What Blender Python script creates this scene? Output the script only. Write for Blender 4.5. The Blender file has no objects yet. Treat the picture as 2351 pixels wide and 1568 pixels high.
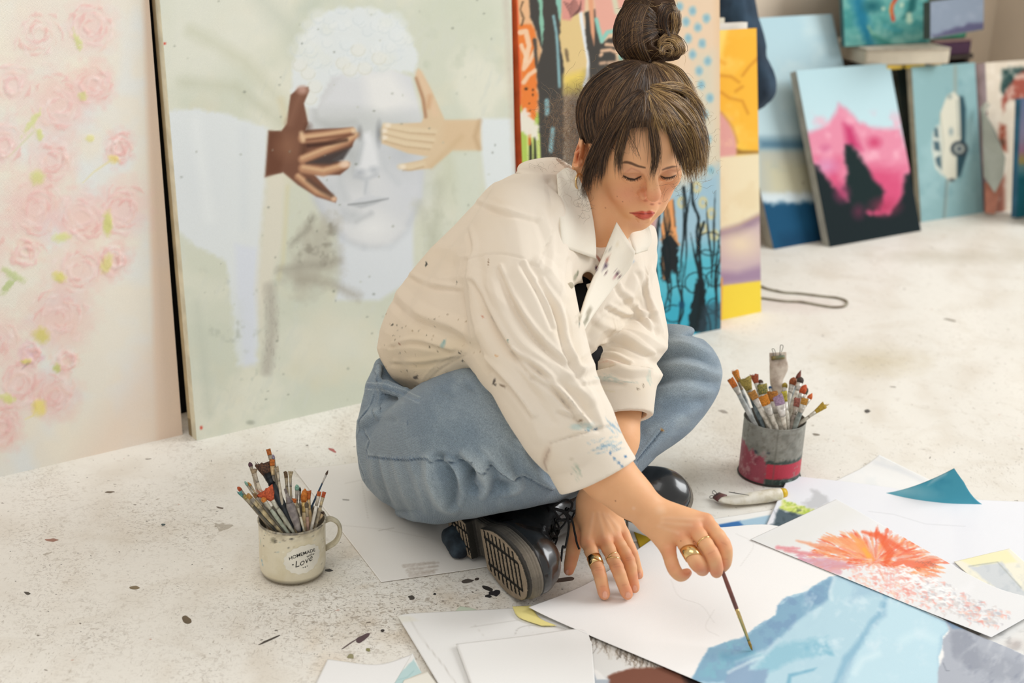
import bpy, bmesh, math, random
import numpy as np
from mathutils import Vector, Matrix
from mathutils.bvhtree import BVHTree
random.seed(7); np.random.seed(7)
SC = bpy.context.scene
COL = SC.collection
PI = math.pi
# ---------------------------------------------------------------- camera (50 mm lens, kneeling height, looking down)
F = 3265.0; CH = 1.05; PITCH = math.radians(20); ROLL = math.radians(2.5)
FW = np.array([0, math.cos(PITCH), -math.sin(PITCH)])
_r0 = np.array([1.0, 0, 0]); _u0 = np.array([0, math.sin(PITCH), math.cos(PITCH)])
RT = math.cos(ROLL)*_r0 + math.sin(ROLL)*_u0
UP = -math.sin(ROLL)*_r0 + math.cos(ROLL)*_u0
CP = np.array([0, 0, CH])
cam_d = bpy.data.cameras.new('camera'); cam = bpy.data.objects.new('camera', cam_d); COL.objects.link(cam)
cam_d.sensor_width = 36; cam_d.lens = 36*F/2351
cam.matrix_world = Matrix([[RT[0], UP[0], -FW[0], 0], [RT[1], UP[1], -FW[1], 0], [RT[2], UP[2], -FW[2], CH], [0, 0, 0, 1]])
cam_d.dof.use_dof = True; cam_d.dof.focus_distance = 2.12; cam_d.dof.aperture_fstop = 3.6
cam_d.clip_start = 0.05; cam_d.clip_end = 60
SC.camera = cam
# ---------------------------------------------------------------- world, lights, exposure
w = bpy.data.worlds.new('studio_daylight'); SC.world = w; w.use_nodes = True
bgn = w.node_tree.nodes['Background']; bgn.inputs[0].default_value = (1.0, .985, .96, 1); bgn.inputs[1].default_value = 0.56
def area(name, loc, target, size, power, color):
    l = bpy.data.lights.new(name, 'AREA'); l.shape = 'RECTANGLE'; l.size, l.size_y = size; l.energy = power; l.color = color
    o = bpy.data.objects.new(name, l); COL.objects.link(o); o.location = loc
    o.rotation_euler = (Vector(target)-Vector(loc)).to_track_quat('-Z', 'Y').to_euler(); return o
area('window_daylight', (5.2, 3.4, 3.3), (0.2, 2.2, 0.2), (3.4, 2.6), 215, (.97, .99, 1.0))
area('overhead_soft_light', (-0.6, 0.6, 3.2), (0.2, 2.4, 0.2), (2.0, 2.0), 22, (1.0, .99, .97))  # broad soft area light overhead, no opening modelled there
SC.view_settings.view_transform = 'Standard'; SC.view_settings.look = 'None'
SC.view_settings.gamma = 1.0; SC.view_settings.use_curve_mapping = False
SC.view_settings.exposure = 0.20
# ---------------------------------------------------------------- pixel -> world helpers (used at build time only)
def ray(x, y): return FW + RT*((x-1175.5)/F) - UP*((y-784)/F)
def G(x, y, z=0.0):
    d = ray(x, y); return CP + d*((z-CH)/d[2])
def D(x, y, d): return CP + ray(x, y)*d
def proj(P):
    v = np.asarray(P) - CP; d = v@FW
    return 1175.5 + F*(v@RT)/d, 784 - F*(v@UP)/d, d
def nrm(v): v = np.asarray(v, float); return v/np.linalg.norm(v)
# ---------------------------------------------------------------- noise
_NT = np.random.RandomState(3).rand(64, 64, 64).astype(np.float32)
def vn3(x, y, z):
    xi = np.floor(x).astype(int); yi = np.floor(y).astype(int); zi = np.floor(z).astype(int)
    fx = x-xi; fy = y-yi; fz = z-zi
    fx = fx*fx*(3-2*fx); fy = fy*fy*(3-2*fy); fz = fz*fz*(3-2*fz)
    r = 0
    for a in (0, 1):
        for b in (0, 1):
            for c in (0, 1):
                r = r + _NT[(xi+a) & 63, (yi+b) & 63, (zi+c) & 63]*(fx if a else 1-fx)*(fy if b else 1-fy)*(fz if c else 1-fz)
    return r*2-1
def fbm(x, y, z=0.0, o=3):
    z = x*0+z; r = 0; a = .6
    for i in range(o):
        r = r + a*vn3(x+11*i, y+7*i, z+3*i); x = x*2.03; y = y*2.03; z = z*2.03; a *= .5
    return r
# ---------------------------------------------------------------- objects
def finish(o, label=None, cat=None, group=None, kind=None):
    if label: o['label'] = label
    if cat: o['category'] = cat
    if group: o['group'] = group
    if kind: o['kind'] = kind
    return o
def empty(name, loc, label, cat, group=None, rz=0):
    o = bpy.data.objects.new(name, None); COL.objects.link(o); o.location = loc; o.rotation_euler = (0, 0, rz)
    o.empty_display_size = .05
    return finish(o, label, cat, group)
def link(o, parent=None):
    COL.objects.link(o)
    if parent is not None:
        o.parent = parent
        p = parent; M = Matrix.Identity(4)
        while p is not None: M = Matrix.LocRotScale(p.location, p.rotation_euler, p.scale) @ M; p = p.parent
        # meshes are written in world space: bring them into the parent's space
        o.data.transform(M.inverted())
    return o
def mesh_np(name, V, Fq, mat, parent=None, smooth=True, col=None):
    """V (n,3) world coords; Fq (m,4) or (m,3) int array or list of them"""
    me = bpy.data.meshes.new(name)
    V = np.asarray(V, np.float32)
    arrs = [np.asarray(a, np.int32) for a in (Fq if isinstance(Fq, list) else [Fq]) if len(a)]
    nl = sum(a.size for a in arrs); nf = sum(len(a) for a in arrs)
    me.vertices.add(len(V)); me.vertices.foreach_set('co', V.ravel())
    me.loops.add(nl); me.loops.foreach_set('vertex_index', np.concatenate([a.ravel() for a in arrs]))
    me.polygons.add(nf)
    tot = np.concatenate([np.full(len(a), a.shape[1], np.int32) for a in arrs])
    me.polygons.foreach_set('loop_start', np.concatenate([[0], np.cumsum(tot)[:-1]]).astype(np.int32))
    me.update(calc_edges=True)
    me.polygons.foreach_set('use_smooth', np.full(nf, smooth))
    if col is not None: set_col(me, col)
    for m in (mat if isinstance(mat, list) else [mat]): me.materials.append(m)
    me.validate()
    return link(bpy.data.objects.new(name, me), parent)
def lin(c):
    c = np.clip(np.asarray(c, np.float32), 0, 1)
    return np.where(c <= .04045, c/12.92, ((c+.055)/1.055)**2.4)
def rgb(h): return np.array([int(h[i:i+2], 16)/255 for i in (0, 2, 4)], np.float32)
def set_col(me, col):
    a = me.color_attributes.new('Col', 'FLOAT_COLOR', 'POINT')
    c = np.ones((len(me.vertices), 4), np.float32); c[:, :3] = lin(col)
    a.data.foreach_set('color', c.ravel())
def bm_obj(name, bm, mat, parent=None, smooth=False):
    me = bpy.data.meshes.new(name); bm.normal_update(); bm.to_mesh(me); bm.free()
    for p in me.polygons: p.use_smooth = smooth
    for m in (mat if isinstance(mat, list) else [mat]): me.materials.append(m)
    return link(bpy.data.objects.new(name, me), parent)
# ---------------------------------------------------------------- materials
def _mat(name):
    m = bpy.data.materials.new(name); m.use_nodes = True
    nt = m.node_tree; return m, nt, nt.nodes['Principled BSDF']
def mat_simple(name, color, rough=.6, metal=0, var=.08, scale=40, bump=0, spec=.4, coat=0, color2=None, sss=0, sheen=0):
    m, nt, b = _mat(name); N = nt.nodes; L = nt.links
    tc = N.new('ShaderNodeTexCoord'); no = N.new('ShaderNodeTexNoise'); no.inputs['Scale'].default_value = scale; no.inputs['Detail'].default_value = 5
    L.new(tc.outputs['Object'], no.inputs['Vector'])
    c = lin(rgb(color) if isinstance(color, str) else color)
    c2 = lin(rgb(color2)) if color2 else np.clip(c*(1-var*2), 0, 1)
    mx = N.new('ShaderNodeValToRGB'); mx.color_ramp.elements[0].position = .35; mx.color_ramp.elements[1].position = .62
    mx.color_ramp.elements[0].color = (*c2, 1); mx.color_ramp.elements[1].color = (*c, 1)
    L.new(no.outputs['Fac'], mx.inputs['Fac']); L.new(mx.outputs['Color'], b.inputs['Base Color'])
    b.inputs['Roughness'].default_value = rough; b.inputs['Metallic'].default_value = metal
    b.inputs['Specular IOR Level'].default_value = spec; b.inputs['Coat Weight'].default_value = coat
    if sheen: b.inputs['Sheen Weight'].default_value = sheen
    if bump:
        bu = N.new('ShaderNodeBump'); bu.inputs['Strength'].default_value = bump; bu.inputs['Distance'].default_value = .002
        L.new(no.outputs['Fac'], bu.inputs['Height']); L.new(bu.outputs['Normal'], b.inputs['Normal'])
    return m
def mat_vcol(name, rough=.8, spec=.2, bump=.15, scale=900, grain=.05, kind='noise', sss=0, sheen=0, coat=0):
    """colour comes from the painted colour attribute, grain and relief from nodes"""
    m, nt, b = _mat(name); N = nt.nodes; L = nt.links
    at = N.new('ShaderNodeAttribute'); at.attribute_name = 'Col'
    tc = N.new('ShaderNodeTexCoord'); no = N.new('ShaderNodeTexNoise'); no.inputs['Scale'].default_value = scale; no.inputs['Detail'].default_value = 3
    L.new(tc.outputs['Object'], no.inputs['Vector'])
    mr = N.new('ShaderNodeMapRange'); mr.inputs['From Min'].default_value = .3; mr.inputs['From Max'].default_value = .7
    mr.inputs['To Min'].default_value = 1-grain; mr.inputs['To Max'].default_value = 1+grain
    L.new(no.outputs['Fac'], mr.inputs['Value'])
    mu = N.new('ShaderNodeVectorMath'); mu.operation = 'SCALE'
    L.new(at.outputs['Color'], mu.inputs[0]); L.new(mr.outputs['Result'], mu.inputs['Scale'])
    L.new(mu.outputs[0], b.inputs['Base Color'])
    b.inputs['Roughness'].default_value = rough; b.inputs['Specular IOR Level'].default_value = spec
    if sheen: b.inputs['Sheen Weight'].default_value = sheen
    if coat: b.inputs['Coat Weight'].default_value = coat; b.inputs['Coat Roughness'].default_value = .2
    if sss:
        b.inputs['Subsurface Weight'].default_value = sss; b.inputs['Subsurface Radius'].default_value = (1, .35, .2); b.inputs['Subsurface Scale'].default_value = .006
    if bump:
        h = no.outputs['Fac']
        if kind == 'weave':
            def wv(d):
                x = N.new('ShaderNodeTexWave'); x.wave_type = 'BANDS'; x.bands_direction = d; x.inputs['Scale'].default_value = scale*.35; x.inputs['Distortion'].default_value = 1.5
                L.new(tc.outputs['Object'], x.inputs['Vector']); return x.outputs['Fac']
            ad = N.new('ShaderNodeMath'); ad.operation = 'ADD'; L.new(wv('DIAGONAL'), ad.inputs[0]); L.new(no.outputs['Fac'], ad.inputs[1]); h = ad.outputs[0]
        bu = N.new('ShaderNodeBump'); bu.inputs['Strength'].default_value = bump; bu.inputs['Distance'].default_value = .001
        L.new(h, bu.inputs['Height']); L.new(bu.outputs['Normal'], b.inputs['Normal'])
    return m
# ---------------------------------------------------------------- flat painting of colour attributes
def vnoise2(x, y, s, seed=0, o=3): return fbm(np.asarray(x)/s+seed*5.3, np.asarray(y)/s+seed*2.1, seed*1.7, o)
class Paint:
    def __init__(s, X, Y, base):
        s.X = np.asarray(X, np.float32).ravel(); s.Y = np.asarray(Y, np.float32).ravel()
        s.C = np.tile(rgb(base), (len(s.X), 1)).astype(np.float32); s.H = np.zeros(len(s.X), np.float32)
    def _sel(s, x0, y0, x1, y1): return np.nonzero((s.X > x0) & (s.X < x1) & (s.Y > y0) & (s.Y < y1))[0]
    def _mix(s, i, m, c, h=0):
        c = rgb(c) if isinstance(c, str) else c
        s.C[i] += (c - s.C[i])*m[:, None]
        if h: s.H[i] += h*m
    def poly(s, pts, c, soft=2, a=1, rough=0, rs=12, h=0):
        p = np.array(pts, np.float32); g = soft+rough+2
        i = s._sel(p[:, 0].min()-g, p[:, 1].min()-g, p[:, 0].max()+g, p[:, 1].max()+g)
        if not len(i): return
        x = s.X[i]; y = s.Y[i]; d = np.full(len(i), 1e9, np.float32); ins = np.zeros(len(i), bool)
        q = np.roll(p, -1, 0)
        for (ax, ay), (bx, by) in zip(p, q):
            ex, ey = bx-ax, by-ay; L = ex*ex+ey*ey+1e-9
            t = np.clip(((x-ax)*ex+(y-ay)*ey)/L, 0, 1); d = np.minimum(d, (x-ax-t*ex)**2+(y-ay-t*ey)**2)
            if ay != by: ins ^= ((ay > y) != (by > y)) & (x < ex*(y-ay)/(by-ay)+ax)
        sd = np.where(ins, 1, -1)*np.sqrt(d)
        if rough: sd = sd + rough*vnoise2(x, y, rs, len(pts))*1.6
        s._mix(i, np.clip(sd/max(soft, .5)*.5+.5, 0, 1)*a, c, h)
    def ell(s, cx, cy, rx, ry, c, soft=.15, a=1, rot=0, rough=0, rs=12, h=0):
        R = max(rx, ry)*(1.3+soft)+rough; i = s._sel(cx-R, cy-R, cx+R, cy+R)
        if not len(i): return
        x = s.X[i]-cx; y = s.Y[i]-cy; cr, sr = math.cos(math.radians(rot)), math.sin(math.radians(rot))
        u = (x*cr+y*sr)/rx; v = (-x*sr+y*cr)/ry; d = 1-np.sqrt(u*u+v*v)
        if rough: d = d+vnoise2(s.X[i], s.Y[i], rs, 3)*rough/min(rx, ry)
        s._mix(i, np.clip(d/soft*.5+.5, 0, 1)*a, c, h)
    def line(s, pts, wd, c, soft=1.2, a=1, rough=0, rs=8, h=0, cl=False):
        p = np.array(pts, np.float32)
        if cl: p = np.vstack([p, p[:1]])
        ws = np.full(len(p), wd, float) if np.isscalar(wd) else np.interp(np.linspace(0, 1, len(p)), np.linspace(0, 1, len(wd)), wd)
        g = ws.max()+soft+rough+2
        i = s._sel(p[:, 0].min()-g, p[:, 1].min()-g, p[:, 0].max()+g, p[:, 1].max()+g)
        if not len(i): return
        x = s.X[i]; y = s.Y[i]; best = np.full(len(i), -1e9, np.float32)
        for k in range(len(p)-1):
            ax, ay = p[k]; ex, ey = p[k+1]-p[k]; L = ex*ex+ey*ey+1e-9
            t = np.clip(((x-ax)*ex+(y-ay)*ey)/L, 0, 1)
            best = np.maximum(best, (ws[k]*(1-t)+ws[k+1]*t)*.5-np.sqrt((x-ax-t*ex)**2+(y-ay-t*ey)**2))
        if rough: best = best+rough*vnoise2(x, y, rs, 5)
        s._mix(i, np.clip(best/max(soft, .4)*.5+.5, 0, 1)*a, c, h)
    def wash(s, c, sc, lo=0, hi=.5, a=1, seed=1, box=None, sx=1, ang=0, h=0, mask=None):
        i = np.arange(len(s.X)) if box is None else s._sel(*box)
        if not len(i): return
        x, y = s.X[i], s.Y[i]
        if ang: cr, sr = math.cos(math.radians(ang)), math.sin(math.radians(ang)); x, y = x*cr+y*sr, -x*sr+y*cr
        m = np.clip((vnoise2(x/sx, y, sc, seed)-lo)/(hi-lo+1e-6), 0, 1)*a
        if box is not None:
            x, y = s.X[i], s.Y[i]
            e = np.minimum(np.minimum(x-box[0], box[2]-x)/(box[2]-box[0]), np.minimum(y-box[1], box[3]-y)/(box[3]-box[1]))
            m = m*np.clip(e*6, 0, 1)
        if mask is not None: m = m*mask[i]
        s._mix(i, m, c, h)
    def mask(s, pts):
        C0 = s.C; s.C = np.zeros_like(C0); s.poly(pts, np.ones(3, np.float32), 4); m = s.C[:, 0]; s.C = C0; return m
    def grad(s, y0, y1, c, a=1, axis=1):
        t = np.clip(((s.Y if axis else s.X)-y0)/(y1-y0), 0, 1)*a
        s._mix(np.arange(len(s.X)), t, c)
def spl(pts, n=8):
    """Catmull-Rom through points of any dimension"""
    p = np.array(pts, float); p = np.vstack([2*p[0]-p[1], p, 2*p[-1]-p[-2]]); out = []
    for k in range(1, len(p)-2):
        for j in range(n):
            t = j/n; out.append(.5*(2*p[k]+(p[k+1]-p[k-1])*t+(2*p[k-1]-5*p[k]+4*p[k+1]-p[k+2])*t*t+(3*p[k]-3*p[k+1]+p[k+2]-p[k-1])*t**3))
    out.append(p[-2]); return np.array(out)
def grid_faces(nu, nv):
    i = np.arange(nu*nv).reshape(nv, nu)
    return np.stack([i[:-1, :-1], i[:-1, 1:], i[1:, 1:], i[1:, :-1]], -1).reshape(-1, 4)
# ---------------------------------------------------------------- tubes and boxes
def tube(P, R, n=10, cap=True, flat=None):
    """swept tube through P with radii R; returns V, faces(list)"""
    P = np.asarray(P, float); m = len(P); R = np.full(m, R, float) if np.isscalar(R) else np.asarray(R, float)
    T = np.gradient(P, axis=0); T /= np.linalg.norm(T, axis=1)[:, None]+1e-12
    a = np.array([0, 0, 1.0]) if abs(T[0][2]) < .9 else np.array([1.0, 0, 0])
    u = nrm(np.cross(T[0], a)); V = []
    for k in range(m):
        u = u-T[k]*(u@T[k]); u = u/np.linalg.norm(u); v = np.cross(T[k], u)
        th = np.arange(n)*2*PI/n
        V.append(P[k]+R[k]*(np.cos(th)[:, None]*u+np.sin(th)[:, None]*v*(1 if flat is None else flat)))
    V = np.concatenate(V); i = np.arange(m*n).reshape(m, n); j = np.roll(i, -1, 1)
    Q = np.stack([i[:-1], j[:-1], j[1:], i[1:]], -1).reshape(-1, 4)
    fs = [Q]
    if cap:
        V = np.vstack([V, P[0], P[-1]]); c0, c1 = m*n, m*n+1
        fs.append(np.concatenate([np.stack([np.full(n, c0), j[0], i[0]], -1), np.stack([np.full(n, c1), i[-1], j[-1]], -1)]))
    return V, fs
def join_np(parts):
    V = []; F4 = []; F3 = []; o = 0
    for v, fs in parts:
        V.append(v)
        for f in (fs if isinstance(fs, list) else [fs]):
            (F4 if f.shape[1] == 4 else F3).append(f+o)
        o += len(v)
    return np.concatenate(V), [np.concatenate(a) for a in (F4, F3) if a]
def lathe(prof, n=48, c=(0, 0, 0), closed=False):
    prof = np.array(prof, float); m = len(prof); th = np.arange(n)*2*PI/n
    V = np.stack([prof[:, 0][:, None]*np.cos(th), prof[:, 0][:, None]*np.sin(th), prof[:, 1][:, None]+th*0], -1).reshape(-1, 3)+np.array(c)
    i = np.arange(m*n).reshape(m, n); j = np.roll(i, -1, 1)
    return V, [np.stack([i[:-1], j[:-1], j[1:], i[1:]], -1).reshape(-1, 4)]
def prism(base, off):
    """closed prism: polygon base (n,3) swept by off"""
    b = np.array(base, float); n = len(b); V = np.vstack([b, b+np.array(off)])
    bm = bmesh.new(); vs = [bm.verts.new(v) for v in V]
    bm.faces.new(vs[:n][::-1]); bm.faces.new(vs[n:])
    for k in range(n): bm.faces.new([vs[k], vs[(k+1) % n], vs[n+(k+1) % n], vs[n+k]])
    bmesh.ops.recalc_face_normals(bm, faces=bm.faces); return bm
# ================================================================ SETTING
def struct(o): o['kind'] = 'structure'; return o
WE = np.array([math.cos(math.radians(41.5)), math.sin(math.radians(41.5)), 0])      # direction of the wall the canvases lean on
WN = np.array([-WE[1], WE[0], 0]); W0 = np.array([-.274, 2.507, 0])+WN*.60
def wallbox(name, a, b, z0, z1, t, mat):
    d = nrm(np.array(b)-np.array(a)); n = np.array([-d[1], d[0], 0])*t
    return struct(bm_obj(name, prism([np.array([a[0], a[1], z0]), np.array([b[0], b[1], z0]), np.array([b[0]+n[0], b[1]+n[1], z0]), np.array([a[0]+n[0], a[1]+n[1], z0])], (0, 0, z1-z0)), mat))
M_wall = mat_simple('wall_paint', 'd9c9b4', .9, var=.04, scale=6, bump=.1)
wallA = W0-WE*2.6; wallB = W0+WE*3.15
wallbox('wall_back', wallA[:2].tolist()+[0], wallB[:2].tolist()+[0], 0, 2.9, .12, M_wall)
wallbox('wall_right', wallB[:2].tolist()+[0], (wallB-WN*.9)[:2].tolist()+[0], 0, 2.9, -.12, M_wall)
# floor: white painted boards, scuffed and spattered
def mat_floor():
    m, nt, b = _mat('scuffed_white_floor'); N = nt.nodes; L = nt.links
    tc = N.new('ShaderNodeTexCoord')
    at = N.new('ShaderNodeAttribute'); at.attribute_name = 'Col'
    cur = at.outputs['Color']
    def noise(sc, det=4, dist=0, stretch=None, rot=0):
        mp = N.new('ShaderNodeMapping'); mp.inputs['Scale'].default_value = stretch or (1, 1, 1); mp.inputs['Rotation'].default_value = (0, 0, rot)
        L.new(tc.outputs['Object'], mp.inputs['Vector'])
        x = N.new('ShaderNodeTexNoise'); x.inputs['Scale'].default_value = sc; x.inputs['Detail'].default_value = det; x.inputs['Distortion'].default_value = dist
        L.new(mp.outputs[0], x.inputs['Vector']); return x.outputs['Fac']
    def ramp(fac, lo, hi):
        r = N.new('ShaderNodeMapRange'); r.inputs['From Min'].default_value = lo; r.inputs['From Max'].default_value = hi
        L.new(fac, r.inputs['Value']); return r.outputs['Result']
    def mul(a, b_):
        x = N.new('ShaderNodeMath'); x.operation = 'MULTIPLY'; L.new(a, x.inputs[0])
        if isinstance(b_, float): x.inputs[1].default_value = b_
        else: L.new(b_, x.inputs[1])
        return x.outputs[0]
    def mix(fac, col):
        nonlocal cur
        x = N.new('ShaderNodeMix'); x.data_type = 'RGBA'; L.new(fac, x.inputs['Factor']); L.new(cur, x.inputs['A'])
        x.inputs['B'].default_value = (*lin(rgb(col)), 1); cur = x.outputs['Result']
    patch = ramp(noise(2.3, 3), .42, .62)
    # wear shows only where the paint is dirty; its strength is in the attribute alpha-like second map
    wr = N.new('ShaderNodeAttribute'); wr.attribute_name = 'Wear'
    W_ = wr.outputs['Fac']
    mix(mul(ramp(noise(9, 5, .8), .50, .72), .30), 'cfc4b2')
    mix(mul(ramp(noise(60, 6, .8, None, .4), .60, .70), .22), 'a99b88')
    mix(mul(mul(ramp(noise(95, 6, 1.6), .545, .64), W_), .62), '9a8a76')
    mix(mul(mul(ramp(noise(210, 4, 1.0), .60, .66), W_), .7), '6b5d4f')
    mix(mul(mul(ramp(noise(46, 6, 3.0, (1, 5, 1), .7), .625, .655), W_), .8), '75665a')
    mix(mul(mul(ramp(noise(40, 6, 3.0, (5, 1, 1), .25), .635, .665), patch), .65), '8f8170')
    mix(mul(ramp(noise(130, 2, .2), .725, .74), .8), '4a433c')
    mix(mul(ramp(noise(58, 2, .5), .745, .76), .8), '5d5044')
    mix(mul(ramp(noise(30, 3, .9, None, 2.2), .72, .745), .55), '8a7c66')
    mix(mul(ramp(noise(44, 2, .2, None, 1.2), .755, .77), .6), 'b9806a')
    L.new(cur, b.inputs['Base Color']); b.inputs['Roughness'].default_value = .5; b.inputs['Specular IOR Level'].default_value = .35
    bu = N.new('ShaderNodeBump'); bu.inputs['Strength'].default_value = .25; bu.inputs['Distance'].default_value = .001
    L.new(noise(160, 5, 1), bu.inputs['Height']); L.new(bu.outputs['Normal'], b.inputs['Normal'])
    return m
def build_floor():
    nx, ny = 420, 480; x = np.linspace(-3.2, 4.2, nx); y = np.linspace(.2, 7.0, ny); X, Y = np.meshgrid(x, y)
    # denser where the picture looks: warp spacing
    V = np.stack([X.ravel(), Y.ravel(), 0*X.ravel()], -1); px, py, d = proj(V)
    P = Paint(px, py, 'eae6dd')
    P.wash('efebe2', 160, -.2, .4, .8, 4); P.wash('d9cfc0', 110, .1, .6, .55, 9)
    P.wash('dcc9b0', 70, .25, .6, .5, 12, (560, 1180, 1500, 1600)); P.wash('c9b79f', 30, .1, .5, .45, 13, (700, 1280, 1330, 1500))
    P.ell(2010, 830, 90, 26, 'cfc3a8', .8, .7, rough=10); P.ell(1820, 700, 90, 14, 'd8c6c0', .8, .5, rough=8)
    P.ell(2200, 590, 140, 12, 'b9b09c', .9, .4, rough=8); P.ell(690, 1330, 70, 20, 'cdbb9c', .9, .5)
    wear = np.clip(vnoise2(px, py, 120, 31)*1.2+.35, 0, 1)
    wear = np.maximum(wear*.6, np.exp(-(((px-900)/420)**2+((py-1400)/130)**2)))*np.clip(1.2-(px-1300)/700, .25, 1)
    o = mesh_np('floor', V, grid_faces(nx, ny), mat_floor(), smooth=True, col=P.C)
    a = o.data.attributes.new('Wear', 'FLOAT', 'POINT'); a.data.foreach_set('value', wear.astype(np.float32).ravel())
    return struct(o)
floor = build_floor()
# thick spatters of dried paint lying on the floor
def spatter(poly, col, z=.0006):
    b = [G(x, y, 0) for x, y in spl(poly+[poly[0]], 3)[:-1]]
    bm = prism(b, (0, 0, z)); o = bm_obj('paint_spatter', bm, mat_simple('spatter_'+col, col, .6), floor); return o
def blob(cx, cy, rx, ry, rot=0, seed=0):
    r = random.Random(seed*31+int(cx)); out = []
    for k in range(9):
        a = k*2*PI/9; q = 1+r.uniform(-.3, .3); x, y = rx*q*math.cos(a), ry*q*math.sin(a); c, s = math.cos(rot), math.sin(rot)
        out.append((cx+x*c-y*s, cy+x*s+y*c))
    return out
for b_, c_ in [((1137, 1362, 12, 7, 0), '2d2b30'), ((1118, 1351, 16, 3.5, .35), '34312f'), ((1122, 1369, 7, 3, 0), '2b2a2a'), ((832, 1465, 18, 6, -.55), '5a464a'), ((800, 1480, 20, 1.6, -.6), '6a5a58'),
               ((1072, 1334, 14, 5, -.1), '57504a'), ((945, 1372, 7, 4.5, 0), '4b463f'), ((998, 1364, 3, 2, 0), '2b2a2a'), ((755, 1310, 8, 3, 0), '3e3c38'), ((430, 1425, 12, 9, .3), '6e5f49'), ((1290, 1332, 24, 5, -.15), '5c4b40'),
               ((310, 1350, 11, 4, 0), '8a7a5e'), ((617, 1470, 26, 2, -.4), '4e463e'), ((120, 1240, 14, 3, 0), 'a77d6c'), ((63, 1362, 8, 3, .2), '555048'), ((845, 1492, 6, 4, 0), '8e8a5c'), ((805, 1508, 7, 5, 0), '9a9470'), ((763, 1034, 9, 3, .4), 'b96c66'), ((375, 1205, 5, 2, 0), '4c5a5a'),
               ((1992, 944, 6, 4, 0), '5b5752'), ((1875, 998, 9, 2, .1), '8d8478'), ((1660, 945, 10, 3, .3), 'a49c92'), ((2182, 735, 14, 2, .2), 'a29a8c'), ((1180, 1400, 8, 2, .2), '5c5348'), ((252, 1130, 10, 2, 0), '77695a'), ((1095, 1330, 5, 3, 0), '4a4038'), ((878, 1448, 4, 2.5, 0), '3d3431'), ((505, 1166, 8, 1.6, .2), '72665a')]:
    spatter(blob(*b_), c_)
# ================================================================ PAINTINGS
def fit_lean(P0, e, tl):
    n = np.cross([0, 0, 1], e); n = n if n[1] > 0 else -n; best = None
    for be in np.radians(np.arange(-5, 45, .5)):
        U = math.cos(be)*np.array([0, 0, 1])+math.sin(be)*n
        H = np.arange(.05, 1.7, .01); x, y, d = proj(P0+H[:, None]*U); er = np.hypot(x-tl[0], y-tl[1]); k = er.argmin()
        if best is None or er[k] < best[0]: best = (er[k], H[k], U)
    return best[1], best[2]
M_paint = mat_vcol('oil_on_canvas', .85, .12, .35, 700, .03, 'weave')
M_cedge = {}
def edge_mat(c):
    if c not in M_cedge: M_cedge[c] = mat_simple('canvas_edge_'+c, c, .85, var=.12, scale=25, bump=.3)
    return M_cedge[c]
def painting(label, a, b, ref, left=True, height=None, za=0, zb=None, thick=.022, pitch=3.0, painter=None, edge='e3dcc8', group=None, relief=0, name='painting', cat='painting', lean=None, push=0, dz=0, bars=True):
    A = G(*a, za); B = G(*b, za if zb is None else zb); e = nrm(B-A)
    P0 = A if left else B
    hh, U = fit_lean(P0, e, ref)
    if height: hh = height
    N = nrm(np.cross(e, U)); N = N if N[1] < 0 else -N          # towards the viewer
    A = A-N*push; B = B-N*push; W = np.linalg.norm(B-A)
    dm = proj((A+B)/2)[2]; mp = dm/F*pitch
    nu = max(2, int(W/mp)); nv = max(2, int(hh/mp))
    uu, vv = np.meshgrid(np.linspace(0, 1, nu), np.linspace(0, 1, nv)); uu = uu.ravel(); vv = vv.ravel()
    V = A+(uu*W)[:, None]*e+(vv*hh)[:, None]*U
    px, py, d = proj(V); P = Paint(px, py, 'dddddd'); painter(P)
    root = empty(name, tuple((A+B)/2), label, cat, group)
    if relief: V = V+N*(np.clip(P.H, -1, 3)*relief)[:, None]
    mesh_np('painted_face', V, grid_faces(nu, nv), M_paint, root, True, P.C)
    # wrapped edge and back
    t = thick; c = [A, B, B+U*hh, A+U*hh]; ro = .0015
    bm = prism([c[0]-N*ro, c[1]-N*ro, c[2]-N*ro, c[3]-N*ro], -N*t)
    bmesh.ops.bevel(bm, geom=[x for x in bm.edges], offset=.0013, segments=1, affect='EDGES')
    bm_obj('wrapped_edge', bm, edge_mat(edge), root)
    # stretcher bars behind
    bw = .035
    if bars:
     for q, (s, l) in enumerate([((0, 0), 'h'), ((0, hh-bw), 'h'), ((0, 0), 'v'), ((W-bw, 0), 'v')]):
        s0 = A+e*s[0]+U*s[1]-N*(t+ro); l1 = e*W if l == 'h' else e*bw; l2 = U*bw if l == 'h' else U*hh
        bm_obj('stretcher_bar', prism([s0, s0+l1, s0+l1+l2, s0+l2], -N*.012), edge_mat('c9b48c'), root)
    return root, (A, e, U, W, hh, N)
def TC(pts, s, ox, oy): return [(x/s+ox, y/s+oy) for x, y in pts]
rnd = random.Random(5)
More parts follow.
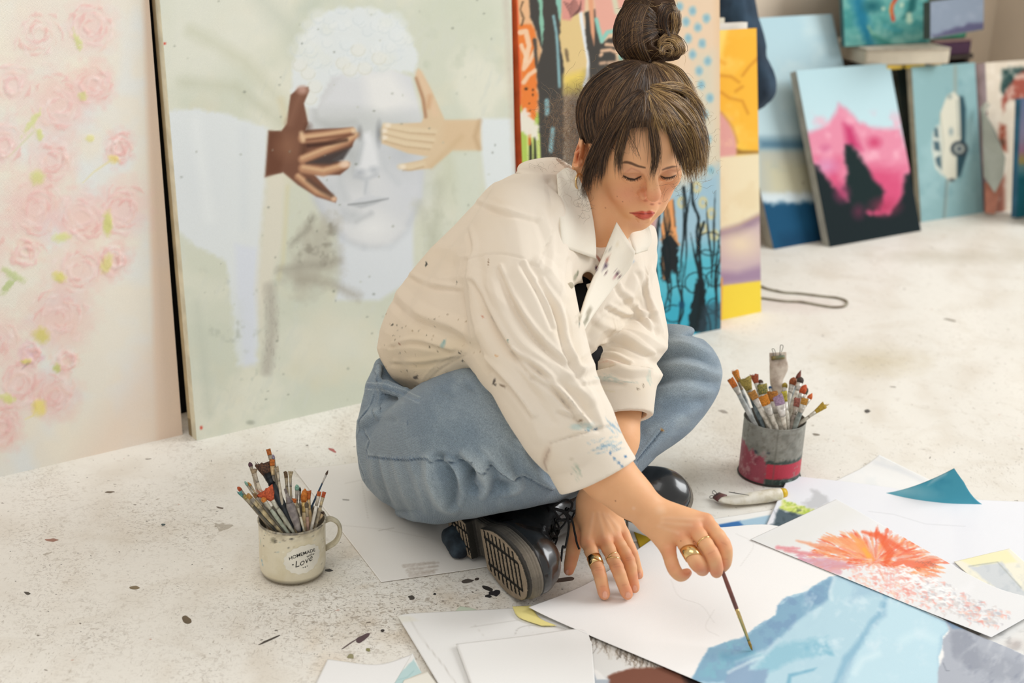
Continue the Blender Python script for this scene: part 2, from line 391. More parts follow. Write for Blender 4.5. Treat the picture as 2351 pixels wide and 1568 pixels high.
# ---- pink blossoms
def p_floral(P):
    P.C[:] = rgb('ece6d9'); P.wash('e4e9ea', 90, -.05, .45, .7, 2); P.wash('f3ead8', 120, 0, .5, .7, 5)
    for yy in range(-60, 1200, 90):
        ex = 350+.072*yy
    t = np.clip((P.X-(322+P.Y*.03))/14, 0, 1)*.75+np.clip((P.X-(365+P.Y*.05))/60, 0, 1)*.1
    P._mix(np.arange(len(P.X)), t, 'e9cdb6')
    s = np.clip((P.X-(330-(P.Y-730)*.62))/90, 0, 1)*np.clip((P.Y-620)/200, 0, 1)*.6; P._mix(np.arange(len(P.X)), s, 'ecd5c1')
    fl = [(90, 80, 62, 70, 'eddcd2'), (210, 60, 52, 60, 'f0cfc8'), (30, 190, 40, 45, 'efd3cf'), (215, 195, 46, 45, 'f0c3bd'), (135, 240, 66, 70, 'efc9c2'), (10, 330, 36, 50, 'f0cbc6'), (275, 340, 30, 36, 'efc4bd'), (120, 370, 52, 55, 'f0ccc5'), (80, 480, 66, 66, 'efc4bf'), (190, 500, 56, 60, 'f1c6c0'),
          (285, 480, 50, 66, 'f0c9c3'), (60, 580, 40, 32, 'f2d9c9'), (180, 620, 62, 52, 'f0cec6'), (262, 600, 34, 34, 'f1c4bd'), (135, 730, 70, 66, 'eec3bb'), (70, 815, 22, 26, 'dfb8cd'), (150, 830, 26, 24, 'f2cbb9'), (125, 910, 50, 50, 'eec1ba'), (45, 880, 42, 70, 'f0cbc7'), (10, 980, 34, 50, 'efc3bd'), (-20, 780, 60, 60, 'efcbc4'), (-60, 560, 70, 80, 'efcbc4'), (-120, 900, 80, 90, 'efcbc4')]
    for x, y, rx, ry, c in fl:
        P.ell(x, y, rx, ry, c, .5, .62, rough=18, rs=14)
        r = random.Random(int(x*7+y))
        for k in range(44):
            a = r.uniform(0, 6.28); q = r.uniform(.15, .95); cx, cy = x+rx*q*math.cos(a), y+ry*q*math.sin(a); ln = r.uniform(7, 20); aa = a+1.57+r.uniform(-.5, .5)
            cc = r.choice(['f3dcd6', 'eab5ae', 'f4e3dd', 'edbdb8', 'eecdc9', 'f0d2c6'])
            P.line([(cx-ln*math.cos(aa), cy-ln*math.sin(aa)), (cx+4*math.cos(a), cy+4*math.sin(a)), (cx+ln*math.cos(aa), cy+ln*math.sin(aa))], [1, r.uniform(4, 11), 1], cc, 2.2, .5, rough=3, rs=5, h=r.uniform(.3, 1))
    for x, y, rx, ry, rot, c in [(178, 92, 6, 20, -20, 'd5d990'), (190, 222, 9, 10, 0, 'd9d790'), (75, 280, 7, 30, 35, 'dadf9a'), (90, 310, 8, 14, -20, 'd8dc8e'), (85, 408, 16, 16, 20, 'd8d98e'), (207, 318, 9, 8, 0, 'e6e19a'), (262, 365, 12, 9, 30, 'f0dd88'), (247, 512, 10, 26, 0, 'd3d87e'), (140, 545, 18, 11, 0, 'dde093'),
                             (30, 632, 26, 9, 30, 'c3cf93'), (20, 655, 22, 7, -50, 'b9c98a'), (137, 636, 15, 11, 20, 'dcd874'), (245, 605, 12, 20, 20, 'dfd787'), (95, 770, 18, 16, 50, 'd9cf72'), (60, 830, 10, 6, 0, 'e1da7c'), (130, 845, 7, 10, 0, 'c8d07a'), (90, 935, 15, 18, 0, 'efdf7c'), (18, 915, 16, 10, 20, 'd9dd84')]:
        P.ell(x, y, rx, ry, c, .4, .75, rot, rough=5, rs=7, h=.8)
    for pts, c in [([(255, 368), (215, 395), (190, 420)], 'e9dda0'), ([(75, 305), (40, 340), (20, 360)], 'd8dcb4'), ([(90, 925), (75, 955), (58, 962)], 'efe08a'), ([(62, 835), (50, 848)], 'b79aa0')]:
        P.line(pts, [5, 1.5], c, 2, .6)
painting('large pale canvas of pink blossoms with peach border, leftmost against the wall', (-190, 1139), (419, 998), (341, 0), False, 1.15, pitch=3.2, painter=p_floral, edge='d8c3ad', relief=.0011)
painting('black sheet added to darken the gap between the pink blossoms and the marble head', (396, 984), (480, 962), (340, 0), True, .8, thick=.012, pitch=12, painter=lambda P: P.wash('16181a', 60, -1, -.9), edge='17191b', bars=False, push=.052)  # dark backing added so the gap between the canvases reads black
# ---- blindfolded marble head
def p_marble(P):
    P.C[:] = rgb('d3d6c5'); s, ox, oy = 2.613, 340, 0
    def T(pts): return TC(pts, s, ox, oy)
    P.wash('e3e2d2', 120, -.1, .4, .8, 3); P.wash('cfd4c4', 60, .1, .5, .5, 6); P.wash('d3d6ca', 40, .1, .6, .5, 16, sx=.3, ang=20); P.wash('dfd8bf', 90, .05, .5, .5, 26); P.wash('c3c9b6', 34, .15, .6, .5, 27, (760, -20, 1180, 200)); P.wash('bfc3b0', 30, .1, .6, .45, 28, (960, 380, 1190, 640), .5)
    P.poly([(370, -60), (620, -60), (640, 60), (480, 200), (370, 180)], 'e3e3d6', 40, .7)
    for pts, c, wd in [([(440, 70), (560, 140), (660, 250)], 'cbccb6', 26), ([(420, 190), (540, 200), (650, 285)], 'c6c8b3', 22), ([(600, 0), (680, 80), (700, 140)], 'c6cbbd', 40), ([(700, 20), (760, -10)], 'c2cabb', 30), ([(1020, 10), (1150, 60)], 'ced3bf', 80), ([(1010, 330), (1110, 520)], 'c9ccb5', 60)]:
        P.line(pts, wd, c, wd*.6, .6, rough=8, rs=30)
    P.line([(645, 230), (662, 300), (655, 330)], 14, 'd9cfae', 8, .6)
    # sleeve at the left and cloth below
    P.poly([(385, 255), (440, 250), (520, 262), (617, 293), (612, 400), (600, 560), (590, 830), (545, 840), (520, 600), (440, 560), (395, 520)], 'dfe4e5', 6, .95, rough=4)
    P.poly([(540, 560), (590, 570), (585, 838), (560, 842), (545, 700)], 'd9dee8', 8, .8)
    P.poly([(612, 402), (655, 395), (650, 560), (610, 700), (600, 800), (588, 660)], 'dfdaca', 10, .85); P.line([(660, 430), (650, 600), (640, 640)], 8, 'd8d0a9', 6, .6)
    P.ell(450, 420, 60, 90, 'd5dade', .9, .35); P.line([(450, 280), (480, 500)], 20, 'e7ebea', 14, .6); P.line([(560, 300), (560, 520)], 16, 'd3d9dd', 12, .4)
    # head
    P.poly([(735, 455), (775, 520), (782, 640), (770, 690), (870, 690), (950, 640), (948, 500)], 'dde2e8', 6, .9)
    P.poly(T([(960, 640), (1020, 440), (1180, 410), (1420, 400), (1580, 460), (1640, 700), (1650, 1020), (1640, 1180), (1580, 1330), (1500, 1440), (1370, 1490), (1230, 1470), (1120, 1380), (1040, 1270), (1000, 1190), (960, 1000)]), 'd9dbdd', 5, 1)
    P.poly(T([(1030, 480), (1140, 470), (1090, 560), (1020, 640)]), 'cfd0d0', 8, .7); P.poly(T([(1290, 440), (1460, 420), (1600, 620), (1420, 690), (1330, 700)]), 'e9e9e6', 18, .9)
    P.ell(*T([(1180, 730)])[0], 75, 26, 'c5c8c6', .8, .8, 8); P.ell(*T([(1300, 720)])[0], 30, 22, 'c9cccb', .9, .7); P.ell(*T([(1500, 740)])[0], 60, 22, 'c6cac8', .9, .7)
    P.ell(*T([(1220, 930)])[0], 28, 50, 'b4b8b8', .9, .8, -10); P.ell(*T([(1530, 930)])[0], 50, 42, 'bcc1c6', .9, .75, 20)
    P.poly(T([(1290, 800), (1330, 790), (1370, 920), (1390, 1030), (1330, 1060), (1240, 1040), (1270, 930)]), 'e4e6e8', 6, .95)
    P.ell(*T([(1270, 1035)])[0], 12, 8, 'a7adb4', .8, .7); P.ell(*T([(1355, 1020)])[0], 11, 8, 'a9afb6', .8, .6); P.line(T([(1240, 1060), (1300, 1075), (1370, 1050)]), 7, 'b7bcc2', 5, .7)
    P.line(T([(1310, 1090), (1320, 1170)]), 10, 'cdd1d6', 8, .6)
    P.poly(T([(1200, 1230), (1280, 1190), (1370, 1185), (1440, 1190), (1360, 1225), (1280, 1250)]), 'b9bdc0', 3, .9); P.poly(T([(1200, 1225), (1270, 1185), (1330, 1170), (1440, 1188), (1360, 1200)]), 'd2d5d9', 3, .9)
    P.line(T([(1200, 1228), (1300, 1218), (1440, 1192)]), 3.5, '8f9294', 2, .8)
    P.line(T([(1170, 1260), (1180, 1310), (1240, 1340), (1330, 1290)]), 12, 'c4c8cc', 10, .7); P.line(T([(1250, 1330), (1340, 1280)]), 7, 'a3a7ab', 6, .7); P.ell(*T([(1350, 1370)])[0], 42, 28, 'ebeceb', .9, .8)
    P.line(T([(1000, 1180), (1060, 1300), (1160, 1420)]), 14, 'c9cdd4', 12, .6); P.line(T([(1640, 1030), (1630, 1190), (1560, 1340)]), 9, 'c6cbd1', 8, .6); P.ell(*T([(1560, 1150)])[0], 40, 46, 'd0d4da', .9, .6)
    P.line(T([(1130, 1470), (1160, 1560), (1140, 1700)]), 16, 'd2d7df', 12, .5)
    P.line(T([(1010, 1200), (1080, 1330), (1180, 1440), (1290, 1480)]), 9, 'bcc1c6', 10, .5); P.line(T([(1300, 1485), (1450, 1480), (1560, 1380), (1630, 1220)]), 8, 'c0c5ca', 9, .45)
    P.ell(*T([(1100, 1150)])[0], 26, 40, 'c1c6ca', .9, .6, -20); P.ell(*T([(1230, 1290)])[0], 16, 12, 'b9bec1', .9, .6); P.ell(*T([(1080, 760)])[0], 30, 14, 'b7bab8', .9, .6, 10); P.line(T([(1000, 660), (1010, 720), (1100, 760), (1240, 730)]), 8, 'b3b6b4', 8, .5)
    P.line(T([(1265, 760), (1285, 860), (1260, 980)]), 8, 'aab0b3', 7, .6); P.line(T([(1160, 1000), (1150, 1100), (1190, 1190)]), 10, 'bfc4c7', 10, .6); P.line(T([(1400, 900), (1420, 1010), (1500, 1100)]), 8, 'c3c8cc', 8, .5); P.line(T([(1310, 1090), (1300, 1160)]), 5, 'b2b8bd', 4, .6)
    # curls
    hx = T([(1080, 60), (1320, 40), (1460, 90), (1560, 190), (1620, 330), (1600, 440), (1480, 420), (1200, 430), (1100, 460), (1010, 640), (950, 650), (860, 560), (870, 380), (920, 250), (980, 160)])
    P.poly(hx, 'e0e5e5', 5, .95, rough=4)
    r = random.Random(11)
    for k in range(85):
        a = r.uniform(0, 6.28); q = math.sqrt(r.random()); cx, cy = T([(1250+360*q*math.cos(a), 260+210*q*math.sin(a))])[0]; R = r.uniform(9, 22)
        if cy > 168 and 760 < cx < 900: continue
        P.ell(cx, cy, R, R*.85, r.choice(['e3e8e8', 'dde3e4', 'e6e9e6', 'e1e4dc']), .4, .5); P.line([(cx+R*.8*math.cos(t), cy+R*.7*math.sin(t)) for t in np.linspace(.3, 3.6, 7)], 2, 'c6cfd1', 2, .4)
    for x, y in [(1170, 380), (1260, 300), (1385, 350), (1210, 420), (1300, 410), (960, 440), (910, 390), (1000, 520), (970, 590)]:
        cx, cy = T([(x, y)])[0]; P.ell(cx, cy, 17, 15, 'e6e6dd', .3, .6); P.line([(cx+16*math.cos(t), cy+14*math.sin(t)) for t in np.linspace(0, 4, 8)], 2, 'cfcfc0', 2, .55)
    # right wrist cuff cloth and right background
    P.poly([(1100, 272), (1175, 272), (1195, 420), (1190, 480), (1120, 470), (1105, 350)], 'dfe5e6', 5, .95)
    P.poly([(1040, 350), (1100, 350), (1110, 470), (1060, 560)], 'd6dccf', 12, .6)
    # dark hand (viewer's left)
    dk = '7a5544'
    P.poly(T([(725, 785), (800, 785), (835, 740), (845, 640), (855, 570), (900, 530), (960, 522), (965, 545), (935, 620), (960, 740), (945, 780), (1000, 775), (1230, 765), (1250, 800), (1225, 880), (1100, 960), (1210, 975), (1200, 1010), (1150, 1050), (1000, 1050), (1130, 1190), (1125, 1215), (1010, 1180), (900, 1110), (810, 1035), (705, 1058)]), dk, 2.5, 1)
    P.poly(T([(705, 1058), (725, 790), (800, 800), (830, 900), (790, 1030)]), '6b4636', 6, .8); P.ell(*T([(835, 880)])[0], 24, 26, '8e6650', .7, .8); P.line(T([(850, 740), (890, 620), (930, 545)]), 16, '8d6653', 8, .7); P.ell(*T([(925, 540)])[0], 12, 9, 'c9a394', .6, .8)
    P.line(T([(960, 760), (945, 830), (930, 930)]), 13, '54382d', 8, .6)
    for pts, w_ in [([(930, 830), (1060, 815), (1225, 785)], 22), ([(925, 955), (1060, 900), (1190, 850), (1255, 810)], 18), ([(930, 1010), (1050, 1030), (1190, 990)], 21), ([(900, 1060), (1010, 1150), (1115, 1195)], 15)]:
        P.line(T(pts), [w_, w_, w_*.6], 'b98b6c', 4, 1); P.line(T([(x, y-8) for x, y in pts]), w_*.35, 'ddb992', 4, .85)
    P.line(T([(950, 840), (1230, 805)]), 5, '6a4434', 3, .7); P.line(T([(960, 875), (1100, 860), (1190, 840)]), 7, '3f2a24', 4, .85); P.poly(T([(950, 980), (1070, 930), (1220, 880), (1170, 960), (1090, 985)]), '47403f', 4, .9); P.line(T([(960, 1080), (1040, 1140), (1100, 1175)]), 9, '5a463d', 5, .8)
    P.line(T([(920, 800), (930, 840)]), 10, 'e3c39e', 4, .8); P.ell(*T([(1180, 985)])[0], 12, 8, 'ecd0b8', .5, .9); P.ell(*T([(1235, 785)])[0], 6, 6, 'e9cfae', .6, .8); P.ell(*T([(1115, 1195)])[0], 6, 5, 'e2c0a4', .6, .8)
    # pale hand (viewer's right)
    P.poly(T([(1620, 410), (1640, 430), (1700, 540), (1780, 720), (1990, 720), (1995, 900), (1830, 900), (1700, 1010), (1560, 1025), (1510, 1010), (1520, 985), (1640, 960), (1680, 940), (1560, 920), (1400, 860), (1390, 790), (1410, 745), (1640, 735), (1655, 700), (1640, 600), (1600, 470)]), 'dac3a2', 2.5, 1)
    P.poly(T([(1780, 730), (1990, 722), (1994, 895), (1840, 898), (1760, 850)]), 'd9bf9c', 8, .8); P.line(T([(1990, 725), (1960, 820), (1985, 890)]), 7, 'bd9f7b', 6, .7)
    for yy, x0, x1, y1 in [(752, 1420, 1720, 790), (785, 1400, 1710, 840), (825, 1400, 1690, 880), (1000, 1510, 1650, 985)]:
        P.line(T([(x0, yy), ((x0+x1)/2, (yy+y1)/2+8), (x1, y1)]), [12, 13, 10], 'e2d1b2', 4, .75); P.line(T([(x0+20, yy+22), ((x0+x1)/2, (yy+y1)/2+28), (x1, y1+16)]), 3, 'a98a68', 2.5, .45)
        P.ell(*T([(x0+18, yy)])[0], 7, 5, 'efe3cf', .5, .9)
    P.line(T([(1610, 470), (1650, 590), (1665, 700)]), 6, '9a6a4e', 4, .75); P.line(T([(1625, 440), (1680, 560), (1720, 680)]), 13, 'e2c4a5', 7, .8); P.line(T([(1690, 580), (1680, 640)]), 9, 'c79872', 6, .6)
    P.line(T([(1700, 1000), (1800, 900), (1880, 820)]), 8, 'c9ae87', 7, .5)
    P.ell(*T([(1385, 800)])[0], 6, 22, '7f8388', .8, .7); P.ell(*T([(1270, 800)])[0], 5, 12, '8a8582', .8, .6)
    # smudges below
    P.poly([(700, 520), (770, 500), (775, 620), (700, 680), (650, 640), (690, 560)], 'b7b3a4', 22, .75, rough=14, rs=20); P.wash('8f8a7d', 24, .15, .5, .6, 21, (670, 480, 780, 660))
    P.line([(640, 620), (700, 612), (780, 600)], 12, '9d978a', 10, .55, rough=5); P.line([(690, 640), (760, 650), (820, 680)], 16, 'a39c8d', 12, .6, rough=6); P.line([(620, 660), (625, 760), (612, 850)], 24, 'bab5a8', 9, .8, rough=4); P.wash('a09a90', 10, .1, .5, .5, 8, (600, 650, 645, 860), .3)
    P.line([(670, 560), (700, 530), (720, 500)], 10, '8c877b', 8, .5, rough=6); P.line([(960, 470), (1000, 560)], 20, 'bfc0ad', 14, .5, rough=8); P.line([(1010, 420), (1000, 520), (985, 600)], 18, 'b9bba8', 14, .55, rough=8)
    P.ell(470, 790, 60, 90, 'cdd2c2', .9, .6, rough=20); P.wash('aab0a2', 22, .3, .7, .5, 14, (450, 600, 660, 960)); P.ell(780, 780, 70, 60, 'e4e3d4', .9, .7)
    P.line([(452, 700), (470, 850), (480, 950)], 16, 'c5cabb', 12, .6); P.ell(575, 970, 9, 5, '989b8d', .5, .6)
    for k in range(90):
        x, y = rnd.uniform(400, 1170), rnd.uniform(0, 980); P.ell(x, y, rnd.uniform(1.5, 3), rnd.uniform(1.2, 2.5), rnd.choice(['8d9284', '6b7064', 'b5b9a8']), .8, .55)
    P.ell(378, 100, 3, 3, 'd0402c', .5, .9); P.ell(462, 982, 3, 4, 'd0402c', .5, .9)
    # right border strip
    P.line([(1160, -20), (1185, 400), (1200, 700)], 12, 'c9bfb0', 7, .6, rough=4)
painting('large canvas of a marble head with two hands over its eyes, behind the seated woman', (452, 1012), (1192, 842), (366, 0), True, 1.02, thick=.019, pitch=2.5, painter=p_marble, edge='f0e8cc')
# ---- graffiti like abstract
def p_graffiti(P):
    P.C[:] = rgb('e2c3a0'); s, ox, oy = 4.02, 1170, 0
    def T(pts): return TC(pts, s, ox, oy)
    dk = '4a4743'
    P.grad(300, 620, '8fbcc8', .9); P.grad(560, 760, '3f9fb4', .85)
    P.poly(T([(60, -80), (190, -80), (200, 240), (290, 460), (260, 640), (280, 1150), (290, 1560), (90, 1560), (70, 1000)]), 'e7b78b', 2, 1, rough=2)
    P.poly(T([(-40, -80), (70, -80), (110, 700), (110, 960), (60, 1030), (0, 900)]), 'd9572e', 3, 1); P.poly([(1180, 258), (1200, 240), (1240, 262), (1240, 420), (1180, 420)], 'b0c860', 3, 1, rough=2)
    P.poly(T([(80, 240), (200, 220), (240, 300), (250, 640), (260, 1000), (230, 1130), (110, 1060), (100, 500)]), 'e8823f', 3, 1, rough=4)
    for q in [([(110, 420), (150, 520), (130, 640), (190, 560), (230, 470)], 9), ([(130, 760), (180, 690), (250, 640)], 10), ([(100, 300), (150, 290), (180, 420), (150, 560)], 12)]: P.line(T(q[0]), q[1], 'f0cfae', 2, .9, rough=1)
    P.poly(T([(220, 350), (270, 370), (300, 560), (260, 640), (230, 500)]), 'd8a97c', 2, 1); P.line(T([(230, 370), (240, 480), (250, 620)]), 8, dk, 2, .9, rough=3); P.line(T([(120, 20), (100, 90), (130, 170), (110, 230)]), 5, '6f5a45', 1.5, .8, rough=2)
    P.poly(T([(175, -80), (480, -80), (470, 140), (490, 240), (480, 480), (520, 660), (500, 800), (500, 1560), (280, 1560), (265, 1300), (265, 900), (250, 650), (300, 460), (190, 150)]), dk, 2.5, 1, rough=2)
    P.poly(T([(240, -80), (300, -80), (315, 300), (300, 430), (280, 300), (275, 60)]), '8cc0a8', 2, 1, rough=2); P.poly(T([(420, -60), (480, -60), (490, 120), (465, 220), (440, 90)]), '8cc0b0', 2, 1, rough=2)
    for q, w_ in [([(405, 150), (430, 290), (440, 400), (452, 620), (460, 800)], 6), ([(345, 930), (345, 1050)], 10), ([(400, 1190), (380, 1390)], 10)]: P.line(T(q), w_, '8fb9bf', 2, .9, rough=1)
    P.poly(T([(480, 60), (640, 40), (680, 300), (735, 560), (720, 740), (650, 870), (500, 880), (500, 600), (460, 340)]), 'dfc48c', 2, 1, rough=2)
    P.poly(T([(500, 700), (700, 640), (720, 760), (640, 880), (500, 870)]), 'e6cb66', 8, .9); P.line(T([(640, -40), (665, 200), (700, 400), (730, 560), (720, 700), (690, 790)]), 8, 'e3e6e8', 2, 1)
    P.line(T([(520, 460), (540, 560)]), 7, '6c5c48', 2, .8, rough=3); P.poly(T([(480, -80), (700, -80), (690, 100), (600, 130), (560, 190), (480, 180)]), 'd9978a', 3, 1)
    for k in range(7):
        P.line(T([(500+10*k, 90+k*18-70), (560, 100+k*17-60), (600+8*k, 60+k*16-80)]), 2, '6b4a48', 1.2, .8); P.line(T([(560+k*10, 160-k*8), (620+k*5, 130-k*10), (660, 90-k*14)]), 1.8, '6b4a48', 1.2, .7)
    P.poly(T([(690, 110), (720, 100), (790, 80), (840, 400), (980, 330), (980, 620), (740, 740), (735, 560), (700, 350)]), dk, 2, 1, rough=2)
    P.poly(T([(720, -80), (770, -80), (785, 300), (780, 420), (750, 300), (730, 60)]), 'e0a27e', 2, 1); P.poly(T([(770, -80), (1130, -80), (1130, 250), (980, 270), (850, 380), (800, 180)]), 'e3a998', 4, 1); P.line(T([(960, -40), (990, 110), (1100, 80)]), 12, 'cfd6b8', 3, .8)
    P.line(T([(800, 180), (850, 380), (900, 300), (980, 280), (1030, 560)]), 9, '8fc7b8', 2, 1, rough=1)
    for k, q in enumerate([[(840, 510), (850, 500)], [(850, 470), (930, 460), (1000, 490)], [(890, 410), (1000, 420)], [(840, 585), (880, 580)], [(910, 580), (1080, 570)], [(500, 1045), (570, 1040)]]): P.line(T(q), 7, 'e6bd9c', 2, .95)
    P.poly(T([(500, 880), (720, 800), (740, 740), (980, 620), (1130, 600), (1130, 1560), (500, 1560)]), '57504a', 30, .95, rough=5)
    for x, y0, y1, c in [(165, 1180, 1600, 'd3e08c'), (205, 1200, 1600, 'd0dd86'), (245, 1180, 1600, 'd6e394'), (268, 1240, 1600, 'cfdc80')]: P.line(T([(x, y0), (x+12, y1)]), 5, c, 1.5, 1)
    P.poly(T([(180, 1240), (205, 1330), (210, 1600), (180, 1600)]), '33312e', 2, 1); P.poly(T([(225, 1260), (240, 1260), (258, 1600), (222, 1600)]), '33312e', 2, 1); P.line(T([(185, 1200), (185, 1330)]), 6, 'e07a34', 2, .9)
    P.poly([(1186, 262), (1205, 250), (1236, 290), (1236, 320), (1190, 300)], 'e9e2d6', 3, .95, rough=4, rs=6)
    for x, y, a, b_ in [(152, 820, 4, 3), (182, 955, 2, 2), (188, 1020, 2, 2), (215, 830, 2, 3), (215, 875, 2, 3), (38, 760, 3, 5)]: P.ell(*T([(x, y)])[0], a, b_, '2d2a28', .4, .95)
    # right part: dotted peach top, turquoise lower, ink lines
    P.poly([(1555, -60), (1640, -60), (1648, 440), (1570, 470), (1555, 300)], 'e3c9ac', 8, 1); P.poly([(1600, 120), (1640, 120), (1660, 480), (1560, 480), (1590, 300)], 'c9cdbc', 18, .55)
    P.poly([(1480, 470), (1660, 380), (1670, 800), (1450, 820)], '9dbccb', 20, 1); P.poly([(1480, 590), (1670, 560), (1670, 800), (1450, 830)], '55b4c6', 30, .95); P.poly([(1480, 690), (1670, 680), (1670, 800), (1450, 830)], '3aa4bd', 20, .8)
    for x, y in [(1590, 25), (1622, 42), (1602, 63), (1580, 88), (1612, 100), (1590, 125), (1625, 140), (1605, 163), (1578, 190), (1610, 195), (1588, 228), (1630, 225), (1618, 262), (1596, 290), (1575, 340), (1625, 320), (1607, 350), (1632, 390), (1560, 15), (1575, 50)]:
        P.ell(x, y, 9, 11, '97bcc4', .35, .9, rough=1.5, rs=5); P.ell(x, y, 4, 5, '7fa9bb', .6, .7)
    for x, y in [(1565, 465), (1614, 465), (1633, 490), (1614, 525), (1640, 540), (1600, 430)]: P.ell(x, y, 10, 13, 'd9c787', .3, .9); P.ell(x, y, 5, 7, 'a9bcc4', .4, .9)
    P.poly([(1488, 500), (1510, 500), (1500, 560), (1480, 560)], 'd98f80', 8, .8)
    P.poly([(1525, 470), (1545, 455), (1552, 510), (1558, 560), (1540, 545), (1520, 560), (1518, 520)], 'e09a62', 2, 1, rough=2); P.poly([(1522, 545), (1540, 525), (1558, 560), (1556, 600), (1560, 640), (1545, 620), (1535, 650), (1520, 645), (1516, 610)], '25292b', 2, 1, rough=4, rs=8)
    for q in [[(1517, 550), (1540, 535), (1560, 562)], [(1520, 590), (1525, 640)], [(1530, 480), (1526, 530)], [(1545, 500), (1552, 545)]]: P.line(q, 4, 'e5a068', 1.5, .9)
    for q in [[(1530, 460), (1532, 520), (1526, 560)], [(1546, 460), (1550, 520)]]: P.line(q, 2.5, '2b2c2c', 1.5, .8)
    r = random.Random(4); ink = '1c2528'
    for k in range(20):
        x = r.uniform(1500, 1658); y = r.uniform(560, 760); P.line(spl([(x+r.uniform(-14, 14), y-r.uniform(90, 160)), (x, y-60), (x+r.uniform(-16, 16), y), (x+r.uniform(-10, 10), y+60)], 5), [1, 5, 4, 2], ink, 1.2, .92, rough=1)
    for q in [[(1570, 430), (1575, 480), (1572, 520)], [(1588, 420), (1592, 470), (1604, 500), (1600, 540), (1610, 640), (1600, 760)], [(1616, 510), (1606, 560), (1612, 700)]]: P.line(spl(q), 6, ink, 1.5, .95, rough=1.5)
    for cx, cy, R in [(1630, 560, 30), (1622, 595, 24), (1640, 640, 20), (1560, 680, 26), (1545, 720, 22), (1640, 700, 16), (1600, 650, 28), (1520, 700, 20), (1635, 735, 18)]:
        P.line([(cx+R*math.cos(t), cy+R*.9*math.sin(t)) for t in np.linspace(r.uniform(0, 3), r.uniform(4.5, 7), 12)], 2.6, ink, 1.2, .9)
    P.poly([(1580, 740), (1600, 640), (1618, 640), (1624, 760), (1585, 765)], ink, 2, .95, rough=4, rs=8); P.ell(1565, 700, 7, 9, '1d4a66', .3, .9)
    P.poly([(1618, 700), (1660, 690), (1662, 760), (1600, 765)], '3a4a55', 5, .6, rough=4)
painting('tall graffiti-like abstract canvas, black shapes over orange, blue and turquoise, behind the woman', (1216, 847), (1655, 755), (1184, 0), True, .98, thick=.024, pitch=2.4, painter=p_graffiti, edge='d8602f', bars=False)
# ---- yellow and lilac abstract + white canvases behind
def p_yellow(P):
    P.C[:] = rgb('f2c14a'); s, ox, oy = 1.96, 1480, 0
    def T(pts): return TC(pts, s, ox, oy)
    P.poly(T([(280, 110), (390, 110), (340, 290), (280, 290)]), 'f6dd7a', 12, .9)
    P.poly(T([(380, 110), (520, 110), (520, 690), (480, 680), (420, 620), (390, 560), (330, 480), (290, 480), (290, 280), (345, 280)]), 'f3b63f', 6, .9); P.wash('f8cc62', 40, 0, .5, .7, 3, (1620, 60, 1750, 350))
    for q in [[(345, 340), (390, 345), (425, 370)], [(345, 415), (380, 440), (440, 455), (465, 510)], [(510, 260), (470, 300), (440, 340)], [(410, 410), (440, 390)]]: P.line(T(q), 5, 'c9822c', 4, .75)
    P.line(T([(300, 290), (330, 270), (360, 285)]), 6, 'e3982f', 5, .7)
    P.poly(T([(290, 480), (340, 500), (380, 550), (410, 620), (418, 690), (400, 720), (290, 720)]), 'dda29a', 4, 1); P.wash('eec0a4', 20, 0, .5, .6, 5, (1630, 260, 1690, 360)); P.line(T([(300, 485), (350, 510), (395, 570), (418, 640)]), 4, 'b9824c', 4, .6)
    P.poly(T([(415, 670), (440, 678), (520, 680), (520, 695), (415, 695)]), '8a6432', 4, .9)
    P.poly(T([(290, 720), (350, 705), (525, 690), (530, 960), (430, 1010), (320, 1050), (290, 1040)]), 'e9dbb8', 4, 1); P.wash('e2cfa8', 40, 0, .5, .6, 6, (1630, 350, 1750, 530))
    P.poly(T([(320, 1045), (430, 1010), (530, 960), (535, 1265), (320, 1290)]), 'c9b3b4', 4, 1); P.poly(T([(330, 1040), (430, 1010), (530, 960), (530, 990), (420, 1060), (330, 1070)]), '8d7386', 10, .8); P.ell(1700, 560, 38, 26, 'e6d3b6', .8, .9); P.poly(T([(330, 1220), (420, 1225), (535, 1190), (535, 1265), (340, 1285)]), '9a809c', 10, .85)
    P.poly(T([(320, 1290), (535, 1262), (540, 1420), (330, 1450)]), 'efd348', 2, 1); P.line(T([(345, 1255), (340, 1450)]), 7, 'dca05c', 2, .9)
    P.line(T([(525, 690), (530, 960)]), 3, 'd9a98a', 2, .7)
painting('yellow and lilac abstract canvas leaning in front of white ones, right of the graffiti canvas', (1610, 745), (1748, 716), (1738, 62), False, None, thick=.02, pitch=2.6, painter=p_yellow, edge='efe6cf')
def p_plain(c, c2=None):
    def f(P):
        P.C[:] = rgb(c)
        if c2: P.wash(c2, 50, 0, .5, .7)
    return f
painting('blank white canvas showing as a border behind the yellow abstract', (1612, 741), (1753, 712), (1768, 56), False, None, thick=.018, pitch=8, painter=p_plain('efece4', 'e6e0d2'), edge='e9e5da', push=.072, bars=False)
painting('thin white board with just its top edge above the blank white canvas', (1612, 734), (1728, 710), (1731, 42), False, None, thick=.008, pitch=10, painter=p_plain('e6e0cd'), edge='dccfae', push=.098, bars=False)
